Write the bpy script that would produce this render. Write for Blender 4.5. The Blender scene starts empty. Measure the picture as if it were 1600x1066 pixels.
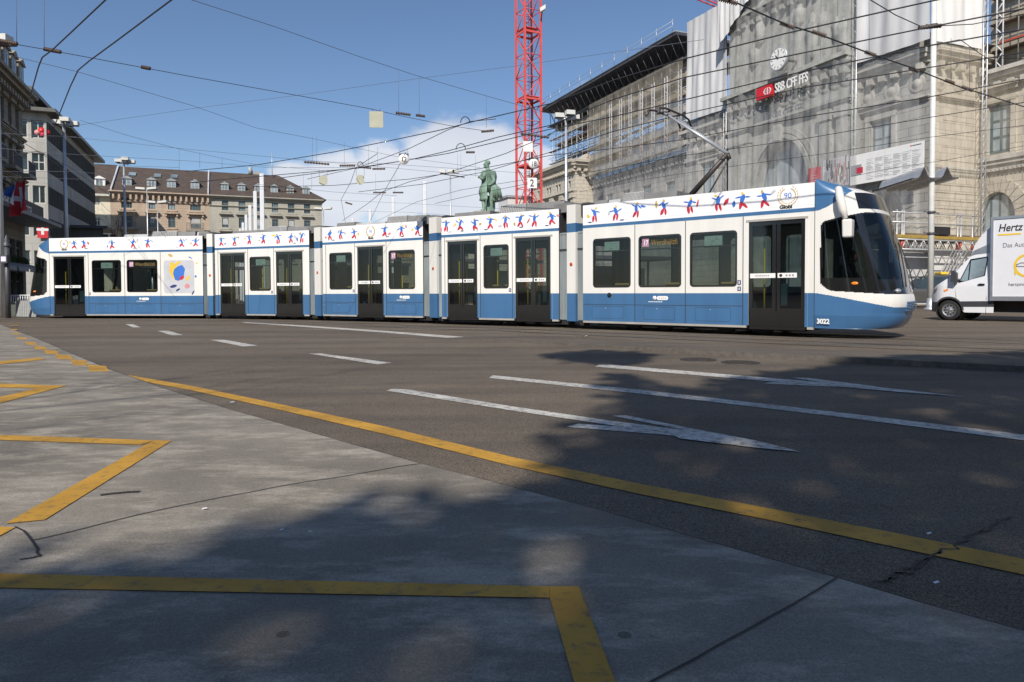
import bpy, bmesh, math, random
from mathutils import Vector, Matrix
random.seed(7)
SC = bpy.context.scene
COL = SC.collection
R = math.radians
# ---------------------------------------------------------------- camera
F = 1075.0
EYE = Vector((0, 0, 1.05))
PITCH, ROLL, SHY = R(1.6), R(-0.25), -0.030
camd = bpy.data.cameras.new("camera")
cam = bpy.data.objects.new("camera", camd)
COL.objects.link(cam)
CM = Matrix.Rotation(math.pi / 2 - PITCH, 3, 'X') @ Matrix.Rotation(ROLL, 3, 'Z')
cam.matrix_world = Matrix.Translation(EYE) @ CM.to_4x4()
camd.sensor_width = 36
camd.lens = 36 * F / 1600
camd.shift_y = SHY
camd.clip_start = 0.05
camd.clip_end = 6000
SC.camera = cam
SC.render.resolution_x, SC.render.resolution_y = 1024, 682
# ---------------------------------------------------------------- light
SUN_EL = R(38)
SUNH = Vector((-0.264, -0.965, 0)).normalized()
SUN = Vector((SUNH.x * math.cos(SUN_EL), SUNH.y * math.cos(SUN_EL), math.sin(SUN_EL)))
ld = bpy.data.lights.new("sun", 'SUN')
ld.energy = 5.0
ld.angle = R(0.55)
ld.color = (1.0, 0.93, 0.84)
lo = bpy.data.objects.new("sun", ld)
COL.objects.link(lo)
lo.rotation_euler = SUN.to_track_quat('Z', 'Y').to_euler()
lo.location = (-30, -60, 60)
SC.view_settings.view_transform = 'Standard'
SC.view_settings.look = 'None'
SC.view_settings.exposure = 0.0
SC.view_settings.gamma = 1.0


def pixdir(px, py):
    d = CM @ Vector(((px - 800) / F, (533 - py) / F + SHY * 1600 / F, -1))
    return d


def make_world():
    w = bpy.data.worlds.new("World")
    SC.world = w
    w.use_nodes = True
    nt = w.node_tree
    nt.nodes.clear()
    N, L = nt.nodes.new, nt.links.new
    out = N('ShaderNodeOutputWorld')
    bg = N('ShaderNodeBackground')
    bg.inputs[1].default_value = 0.104
    sky = N('ShaderNodeTexSky')
    sky.sky_type = 'NISHITA'
    sky.sun_disc = False
    sky.sun_elevation = SUN_EL
    sky.sun_rotation = math.atan2(SUN.x, SUN.y)
    sky.altitude = 400
    sky.air_density = 1.0
    sky.dust_density = 0.4
    sky.ozone_density = 3.0
    tc = N('ShaderNodeTexCoord')
    n1 = N('ShaderNodeTexNoise')
    n1.inputs['Scale'].default_value = 7
    n1.inputs['Detail'].default_value = 8
    n1.inputs['Roughness'].default_value = 0.55
    mp = N('ShaderNodeMapping')
    mp.inputs['Scale'].default_value = (1, 1, 1.9)
    L(tc.outputs['Generated'], mp.inputs[0])
    L(mp.outputs[0], n1.inputs[0])
    # cloud banks: soft balls in direction space whose rims the noise breaks up
    total = None
    banks = [(755, 265, .075, 1.0), (690, 262, .085, 1.0), (610, 285, .07, 1.0), (530, 300, .07, .9), (460, 290, .045, .8), (840, 290, .055, 1.0), (700, 320, .05, .6),
             (915, 150, .03, .45), (1120, 300, .1, .7)]
    for px, py, rad, wt in banks:
        d = pixdir(px, py).normalized()
        dist = N('ShaderNodeVectorMath')
        dist.operation = 'DISTANCE'
        L(tc.outputs['Generated'], dist.inputs[0])
        dist.inputs[1].default_value = d
        mr = N('ShaderNodeMapRange')
        mr.inputs[1].default_value = rad * 1.25
        mr.inputs[2].default_value = rad * .35
        mr.inputs[3].default_value = 0
        mr.inputs[4].default_value = wt
        L(dist.outputs['Value'], mr.inputs[0])
        if total is None:
            total = mr.outputs[0]
        else:
            mx = N('ShaderNodeMath')
            mx.operation = 'MAXIMUM'
            L(total, mx.inputs[0])
            L(mr.outputs[0], mx.inputs[1])
            total = mx.outputs[0]
    ad = N('ShaderNodeMath')
    ad.operation = 'MULTIPLY_ADD'
    L(n1.outputs['Fac'], ad.inputs[0])
    ad.inputs[1].default_value = 1.5
    L(total, ad.inputs[2])
    mk = N('ShaderNodeMapRange')
    mk.interpolation_type = 'SMOOTHSTEP'
    mk.inputs[1].default_value = 1.0
    mk.inputs[2].default_value = 1.32
    mk.inputs[3].default_value = 0
    mk.inputs[4].default_value = .92
    L(ad.outputs[0], mk.inputs[0])
    gate = N('ShaderNodeMath')
    gate.operation = 'MULTIPLY'
    g2 = N('ShaderNodeMapRange')
    g2.inputs[1].default_value = 0.0
    g2.inputs[2].default_value = 0.3
    L(total, g2.inputs[0])
    L(mk.outputs[0], gate.inputs[0])
    L(g2.outputs[0], gate.inputs[1])
    n2 = N('ShaderNodeTexNoise')
    n2.inputs['Scale'].default_value = 4
    n2.inputs['Detail'].default_value = 5
    L(mp.outputs[0], n2.inputs[0])
    cr = N('ShaderNodeMix')
    cr.data_type = 'RGBA'
    L(n2.outputs['Fac'], cr.inputs[0])
    cr.inputs[6].default_value = (4.6, 5.0, 6.1, 1)
    cr.inputs[7].default_value = (9.6, 9.8, 10.2, 1)
    mix = N('ShaderNodeMix')
    mix.data_type = 'RGBA'
    L(gate.outputs[0], mix.inputs[0])
    tint = N('ShaderNodeMix')
    tint.data_type = 'RGBA'
    tint.blend_type = 'MULTIPLY'
    tint.inputs[0].default_value = 1
    tint.inputs[7].default_value = (.99, 1.02, 1.07, 1)
    L(sky.outputs[0], tint.inputs[6])
    L(tint.outputs[2], mix.inputs[6])
    L(cr.outputs[2], mix.inputs[7])
    L(mix.outputs[2], bg.inputs[0])
    L(bg.outputs[0], out.inputs[0])


make_world()

# ---------------------------------------------------------------- projection helpers


def ray_z(px, py, z=0.0):
    d = pixdir(px, py)
    t = (z - EYE.z) / d.z
    return EYE + d * t


def at(px, py, Y):
    d = pixdir(px, py)
    return EYE + d * ((Y - EYE.y) / d.y)


UP = Vector((0, 0, 1))


class Frame:
    """vertical plane: origin o on the ground, u along it, n outwards"""

    def __init__(s, o, u, n=None):
        s.o = Vector((o[0], o[1], 0)) if len(o) == 2 else Vector(o)
        s.u = Vector((u[0], u[1], 0)).normalized()
        if n is None:
            n = Vector((s.u.y, -s.u.x, 0))
            if n.dot(EYE - s.o) < 0:
                n = -n
        s.n = Vector(n).normalized()

    def p(s, u, z, d=0.0):
        return s.o + s.u * u + UP * z + s.n * d

    def uz(s, px, py, d=0.0):
        r = pixdir(px, py)
        o = s.o + s.n * d
        t = (o - EYE).dot(s.n) / r.dot(s.n)
        q = EYE + r * t - s.o
        return q.dot(s.u), q.z

    def u_of(s, px, py=400):
        return s.uz(px, py)[0]

    def z_of(s, px, py):
        return s.uz(px, py)[1]

    def shift(s, u=0, d=0):
        return Frame(s.o + s.u * u + s.n * d, s.u, s.n)


# ---------------------------------------------------------------- materials
MATS = {}


def nmat(name):
    m = bpy.data.materials.new(name)
    m.use_nodes = True
    nt = m.node_tree
    b = nt.nodes['Principled BSDF']
    MATS[name] = m
    return m, nt, b


def mat(name, col, rough=.6, metal=0.0, var=0.12, scale=3.0, bump=0.0, bscale=40.0, coat=0.0, spec=None, emit=None, estr=0.0, streak=False):
    """plain surface with procedural variation"""
    m, nt, b = nmat(name)
    N, L = nt.nodes.new, nt.links.new
    tc = N('ShaderNodeTexCoord')
    mp = N('ShaderNodeMapping')
    if streak:
        mp.inputs['Scale'].default_value = (1, 1, .12)
    L(tc.outputs['Object'], mp.inputs[0])
    n = N('ShaderNodeTexNoise')
    n.inputs['Scale'].default_value = scale
    n.inputs['Detail'].default_value = 6
    n.inputs['Roughness'].default_value = .6
    L(mp.outputs[0], n.inputs[0])
    cr = N('ShaderNodeValToRGB')
    c0 = [max(0, c * (1 - var)) for c in col]
    c1 = [min(1, c * (1 + var)) for c in col]
    cr.color_ramp.elements[0].position = .3
    cr.color_ramp.elements[1].position = .7
    cr.color_ramp.elements[0].color = (*c0, 1)
    cr.color_ramp.elements[1].color = (*c1, 1)
    L(n.outputs['Fac'], cr.inputs[0])
    L(cr.outputs[0], b.inputs['Base Color'])
    b.inputs['Roughness'].default_value = rough
    b.inputs['Metallic'].default_value = metal
    if coat:
        b.inputs['Coat Weight'].default_value = coat
        b.inputs['Coat Roughness'].default_value = .08
    if spec is not None:
        b.inputs['Specular IOR Level'].default_value = spec
    if bump:
        n2 = N('ShaderNodeTexNoise')
        n2.inputs['Scale'].default_value = bscale
        n2.inputs['Detail'].default_value = 4
        L(tc.outputs['Object'], n2.inputs[0])
        bp = N('ShaderNodeBump')
        bp.inputs['Strength'].default_value = bump
        bp.inputs['Distance'].default_value = .02
        L(n2.outputs['Fac'], bp.inputs['Height'])
        L(bp.outputs[0], b.inputs['Normal'])
    if emit:
        b.inputs['Emission Color'].default_value = (*emit, 1)
        b.inputs['Emission Strength'].default_value = estr
    return m


def glassmat(name, tint, rough=.03, gloss=.9):
    """thin see-through pane: fresnel reflection over tinted transparency"""
    m, nt, b = nmat(name)
    N, L = nt.nodes.new, nt.links.new
    nt.nodes.remove(b)
    out = nt.nodes['Material Output']
    tr = N('ShaderNodeBsdfTransparent')
    n = N('ShaderNodeTexNoise')
    n.inputs['Scale'].default_value = 2
    tc = N('ShaderNodeTexCoord')
    L(tc.outputs['Object'], n.inputs[0])
    cr = N('ShaderNodeValToRGB')
    cr.color_ramp.elements[0].color = (*[c * .85 for c in tint], 1)
    cr.color_ramp.elements[1].color = (*tint, 1)
    L(n.outputs['Fac'], cr.inputs[0])
    L(cr.outputs[0], tr.inputs[0])
    gl = N('ShaderNodeBsdfGlossy')
    gl.inputs['Roughness'].default_value = rough
    gl.inputs[0].default_value = (gloss, gloss, gloss, 1)
    lw = N('ShaderNodeLayerWeight')
    pw = N('ShaderNodeMath')
    pw.operation = 'POWER'
    L(lw.outputs['Facing'], pw.inputs[0])
    pw.inputs[1].default_value = 4
    fr = N('ShaderNodeMath')
    fr.operation = 'MULTIPLY_ADD'
    L(pw.outputs[0], fr.inputs[0])
    fr.inputs[1].default_value = .9
    fr.inputs[2].default_value = .05
    mx = N('ShaderNodeMixShader')
    L(fr.outputs[0], mx.inputs[0])
    L(tr.outputs[0], mx.inputs[1])
    L(gl.outputs[0], mx.inputs[2])
    L(mx.outputs[0], out.inputs[0])
    return m


def groundmat(name, dark, light, speck, streaks=0.0, rough=.85, patch=.35, sp_amt=.4, bump=.35):
    m, nt, b = nmat(name)
    N, L = nt.nodes.new, nt.links.new
    tc = N('ShaderNodeTexCoord')

    def noise(sc, det=6, ro=.6, mp=None):
        n = N('ShaderNodeTexNoise')
        n.inputs['Scale'].default_value = sc
        n.inputs['Detail'].default_value = det
        n.inputs['Roughness'].default_value = ro
        if mp:
            M = N('ShaderNodeMapping')
            M.inputs['Scale'].default_value = mp[0]
            M.inputs['Rotation'].default_value = mp[1]
            L(tc.outputs['Object'], M.inputs[0])
            L(M.outputs[0], n.inputs[0])
        else:
            L(tc.outputs['Object'], n.inputs[0])
        return n
    big = noise(.7, 9, .65, ((1, 1, 1), (0, 0, 0)))
    cr = N('ShaderNodeValToRGB')
    cr.color_ramp.elements[0].position = .5 - patch / 2
    cr.color_ramp.elements[1].position = .5 + patch / 2
    cr.color_ramp.elements[0].color = (*dark, 1)
    cr.color_ramp.elements[1].color = (*light, 1)
    L(big.outputs['Fac'], cr.inputs[0])
    col = cr.outputs[0]
    if streaks:
        st = noise(1.5, 12, .74, ((1, 2.4, 1), (0, 0, R(-17))))
        c2 = N('ShaderNodeValToRGB')
        c2.color_ramp.elements[0].position = .48
        c2.color_ramp.elements[1].position = .62
        c2.color_ramp.elements[0].color = (0, 0, 0, 1)
        c2.color_ramp.elements[1].color = (1, 1, 1, 1)
        L(st.outputs['Fac'], c2.inputs[0])
        sm = N('ShaderNodeMath')
        sm.operation = 'MULTIPLY'
        sm.inputs[1].default_value = streaks
        L(c2.outputs[0], sm.inputs[0])
        mx = N('ShaderNodeMix')
        mx.data_type = 'RGBA'
        L(sm.outputs[0], mx.inputs[0])
        L(col, mx.inputs[6])
        mx.inputs[7].default_value = (*[min(1, c * 1.75) for c in light], 1)
        col = mx.outputs[2]
        # dark gum spots
        vo = N('ShaderNodeTexVoronoi')
        vo.inputs['Scale'].default_value = 2.1
        L(tc.outputs['Object'], vo.inputs[0])
        lt = N('ShaderNodeMath')
        lt.operation = 'LESS_THAN'
        lt.inputs[1].default_value = .045
        L(vo.outputs['Distance'], lt.inputs[0])
        m4 = N('ShaderNodeMath')
        m4.operation = 'MULTIPLY'
        m4.inputs[1].default_value = .6
        L(lt.outputs[0], m4.inputs[0])
        mx = N('ShaderNodeMix')
        mx.data_type = 'RGBA'
        L(m4.outputs[0], mx.inputs[0])
        L(col, mx.inputs[6])
        mx.inputs[7].default_value = (*[c * .3 for c in dark], 1)
        col = mx.outputs[2]
    if not streaks:
        ln = noise(.55, 6, .6, ((.16, 1.9, 1), (0, 0, R(22))))
        c5 = N('ShaderNodeValToRGB')
        c5.color_ramp.elements[0].position = .36
        c5.color_ramp.elements[1].position = .64
        c5.color_ramp.elements[0].color = (.72, .72, .73, 1)
        c5.color_ramp.elements[1].color = (1.12, 1.11, 1.1, 1)
        L(ln.outputs['Fac'], c5.inputs[0])
        mx = N('ShaderNodeMix')
        mx.data_type = 'RGBA'
        mx.blend_type = 'MULTIPLY'
        mx.inputs[0].default_value = 1
        L(col, mx.inputs[6])
        L(c5.outputs[0], mx.inputs[7])
        col = mx.outputs[2]
        st = noise(1.6, 8, .7)
        c6 = N('ShaderNodeValToRGB')
        c6.color_ramp.elements[0].position = .68
        c6.color_ramp.elements[1].position = .73
        c6.color_ramp.elements[0].color = (1, 1, 1, 1)
        c6.color_ramp.elements[1].color = (.6, .6, .6, 1)
        L(st.outputs['Fac'], c6.inputs[0])
        mx = N('ShaderNodeMix')
        mx.data_type = 'RGBA'
        mx.blend_type = 'MULTIPLY'
        mx.inputs[0].default_value = 1
        L(col, mx.inputs[6])
        L(c6.outputs[0], mx.inputs[7])
        col = mx.outputs[2]
    fine = N('ShaderNodeTexVoronoi')
    fine.inputs['Scale'].default_value = 210
    L(tc.outputs['Object'], fine.inputs[0])
    c3 = N('ShaderNodeValToRGB')
    c3.color_ramp.elements[0].position = .25
    c3.color_ramp.elements[1].position = .9
    c3.color_ramp.elements[0].color = (.25, .25, .25, 1)
    c3.color_ramp.elements[1].color = (*speck, 1)
    sep = N('ShaderNodeSeparateColor')
    L(fine.outputs['Color'], sep.inputs[0])
    L(sep.outputs[0], c3.inputs[0])
    mx = N('ShaderNodeMix')
    mx.data_type = 'RGBA'
    mx.blend_type = 'MULTIPLY'
    mx.inputs[0].default_value = sp_amt
    L(col, mx.inputs[6])
    L(c3.outputs[0], mx.inputs[7])
    L(mx.outputs[2], b.inputs['Base Color'])
    b.inputs['Roughness'].default_value = rough
    b.inputs['Specular IOR Level'].default_value = .35
    bn = noise(130, 3, .6)
    bp = N('ShaderNodeBump')
    bp.inputs['Strength'].default_value = bump
    bp.inputs['Distance'].default_value = .01
    L(bn.outputs['Fac'], bp.inputs['Height'])
    L(bp.outputs[0], b.inputs['Normal'])
    return m


def paintmat(name, col, wear, base):
    """worn road paint: chipped, with the ground showing through"""
    m, nt, b = nmat(name)
    N, L = nt.nodes.new, nt.links.new
    tc = N('ShaderNodeTexCoord')
    n = N('ShaderNodeTexNoise')
    n.inputs['Scale'].default_value = 16
    n.inputs['Detail'].default_value = 12
    n.inputs['Roughness'].default_value = .75
    L(tc.outputs['Object'], n.inputs[0])
    cr = N('ShaderNodeValToRGB')
    cr.color_ramp.elements[0].position = wear
    cr.color_ramp.elements[1].position = wear + .12
    cr.color_ramp.elements[0].color = (*base, 1)
    cr.color_ramp.elements[1].color = (*col, 1)
    L(n.outputs['Fac'], cr.inputs[0])
    n2 = N('ShaderNodeTexNoise')
    n2.inputs['Scale'].default_value = 2.5
    n2.inputs['Detail'].default_value = 8
    L(tc.outputs['Object'], n2.inputs[0])
    c2 = N('ShaderNodeValToRGB')
    c2.color_ramp.elements[0].position = .3
    c2.color_ramp.elements[0].color = (.62, .62, .62, 1)
    c2.color_ramp.elements[1].position = .7
    L(n2.outputs['Fac'], c2.inputs[0])
    mx = N('ShaderNodeMix')
    mx.data_type = 'RGBA'
    mx.blend_type = 'MULTIPLY'
    mx.inputs[0].default_value = 1
    L(cr.outputs[0], mx.inputs[6])
    L(c2.outputs[0], mx.inputs[7])
    L(mx.outputs[2], b.inputs['Base Color'])
    b.inputs['Roughness'].default_value = .75
    return m


def stonemat(name, col, bw=1.1, bh=.5, mortar=.03, var=.2, line=.45, rot=0.0, off=(0, 0)):
    """ashlar blocks seen on vertical walls of any direction, with weather streaks; rot is the wall's heading"""
    m, nt, b = nmat(name)
    N, L = nt.nodes.new, nt.links.new
    tc = N('ShaderNodeTexCoord')
    geo = N('ShaderNodeNewGeometry')
    mp = N('ShaderNodeMapping')
    mp.vector_type = 'TEXTURE'
    mp.inputs['Rotation'].default_value = (0, 0, rot)
    L(geo.outputs['Position'], mp.inputs[0])
    sx = N('ShaderNodeSeparateXYZ')
    L(mp.outputs[0], sx.inputs[0])
    add = N('ShaderNodeMath')
    add.operation = 'ADD'
    L(sx.outputs[0], add.inputs[0])
    L(sx.outputs[1], add.inputs[1])
    cb = N('ShaderNodeCombineXYZ')
    L(add.outputs[0], cb.inputs[0])
    L(sx.outputs[2], cb.inputs[1])
    br = N('ShaderNodeTexBrick')
    br.inputs['Scale'].default_value = 1
    br.inputs['Brick Width'].default_value = bw
    br.inputs['Row Height'].default_value = bh
    br.inputs['Mortar Size'].default_value = mortar
    br.inputs['Mortar Smooth'].default_value = .3
    br.inputs['Color1'].default_value = (*[c * (1 + var * .5) for c in col], 1)
    br.inputs['Color2'].default_value = (*[c * (1 - var * .5) for c in col], 1)
    br.inputs['Mortar'].default_value = (*[c * line for c in col], 1)
    L(cb.outputs[0], br.inputs[0])
    n = N('ShaderNodeTexNoise')
    n.inputs['Scale'].default_value = .8
    n.inputs['Detail'].default_value = 8
    m2 = N('ShaderNodeMapping')
    m2.inputs['Scale'].default_value = (1, 1, .25)
    L(geo.outputs['Position'], m2.inputs[0])
    L(m2.outputs[0], n.inputs[0])
    cr = N('ShaderNodeValToRGB')
    cr.color_ramp.elements[0].position = .3
    cr.color_ramp.elements[0].color = (.8, .8, .8, 1)
    cr.color_ramp.elements[1].position = .65
    L(n.outputs['Fac'], cr.inputs[0])
    mx = N('ShaderNodeMix')
    mx.data_type = 'RGBA'
    mx.blend_type = 'MULTIPLY'
    mx.inputs[0].default_value = 1
    L(br.outputs['Color'], mx.inputs[6])
    L(cr.outputs[0], mx.inputs[7])
    L(mx.outputs[2], b.inputs['Base Color'])
    b.inputs['Roughness'].default_value = .85
    bp = N('ShaderNodeBump')
    bp.inputs['Strength'].default_value = .5
    bp.inputs['Distance'].default_value = .03
    L(br.outputs['Fac'], bp.inputs['Height'])
    bp.invert = True
    L(bp.outputs[0], b.inputs['Normal'])
    return m


def netmat(name, col, alpha, folds=3.0):
    """building-site netting: thin cloth, partly see-through, denser along its folds"""
    m, nt, b = nmat(name)
    N, L = nt.nodes.new, nt.links.new
    geo = N('ShaderNodeNewGeometry')
    mp = N('ShaderNodeMapping')
    mp.inputs['Scale'].default_value = (folds, folds, .35)
    L(geo.outputs['Position'], mp.inputs[0])
    n = N('ShaderNodeTexNoise')
    n.inputs['Scale'].default_value = 1.0
    n.inputs['Detail'].default_value = 6
    n.inputs['Roughness'].default_value = .65
    n.inputs['Distortion'].default_value = .6
    L(mp.outputs[0], n.inputs[0])
    mr = N('ShaderNodeMapRange')
    mr.inputs[1].default_value = .35
    mr.inputs[2].default_value = .7
    mr.inputs[3].default_value = max(0, alpha - .10)
    mr.inputs[4].default_value = min(1, alpha + .12)
    L(n.outputs['Fac'], mr.inputs[0])
    L(mr.outputs[0], b.inputs['Alpha'])
    cr = N('ShaderNodeValToRGB')
    cr.color_ramp.elements[0].position = .3
    cr.color_ramp.elements[1].position = .7
    cr.color_ramp.elements[0].color = (*[c * .75 for c in col], 1)
    cr.color_ramp.elements[1].color = (*col, 1)
    L(n.outputs['Fac'], cr.inputs[0])
    L(cr.outputs[0], b.inputs['Base Color'])
    b.inputs['Roughness'].default_value = .9
    return m


GLASS = (.05, .06, .06)
M = {}
M['asphalt'] = groundmat('asphalt', (.138, .113, .086), (.195, .163, .126), (1.5, 1.45, 1.38), sp_amt=.75, patch=.5)
M['trackbed'] = groundmat('track_bed_asphalt', (.12, .10, .08), (.165, .14, .113), (1.3, 1.25, 1.2), sp_amt=.5, patch=.3)
M['concrete'] = groundmat('pavement_concrete', (.178, .158, .128), (.30, .27, .222), (1.1, 1.08, 1.05), streaks=.6, patch=.34, sp_amt=.35, bump=.15)
M['yellow'] = paintmat('yellow_road_paint', (.60, .32, .035), .36, (.26, .17, .06))
M['whiteline'] = paintmat('white_road_paint', (.66, .64, .58), .40, (.25, .24, .21))
M['tar'] = mat('tar_seam', (.03, .028, .026), .7, var=.3)
M['kerb'] = mat('kerb_granite', (.105, .092, .078), .85, var=.3, scale=12, bump=.4)
M['rail'] = mat('rail_steel', (.30, .27, .24), .3, metal=.8, var=.25, scale=8)
M['groove'] = mat('rail_groove', (.015, .014, .012), .9)
M['iron'] = mat('cast_iron_cover', (.06, .053, .048), .6, metal=.5, var=.3, scale=15)
M['tram_white'] = mat('tram_white_paint', (.74, .725, .68), .28, var=.05, coat=.4, streak=True)
M['tram_frieze'] = mat('tram_frieze_film', (.84, .84, .85), .4, var=.02)
M['tram_blue'] = mat('tram_blue_paint', (.048, .138, .285), .28, var=.10, coat=.4, streak=True)
M['tram_seam'] = mat('tram_panel_seam', (.03, .035, .04), .6)
M['tram_black'] = mat('tram_black_gloss', (.012, .012, .012), .12, coat=.5, var=.1)
M['rubber'] = mat('black_rubber', (.02, .02, .02), .7, var=.2)
M['tram_sill'] = mat('tram_sill_alloy', (.5, .47, .42), .45, metal=.4)
M['bellows'] = mat('bellows_cloth', (.26, .30, .31), .5, var=.25, scale=6, streak=True)
M['under'] = mat('underframe_dark', (.022, .02, .018), .8, var=.3)
M['roofgrey'] = mat('tram_roof_grey', (.19, .19, .185), .6, var=.15)
M['rooflight'] = mat('tram_roof_unit_light', (.42, .43, .43), .5, var=.15)
M['floor'] = mat('tram_floor_grey', (.08, .08, .085), .7)
M['seat'] = mat('tram_seat_shell', (.06, .12, .16), .6, var=.2)
M['seatrim'] = mat('seat_rim_wood', (.40, .30, .13), .5, var=.1)
M['pole_y'] = mat('grab_pole_yellow', (.75, .58, .03), .4, var=.05)
M['poster'] = mat('window_poster_pale', (.42, .56, .52), .6, var=.15, scale=20)
M['film'] = mat('paper_white', (.78, .78, .76), .6, var=.04)
M['ink'] = mat('ink_black', (.02, .02, .022), .6)
M['inkgrey'] = mat('ink_grey', (.28, .28, .3), .6)
M['gold'] = mat('gold_print', (.50, .35, .10), .5)
M['pblue'] = mat('print_blue', (.04, .16, .55), .5)
M['pred'] = mat('print_red', (.50, .02, .05), .5)
M['pyel'] = mat('print_yellow', (.80, .50, .05), .5)
M['pgrey'] = mat('print_grey', (.50, .51, .54), .5, var=.08)
M['ppink'] = mat('print_pink', (.60, .25, .25), .5)
M['purple'] = mat('line_badge_purple', (.42, .22, .34), .5)
M['led'] = mat('led_amber_letters', (.22, .15, .04), .5, emit=(1.0, .55, .08), estr=.02)
M['navy'] = mat('sticker_navy', (.03, .04, .16), .5)
M['orange'] = mat('lamp_orange', (.85, .25, .02), .3)
M['amber_red'] = mat('reflector_red', (.5, .07, .02), .3)
M['tglass'] = glassmat('tram_tinted_glass', (.50, .56, .53))
M['dglass'] = glassmat('tram_door_glass', (.40, .45, .43))
M['cglass'] = glassmat('cab_glass', (.20, .23, .225))
M['vglass'] = glassmat('vehicle_glass', (.45, .55, .5))
M['wglass'] = mat('building_window_glass', (.035, .05, .055), .06, var=.4, scale=.6, spec=.9)
M['wglass_l'] = mat('building_window_glass_curtained', (.20, .25, .27), .12, var=.5, scale=.8, spec=.8)
M['steel'] = mat('galvanised_steel', (.52, .54, .56), .4, metal=.5, var=.12)
M['steel_d'] = mat('dark_steel', (.10, .10, .11), .5, metal=.4, var=.2)
M['paint_w'] = mat('white_painted_metal', (.78, .80, .83), .4, var=.04)
M['lamp_w'] = mat('lamp_housing_white', (.62, .62, .58), .5, var=.08)
M['wire'] = mat('cable_black', (.025, .025, .03), .6)
M['wire_l'] = mat('cable_grey', (.10, .12, .16), .6)
M['insul'] = mat('insulator_brown', (.09, .06, .045), .5, var=.3)
M['crane'] = mat('crane_red', (.66, .10, .09), .5, var=.12, scale=2)
M['bronze'] = mat('bronze_verdigris', (.17, .26, .20), .75, var=.45, scale=2.2, bump=.6, bscale=8, streak=True)
M['pantofoot'] = mat('pantograph_dark', (.07, .06, .055), .5, metal=.5)
# ---------------------------------------------------------------- mesh builder
WM = {}


def wm(o):
    return WM.get(o.name, Matrix.Identity(4))


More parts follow.
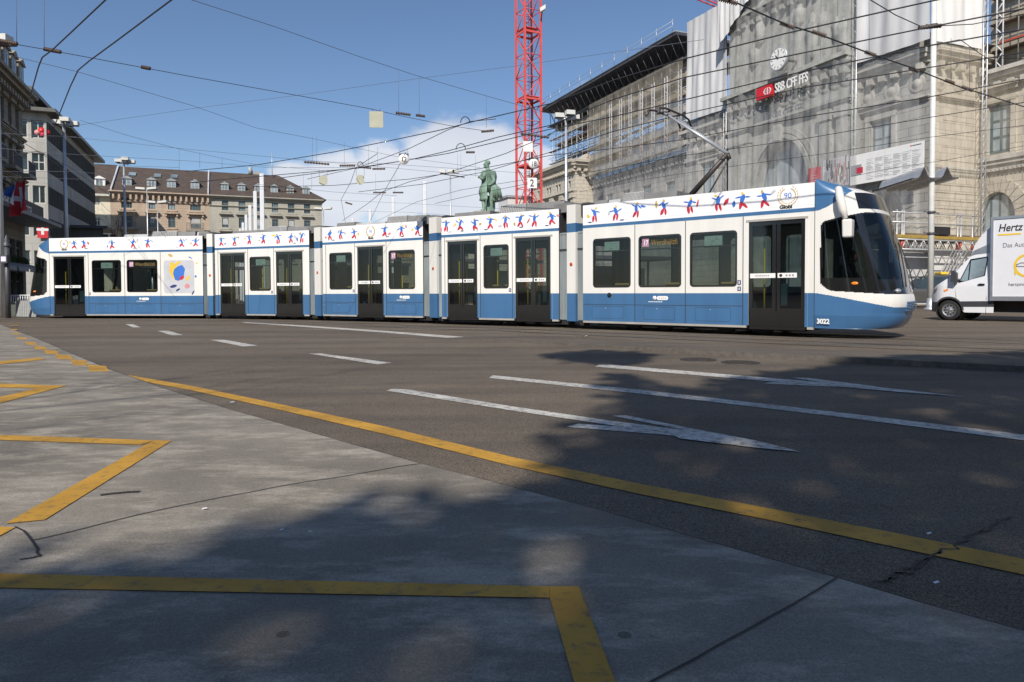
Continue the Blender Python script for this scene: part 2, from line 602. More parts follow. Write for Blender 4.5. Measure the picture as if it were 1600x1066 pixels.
class MB:
    def __init__(s):
        s.v, s.f, s.m, s.mats, s.sm = [], [], [], [], []

    def mi(s, mt):
        if isinstance(mt, str):
            mt = M[mt]
        if mt not in s.mats:
            s.mats.append(mt)
        return s.mats.index(mt)

    def add(s, vs, fs, mt, smooth=False):
        b = len(s.v)
        k = s.mi(mt)
        s.v += [Vector(x) for x in vs]
        for f in fs:
            s.f.append([b + i for i in f])
            s.m.append(k)
            s.sm.append(smooth)

    def quad(s, a, b, c, d, mt):
        s.add([a, b, c, d], [(0, 1, 2, 3)], mt)

    def poly(s, pts, mt):
        s.add(pts, [tuple(range(len(pts)))], mt)

    def hexa(s, p, mt):
        """eight corners: bottom four, top four"""
        s.add(p, [(3, 2, 1, 0), (4, 5, 6, 7), (0, 1, 5, 4), (1, 2, 6, 5), (2, 3, 7, 6), (3, 0, 4, 7)], mt)

    def box(s, c, sz, mt, X=None, Y=None, Z=None):
        c = Vector(c)
        X = Vector(X or (1, 0, 0)).normalized()
        Y = Vector(Y or (0, 1, 0)).normalized()
        Z = Vector(Z or (0, 0, 1)).normalized()
        a, b, d = X * sz[0] / 2, Y * sz[1] / 2, Z * sz[2] / 2
        s.hexa([c - a - b - d, c + a - b - d, c + a + b - d, c - a + b - d, c - a - b + d, c + a - b + d, c + a + b + d, c - a + b + d], mt)

    def fbox(s, fr, u0, u1, z0, z1, d0, d1, mt):
        """box on a frame from depth d0 to d1 (outwards positive)"""
        s.hexa([fr.p(u0, z0, d1), fr.p(u1, z0, d1), fr.p(u1, z0, d0), fr.p(u0, z0, d0),
                fr.p(u0, z1, d1), fr.p(u1, z1, d1), fr.p(u1, z1, d0), fr.p(u0, z1, d0)], mt)

    def tube(s, pts, r, mt, n=6, cap=True, smooth=True):
        pts = [Vector(p) for p in pts]
        rs = r if isinstance(r, (list, tuple)) else [r] * len(pts)
        rings = []
        prev = None
        for i, p in enumerate(pts):
            t = (pts[min(i + 1, len(pts) - 1)] - pts[max(i - 1, 0)])
            t = t.normalized() if t.length > 1e-9 else Vector((0, 0, 1))
            if prev is None:
                a = t.orthogonal().normalized()
            else:
                a = (prev - t * prev.dot(t))
                a = a.normalized() if a.length > 1e-6 else t.orthogonal().normalized()
            prev = a
            b = t.cross(a)
            rings.append([p + (a * math.cos(2 * math.pi * k / n) + b * math.sin(2 * math.pi * k / n)) * rs[i] for k in range(n)])
        vs = [q for rg in rings for q in rg]
        fs = []
        for i in range(len(pts) - 1):
            for k in range(n):
                k2 = (k + 1) % n
                fs.append((i * n + k, i * n + k2, (i + 1) * n + k2, (i + 1) * n + k))
        if cap:
            fs.append(tuple(reversed(range(n))))
            fs.append(tuple((len(pts) - 1) * n + k for k in range(n)))
        s.add(vs, fs, mt, smooth)

    def lathe(s, c, prof, mt, n=24, axis=(0, 0, 1), smooth=True):
        """prof: (radius, height) pairs along axis"""
        c = Vector(c)
        z = Vector(axis).normalized()
        x = z.orthogonal().normalized()
        y = z.cross(x)
        vs, fs = [], []
        for r, h in prof:
            for k in range(n):
                a = 2 * math.pi * k / n
                vs.append(c + z * h + (x * math.cos(a) + y * math.sin(a)) * r)
        for i in range(len(prof) - 1):
            for k in range(n):
                k2 = (k + 1) % n
                fs.append((i * n + k, i * n + k2, (i + 1) * n + k2, (i + 1) * n + k))
        s.add(vs, fs, mt, smooth)

    def ball(s, c, r, mt, n=10, sc=(1, 1, 1), X=None, Y=None, Z=None):
        c = Vector(c)
        X = Vector(X or (1, 0, 0))
        Y = Vector(Y or (0, 1, 0))
        Z = Vector(Z or (0, 0, 1))
        vs, fs = [], []
        for i in range(n + 1):
            t = math.pi * i / n
            for k in range(n * 2):
                a = math.pi * k / n
                vs.append(c + X * (r * sc[0] * math.sin(t) * math.cos(a)) + Y * (r * sc[1] * math.sin(t) * math.sin(a)) + Z * (r * sc[2] * math.cos(t)))
        m = n * 2
        for i in range(n):
            for k in range(m):
                fs.append((i * m + k, i * m + (k + 1) % m, (i + 1) * m + (k + 1) % m, (i + 1) * m + k))
        s.add(vs, fs, mt, True)

    def prism(s, pts, d, mt, side=None):
        """flat outline pts pushed by vector d"""
        d = Vector(d)
        a = [Vector(p) for p in pts]
        b = [p + d for p in a]
        n = len(a)
        s.add(a + b, [tuple(range(n)), tuple(range(2 * n - 1, n - 1, -1))], mt)
        s.add(a + b, [(i, (i + 1) % n, n + (i + 1) % n, n + i) for i in range(n)], side or mt)

    def holed(s, fr, u0, u1, z0, z1, ops, matf, depth=0.0, rev=None, zs=(), us=(), d=0.0, thick=0.0):
        """wall on a frame with openings (dicts u0 u1 z0 z1 and optional r or arch) cut through; matf(z) gives the material"""
        us = sorted(set([u0, u1] + [o['u0'] for o in ops] + [o['u1'] for o in ops] + list(us)))
        zz = sorted(set([z0, z1] + [o['z0'] for o in ops] + [o['z1'] for o in ops] + list(zs)))
        us = [u for u in us if u0 - 1e-6 <= u <= u1 + 1e-6]
        zz = [z for z in zz if z0 - 1e-6 <= z <= z1 + 1e-6]
        for a, b in zip(us, us[1:]):
            for e, f in zip(zz, zz[1:]):
                mu, mz = (a + b) / 2, (e + f) / 2
                if any(o['u0'] < mu < o['u1'] and o['z0'] < mz < o['z1'] for o in ops):
                    continue
                mt = matf(mz) if callable(matf) else matf
                s.quad(fr.p(a, e, d), fr.p(b, e, d), fr.p(b, f, d), fr.p(a, f, d), mt)
        for o in ops:
            ol = outline(o)
            cs = corners(o)
            for (cu, cz), arc in cs:
                for p, q in zip(arc, arc[1:]):
                    mt = matf((p[1] + cz) / 2) if callable(matf) else matf
                    s.add([fr.p(cu, cz, d), fr.p(p[0], p[1], d), fr.p(q[0], q[1], d)], [(0, 1, 2)], mt)
            if depth:
                n = len(ol)
                for i in range(n):
                    p, q = ol[i], ol[(i + 1) % n]
                    s.quad(fr.p(p[0], p[1], d), fr.p(q[0], q[1], d), fr.p(q[0], q[1], d - depth), fr.p(p[0], p[1], d - depth), rev or (matf(o['z1']) if callable(matf) else matf))

    def build(s, name, parent=None, smooth=None):
        me = bpy.data.meshes.new(name)
        inv = None
        if parent is not None:
            inv = wm(parent).inverted()
            vs = [inv @ p for p in s.v]
        else:
            vs = s.v
            # a top-level mesh gets its origin at the middle of its base
            if vs:
                lo_ = Vector((min(p.x for p in vs), min(p.y for p in vs), min(p.z for p in vs)))
                hi_ = Vector((max(p.x for p in vs), max(p.y for p in vs), max(p.z for p in vs)))
                og = Vector(((lo_.x + hi_.x) / 2, (lo_.y + hi_.y) / 2, lo_.z))
                vs = [p - og for p in vs]
        me.from_pydata([tuple(p) for p in vs], [], s.f)
        for mt in s.mats:
            me.materials.append(mt)
        me.polygons.foreach_set('material_index', s.m)
        me.polygons.foreach_set('use_smooth', s.sm)
        me.update()
        o = bpy.data.objects.new(name, me)
        COL.objects.link(o)
        if parent is not None:
            o.parent = parent
            WM[o.name] = wm(parent)
        elif vs:
            o.location = og
            WM[o.name] = Matrix.Translation(og)
        return o


def corners(o):
    """corner fill arcs of an opening"""
    u0, u1, z0, z1 = o['u0'], o['u1'], o['z0'], o['z1']
    res = []
    if 'arch' in o:
        h = o['arch']
        rx, rz, n = (u1 - u0) / 2, h, 10
        cu, cz = (u0 + u1) / 2, z1 - h
        a1 = [(cu - rx * math.cos(math.pi / 2 * k / n), cz + rz * math.sin(math.pi / 2 * k / n)) for k in range(n + 1)]
        a2 = [(cu + rx * math.sin(math.pi / 2 * k / n), cz + rz * math.cos(math.pi / 2 * k / n)) for k in range(n + 1)]
        res = [((u0, z1), a1), ((u1, z1), a2)]
    elif o.get('r'):
        r, n = o['r'], 4
        for (cu, cz, ku, kz, st) in ((u0 + r, z1 - r, u0, z1, 180), (u1 - r, z1 - r, u1, z1, 90), (u1 - r, z0 + r, u1, z0, 0), (u0 + r, z0 + r, u0, z0, -90)):
            arc = [(cu + r * math.cos(R(st - 90 * k / n)), cz + r * math.sin(R(st - 90 * k / n))) for k in range(n + 1)]
            res.append(((ku, kz), arc))
    return res


def outline(o):
    cs = corners(o)
    if 'arch' in o:
        return [(o['u0'], o['z0'])] + cs[0][1] + cs[1][1][1:] + [(o['u1'], o['z0'])]
    if o.get('r'):
        return [p for c in cs for p in c[1]]
    return [(o['u0'], o['z0']), (o['u0'], o['z1']), (o['u1'], o['z1']), (o['u1'], o['z0'])]


def inset(o, k):
    q = dict(o)
    q['u0'] += k
    q['u1'] -= k
    q['z0'] += k
    q['z1'] -= k
    if 'arch' in q:
        q['arch'] -= k
    if q.get('r'):
        q['r'] = max(.01, q['r'] - k)
    return q


def ring(mb, fr, o, k, d, mt, thick=.02):
    """frame ring of width k just inside an opening, front face at depth d"""
    a, b = outline(o), outline(inset(o, k))
    n = len(a)
    for i in range(n):
        j = (i + 1) % n
        mb.quad(fr.p(*a[i], d), fr.p(*a[j], d), fr.p(*b[j], d), fr.p(*b[i], d), mt)
        mb.quad(fr.p(*b[i], d), fr.p(*b[j], d), fr.p(*b[j], d - thick), fr.p(*b[i], d - thick), mt)
        mb.quad(fr.p(*a[i], d), fr.p(*a[j], d), fr.p(*a[j], d - thick), fr.p(*a[i], d - thick), mt)


def tag(o, label=None, cat=None, group=None, kind=None):
    if label:
        o['label'] = label
    if cat:
        o['category'] = cat
    if group:
        o['group'] = group
    if kind:
        o['kind'] = kind
    return o


def thing(name, label, cat, loc, group=None, rz=0.0):
    o = bpy.data.objects.new(name, None)
    COL.objects.link(o)
    o.empty_display_size = .3
    o.location = loc
    o.rotation_euler = (0, 0, rz)
    WM[o.name] = Matrix.Translation(Vector(loc)) @ Matrix.Rotation(rz, 4, 'Z')
    return tag(o, label, cat, group)


def copy_tree(o, parent=None):
    c = o.copy()
    COL.objects.link(c)
    c.parent = parent
    WM[c.name] = wm(o)
    for ch in list(o.children):
        copy_tree(ch, c)
    return c


def label_part(o, l):
    o['label'] = l
    return o


def textmesh(mb, s, fr, u, z, h, mt, d=.004, align='LEFT', bold=0.0, sx=1.0, shear=0.0, ext=0.0, mirror=False):
    """flat lettering on a frame, h = cap height"""
    cu = bpy.data.curves.new('lettering', 'FONT')
    cu.body = s
    cu.size = h / .70
    cu.align_x = align
    cu.offset = bold
    cu.shear = shear
    cu.extrude = ext
    cu.resolution_u = 4
    o = bpy.data.objects.new('lettering', cu)
    COL.objects.link(o)
    dg = bpy.context.evaluated_depsgraph_get()
    me = o.evaluated_get(dg).to_mesh()
    vs = [v.co.copy() for v in me.vertices]
    fs = [tuple(p.vertices) for p in me.polygons]
    o.evaluated_get(dg).to_mesh_clear()
    bpy.data.objects.remove(o)
    bpy.data.curves.remove(cu)
    sg = -1 if mirror else 1
    mb.add([fr.p(u + v.x * sx * sg, z + v.y, d + v.z) for v in vs], fs, mt)


def skinned(name, chains, parent, mt, sub=2, root=0):
    """one continuous body: chains of (point, radius) joined where points coincide; grown with a Skin modifier"""
    pts, rad, ed, idx = [], [], [], {}
    for ch in chains:
        pr = None
        for p, r in ch:
            k = tuple(round(c, 4) for c in p)
            if k not in idx:
                idx[k] = len(pts)
                pts.append(k)
                rad.append(r)
            i = idx[k]
            if pr is not None and pr != i:
                ed.append((pr, i))
            pr = i
    inv = wm(parent).inverted() if parent else Matrix.Identity(4)
    me = bpy.data.meshes.new(name)
    me.from_pydata([tuple(inv @ Vector(p)) for p in pts], ed, [])
    o = bpy.data.objects.new(name, me)
    COL.objects.link(o)
    if parent:
        o.parent = parent
        WM[o.name] = wm(parent)
    sk = o.modifiers.new('skin', 'SKIN')
    sk.use_smooth_shade = True
    for i, v in enumerate(me.skin_vertices[0].data):
        r = rad[i]
        v.radius = (r, r) if not isinstance(r, tuple) else r
        v.use_root = (i == root)
    ss = o.modifiers.new('sub', 'SUBSURF')
    ss.levels = ss.render_levels = sub
    me.materials.append(M[mt])
    return o


# ================================================================ ground
def sheet(name, pts, mt, z=None, label=None, kind='structure'):
    mb = MB()
    mb.poly([Vector((p[0], p[1], p[2] if len(p) > 2 else z)) for p in pts], mt)
    o = mb.build(name)
    o['kind'] = kind
    return o


def build_ground():
    mb = MB()
    S = 1500
    mb.quad((-S, -S, 0), (S, -S, 0), (S, S, 0), (-S, S, 0), 'asphalt')
    mb.build('road')['kind'] = 'structure'
    # concrete pavement of the bus stop, slightly proud of the asphalt
    edge = [(0, 507), (60, 530), (120, 556), (176, 579), (253, 606), (360, 640), (473, 672), (560, 697), (649, 722), (740, 745), (800, 761),
            (930, 795), (1075, 837), (1190, 870), (1308, 903), (1450, 945), (1600, 986)]
    P = [ray_z(x, y, .02) for x, y in edge]
    far = P[-1] + (P[-1] - P[-2]).normalized() * 14
    lft = P[0] + (P[0] - P[1]).normalized() * 6
    mb = MB()
    outer = [lft] + P + [far]
    base = [far + Vector((0, -14, 0)), Vector((-40, -14, .02)), Vector((-40, lft.y, .02))]
    mb.poly(outer + base, 'concrete')
    for a, b in zip(outer, outer[1:]):
        mb.quad(a, b, b - UP * .03, a - UP * .03, 'tar')
        # dark seam where the two surfaces meet
        n = Vector((-(b - a).y, (b - a).x, 0)).normalized()
        if n.y < 0:
            n = -n
        mb.quad(a - UP * .015, b - UP * .015, b + n * .045 - UP * .0148, a + n * .045 - UP * .0148, 'tar')
    mb.build('pavement')['kind'] = 'structure'

    # cracks and joints in the concrete
    mb = MB()

    def crack(pts, w, z=.0235, jit=.012, n=14):
        q = [ray_z(x, y, z) for x, y in pts]
        line = []
        for a, b in zip(q, q[1:]):
            k = max(2, int((b - a).length / .12))
            line += [a.lerp(b, i / k) + Vector((random.uniform(-jit, jit), random.uniform(-jit, jit), 0)) for i in range(k)]
        line.append(q[-1])
        for a, b in zip(line, line[1:]):
            t = (b - a).normalized()
            s = Vector((-t.y, t.x, 0)) * w / 2
            mb.quad(a - s, b - s, b + s, a + s, 'tar')
    crack([(55, 843), (170, 815), (300, 786), (480, 752), (657, 724)], .008)
    crack([(1308, 903), (1200, 965), (1090, 1026), (1015, 1066)], .008, jit=.004)
    crack([(25, 823), (45, 838), (58, 858), (64, 869)], .010)
    crack([(64, 869), (30, 874)], .012)
    crack([(155, 773), (185, 770), (218, 768)], .03, jit=.01)
    crack([(1350, 905), (1420, 915)], .006)
    mb.build('pavement_cracks')['kind'] = 'structure'
    mb = MB()

    def crack2(pts, w):
        q = [ray_z(x, y, .005) for x, y in pts]
        for a0, b0 in zip(q, q[1:]):
            k = max(2, int((b0 - a0).length / .05))
            l = [a0.lerp(b0, i / k) + Vector((random.uniform(-.025, .025), random.uniform(-.025, .025), 0)) for i in range(k + 1)]
            for a, b in zip(l, l[1:]):
                t = (b - a).normalized()
                s = Vector((-t.y, t.x, 0)) * w / 2
                mb.quad(a - s, b - s, b + s, a + s, 'tar')
    crack2([(1368, 912), (1420, 890), (1470, 865), (1530, 830), (1580, 805)], .012)
    crack2([(1380, 905), (1410, 898), (1455, 872)], .01)
    mb.build('road_cracks')['kind'] = 'structure'

    # raised track bed behind a low kerb
    kerb = [(640, 531), (740, 532), (800, 534.5), (930, 543), (1040, 551), (1130, 557), (1250, 563), (1400, 571), (1600, 582)]
    K = [ray_z(x, y, 0) for x, y in kerb]
    K.append(K[-1] + (K[-1] - K[-2]).normalized() * 18)
    H = [.004, .012, .03, .055, .07, .08, .08, .08, .08, .08]
    mb = MB()
    mk = MB()
    for i in range(len(K) - 1):
        a, b = K[i], K[i + 1]
        ha, hb = H[i], H[i + 1]
        back = Vector((.42, .91, 0))
        mk.quad(a, b, b + UP * hb, a + UP * ha, 'kerb')
        w = back * .08
        mk.quad(a + UP * ha, b + UP * hb, b + w + UP * (hb + .002), a + w + UP * (ha + .002), 'kerb')
        mb.quad(a + w + UP * ha, b + w + UP * hb, b + back * 2.2 + UP * .004, a + back * 2.2 + UP * .004, 'trackbed')
    mb.build('track_bed')['kind'] = 'structure'
    mk.build('kerb')['kind'] = 'structure'
    # manhole covers
    for px, py, r, lb in ((1091, 562.5, .27, 'round iron manhole cover in the road, farther from the long arrow'), (1157, 567, .27, 'round iron manhole cover in the road beside the kerb, closer to the arrow')):
        c = ray_z(px, py, 0)
        mb = MB()
        mb.lathe(c + UP * .004, [(0, .004), (r * .8, .004), (r * .82, .0), (r * .9, .0), (r * .92, .005), (r, .005), (r, -.004)], 'iron', 32)
        for k in range(-4, 5):
            L_ = math.sqrt(max(.01, (r * .78)**2 - (k * r * .17)**2))
            mb.box(c + Vector((0, k * r * .17, .0095)), (2 * L_, .012, .003), 'iron')
        tag(mb.build('manhole_cover'), lb, 'manhole cover', 'manhole covers in the road')

    # markings ------------------------------------------------------
    def strip(mb, up_, dn, mt, z):
        a = [ray_z(x, y, z) for x, y in up_]
        b = [ray_z(x, y, z) for x, y in dn]
        for i in range(len(a) - 1):
            mb.quad(a[i], a[i + 1], b[i + 1], b[i], mt)
    mb = MB()
    Z = .0045
    strip(mb, [(170, 579.5), (182, 583), (300, 603), (440, 632), (600, 666), (800, 714), (1000, 756), (1200, 794), (1400, 833), (1600, 873.5), (1760, 908)],
          [(176, 583.5), (194, 590.5), (300, 610), (440, 641), (600, 678), (800, 728), (1000, 772), (1200, 812), (1400, 855), (1600, 898), (1760, 936)], 'yellow', Z)
    ds = [(17, 505.5, 34, 504), (14, 509, 29, 508), (15, 515, 27, 514.5), (18, 521, 31, 521), (25, 528, 42, 528), (38, 535, 56, 536.5), (52, 541.5, 72, 543.5), (68, 548, 90, 550), (86, 555, 112, 558), (110, 563, 136, 567), (136, 571.5, 168, 576)]
    for x0, y0, x1, y1 in ds:
        t = .75 + (y0 - 505) * .055
        mb.quad(ray_z(x0, y0 - t * .4, Z + .017), ray_z(x1 - 2, y0 - t * .4 + (y1 - y0) * .5, Z + .017), ray_z(x1 + 2, y1 + t, Z + .017), ray_z(x0 + 4, y1 + t, Z + .017), 'yellow')
    o = mb.build('yellow_line')
    o['kind'] = 'structure'
    mb = MB()
    z = .0245

    def q(*pts, m='yellow'):
        mb.poly([ray_z(x, y, z) for x, y in pts], m)
    q((-60, 894.5), (858, 916), (859, 934), (-60, 917))
    q((858.6, 916.2), (904.5, 916.2), (975, 1100), (907, 1100), (859.4, 934.2))
    q((-40, 678), (240, 688), (222, 695), (-40, 686))
    q((240, 688), (268, 688.5), (70, 812), (8, 818))
    q((-20, 822), (24, 824), (-10, 842), (-60, 860))
    q((-40, 598), (78, 602), (60, 606.5), (-40, 605))
    q((78, 602), (105, 602), (0, 630), (-50, 640), (-50, 632))
    q((-40, 568), (60, 559), (74, 561), (-40, 574))
    mb.build('yellow_bay_marking')['kind'] = 'structure'
    mb = MB()
    z = .0045
    W = 'whiteline'
    q((196, 506.5), (207, 506.5), (220, 511.5), (208, 511.8), m=W)
    q((246, 517), (263, 517), (286, 523.5), (268, 524), m=W)
    q((328, 531), (350, 531), (403, 540), (380, 541.5), m=W)
    q((482, 552.5), (502, 552.5), (612, 567), (590, 569.5), m=W)
    strip(mb, [(375, 503), (480, 509), (600, 517), (752, 528.5)], [(384, 504.6), (480, 511.2), (600, 519.8), (742, 531.5)], W, z)
    strip(mb, [(770, 586.5), (1000, 609), (1300, 643), (1600, 679), (1800, 704)], [(764, 590.5), (1000, 615), (1300, 650), (1600, 688), (1800, 714)], W, z)
    # long lane arrow one
    strip(mb, [(612, 607.5), (640, 609), (800, 635), (959, 658), (1062, 671)], [(604, 610.5), (640, 616), (800, 641.5), (959, 665), (1045, 677)], W, z)
    q((956, 649.5), (978, 649), (1130, 679), (1096, 677), m=W)
    q((884, 667), (903, 662), (1040, 672), (1066, 683), (1036, 679), m=W)
    z = .0075
    q((1034, 669.5), (1110, 675), (1180, 688), (1252, 706), (1180, 699.5), (1062, 685), m=W)
    z = .0045
    q((937, 570), (955, 570), (1340, 602), (1300, 604), (930, 573), m=W)
    q((1237, 590), (1262, 590.5), (1370, 604), (1330, 604), m=W)
    q((1192, 599.5), (1205, 596.8), (1330, 603.5), (1340, 606), m=W)
    z = .0075
    q((1290, 601), (1340, 601.5), (1412, 609), (1508, 620), (1400, 612), (1330, 606), m=W)
    q((960, 511), (1010, 512.5), (1006, 513.8), (950, 512), m=W)
    mb.build('white_lane_marking')['kind'] = 'structure'
    # litter
    mb = MB()
    for px, py, s in ((903, 526, .05), (912, 527, .07), (922, 526.5, .04), (917, 525.5, .05), (1148, 548, .03), (1152, 550, .02)):
        c = ray_z(px, py, .01)
        a = random.uniform(0, 3)
        mb.add([c + Vector((math.cos(a + k * 1.6) * s * random.uniform(.5, 1), math.sin(a + k * 1.6) * s * random.uniform(.5, 1), random.uniform(0, .03))) for k in range(5)],
               [(0, 1, 2), (0, 2, 3), (0, 3, 4)], 'film')
    tag(mb.build('litter'), 'crumpled white paper scraps on the asphalt between rails and road', 'litter', kind='stuff')
    mb = MB()
    for px, py, s in ((315, 796, .012), (437, 829, .008), (482, 832, .006), (359, 629, .02), (945, 548, .02), (1450, 835, .01), (1461, 912, .01)):
        c = ray_z(px, py, .026)
        mb.add([c, c + Vector((s * 2, s * .4, .004)), c + Vector((s * 1.6, s * 1.2, .006)), c + Vector((-.2 * s, s, .002))], [(0, 1, 2, 3)], 'film')
    tag(mb.build('litter'), 'tiny pale scraps and crumbs scattered over the pavement', 'litter', kind='stuff')


build_ground()
# ================================================================ the tram
def gx(px, Y):
    """ground x at pixel column px for depth Y"""
    return at(px, 470, Y).x


TRW = 2.35           # body width
ZB0, ZB1 = .24, .98  # blue skirt
ZS = 2.74            # blue stripe
ZT = 3.36            # top of the side


def tmat(z):
    if z < ZB1:
        return 'tram_blue'
    if z < ZS:
        return 'tram_white'
    if z < ZS + .085:
        return 'tram_blue'
    return 'tram_frieze'


def build_tram():
    tram = thing('tram', 'long white and blue articulated tram with colourful frieze curving across the square', 'tram', (gx(680, 23.5), 24.5, 0))
    ends = [((78.5, 28.4), (317.8, 27.4)), ((337, 27.15), (484, 25.5)), ((505, 24.85), (661.5, 22.6)), ((690.5, 21.75), (873.5, 19.45)), ((911, 18.75), (1272, 14.85))]
    sect = []
    for i, ((pa, ya), (pb, yb)) in enumerate(ends):
        A = Vector((gx(pa, ya), ya, 0))
        B = Vector((gx(pb, yb), yb, 0))
        zoff = (-.06, -.03, 0, 0, 0)[i]
        fr = Frame((A.x, A.y, zoff), B - A)
        fr.o.z = zoff
        sect.append((fr, (B - A).length))

    def op(fr, p0, p1, z0, z1, r=.1, py=420):
        return dict(u0=fr.u_of(p0, py), u1=fr.u_of(p1, py), z0=z0, z1=z1, r=r)
    WZ0, WZ1 = 1.13, 2.44
    DZ0, DZ1 = .24, 2.60
    spec = [
        dict(doors=[(84, 132.3)], wins=[(143.5, 189.2), (198, 246)], seams=[137.6, 194, 250.4], led=[1], post=[(0, 157, 175)], seatw=[(0, 160, 184), (1, 220, 244)]),
        dict(doors=[(344.3, 383), (431.5, 473.3)], wins=[(390, 423)], seams=[340.5, 387, 427.6], led=[], post=[(0, 399, 414)], seatw=[(0, 395, 420)]),
        dict(doors=[(558.7, 599.2)], wins=[(514.7, 550.4), (607.2, 648.4)], seams=[509, 554.3, 603.4], led=[1], post=[(0, 525, 539)], seatw=[(0, 532, 549), (1, 631, 646)]),
        dict(doors=[(699.5, 746), (805.6, 860.6)], wins=[(755.5, 795)], seams=[695, 750.3, 800.4], led=[], post=[(0, 766, 784)], seatw=[(0, 760, 770), (0, 779, 793)]),
        dict(doors=[(1170, 1258)], wins=[(926.5, 985.5), (997.6, 1064.5), (1077.8, 1151.8)], seams=[992, 1071, 1161], led=[1], post=[(0, 944, 967), (2, 1100, 1128)], seatw=[(0, 951, 979), (1, 1030, 1055), (2, 1118, 1140)]),
    ]
    for i, ((fr, L_), sp) in enumerate(zip(sect, spec)):
        body = MB()
        dops = [op(fr, a, b, DZ0, DZ1, r=0) for a, b in sp['doors']]
        for o_ in dops:
            o_['r'] = 0
        wops = [op(fr, a, b, WZ0, WZ1, r=.09) for a, b in sp['wins']]
        ZZ = (ZB1, ZS, ZS + .085)
        body.holed(fr, 0, L_, ZB0, ZT, dops + wops, tmat, depth=.05, rev='tram_black', zs=ZZ)
        # far side: windows only, doors replaced by windows (the tram boards on one side)
        back = Frame(fr.o - fr.n * TRW, fr.u, -fr.n)
        bops = []
        for o_ in dops + wops:
            q = dict(o_)
            q['z0'], q['z1'], q['r'] = WZ0, WZ1, .09
            if q['u1'] - q['u0'] > .6:
                q['u0'] += .05
                q['u1'] -= .05
            bops.append(q)
        body.holed(back, 0, L_, ZB0, ZT, bops, tmat, depth=.05, rev='tram_black', zs=ZZ)
        # end walls (open gangway), roof, floor
        for uu in (0, L_):
            for a, b in ((0, .6), (TRW - .6, TRW)):
                body.quad(fr.p(uu, ZB0, -a), fr.p(uu, ZB0, -b), fr.p(uu, ZT, -b), fr.p(uu, ZT, -a), 'steel_d')
            body.quad(fr.p(uu, 2.3, -.6), fr.p(uu, 2.3, -TRW + .6), fr.p(uu, ZT, -TRW + .6), fr.p(uu, ZT, -.6), 'steel_d')
        # roof: thin rim then sunken deck
        for s0, s1 in ((0, .05), (TRW - .05, TRW)):
            body.quad(fr.p(0, ZT, -s0), fr.p(L_, ZT, -s0), fr.p(L_, ZT, -s1), fr.p(0, ZT, -s1), 'tram_frieze')
        body.fbox(fr, .002, L_ - .002, 2.66, 3.1, -TRW + .05, -.05, 'roofgrey')
        body.fbox(fr, .002, L_ - .002, .26, .36, -TRW + .04, -.06, 'floor')
        bo = body.build('body_section', tram)
        # skirt sill, seams, drip rail
        prev = 0
        for a, b in sorted((o_['u0'], o_['u1']) for o_ in dops) + [(L_ + .04, 0)]:
            mb = MB()
            mb.fbox(fr, prev + .01, a - .05, ZB0 - .055, ZB0 - .003, -.08, .014, 'tram_sill')
            mb.build('sill_rail', bo)
            prev = b + .04
        mb = MB()
        for s in sp['seams']:
            u = fr.u_of(s)
            mb.fbox(fr, u - .009, u + .009, ZB0, ZS - .002, .001, .003, 'tram_seam')
        for a, b in zip([0] + [fr.u_of(s) for s in sp['seams']], [fr.u_of(s) for s in sp['seams']] + [L_]):
            if i in (0, 2, 4) and not any(a - .1 < (o_['u0'] + o_['u1']) / 2 < b + .1 for o_ in dops):
                mb.fbox(fr, a + .01, b - .01, .675, .687, .001, .003, 'tram_seam')
                w = b - a
                o_ = dict(u0=a + w * .18, u1=b - w * .2, z0=.31, z1=.64, r=.04)
                ring(mb, fr, o_, .006, .003, 'tram_seam', .002)
                mb.lathe(fr.p(a + w * .45, .655 - .07, .002), [(0, .006), (.012, .006), (.014, 0)], 'steel', 8, fr.n)
        for pz in (ZT - .25,):
            mb.fbox(fr, 0, L_, pz - .22, pz - .216, .001, .002, 'pgrey')
        if i == 4:
            mb.lathe(fr.p(fr.u_of(952), .93, 0), [(0, .012), (.06, .012), (.068, 0)], 'tram_black', 16, fr.n)
        mb.build('panel_seams', bo)
        # doors
        for o_ in dops:
            dm = MB()
            w = o_['u1'] - o_['u0']
            um = (o_['u0'] + o_['u1']) / 2
            # white rim
            dm.fbox(fr, o_['u0'] - .06, o_['u1'] + .06, DZ1, DZ1 + .05, 0, .02, 'tram_sill')
            for x0, x1 in ((o_['u0'] - .055, o_['u0']), (o_['u1'], o_['u1'] + .055)):
                dm.fbox(fr, x0, x1, DZ0, DZ1, 0, .012, 'tram_white' if x0 < 0 else 'tram_white')
                dm.fbox(fr, x0, x1, DZ0, ZB1, .012, .014, 'tram_blue')
            # threshold and step skirt
            dm.fbox(fr, o_['u0'] + .01, o_['u1'] - .01, .16, .575, -.06, -.012, 'tram_black')
            dm.fbox(fr, o_['u0'] + .01, o_['u1'] - .01, DZ1 - .09, DZ1, -.06, -.012, 'tram_black')
            for a, b in ((o_['u0'], um - .006), (um + .006, o_['u1'])):
                fw = .085 if i == 4 else .07
                dm.fbox(fr, a + .004, a + fw, .575, DZ1 - .09, -.05, -.008, 'tram_black')
                dm.fbox(fr, b - fw, b - .004, .575, DZ1 - .09, -.05, -.008, 'tram_black')
                dm.fbox(fr, a + fw, b - fw, .575, .64, -.05, -.008, 'tram_black')
            do = dm.build('door', bo)
            gm = MB()
            for a, b in ((o_['u0'] + .07, um - .07), (um + .07, o_['u1'] - .07)):
                gm.quad(fr.p(a, .6, -.02), fr.p(b, .6, -.02), fr.p(b, DZ1 - .05, -.02), fr.p(a, DZ1 - .05, -.02), 'dglass')
            gm.quad(fr.p(o_['u0'] + .03, 1.32, -.004), fr.p(um - .02, 1.32, -.004), fr.p(um - .02, 1.425, -.004), fr.p(o_['u0'] + .03, 1.425, -.004), 'film')
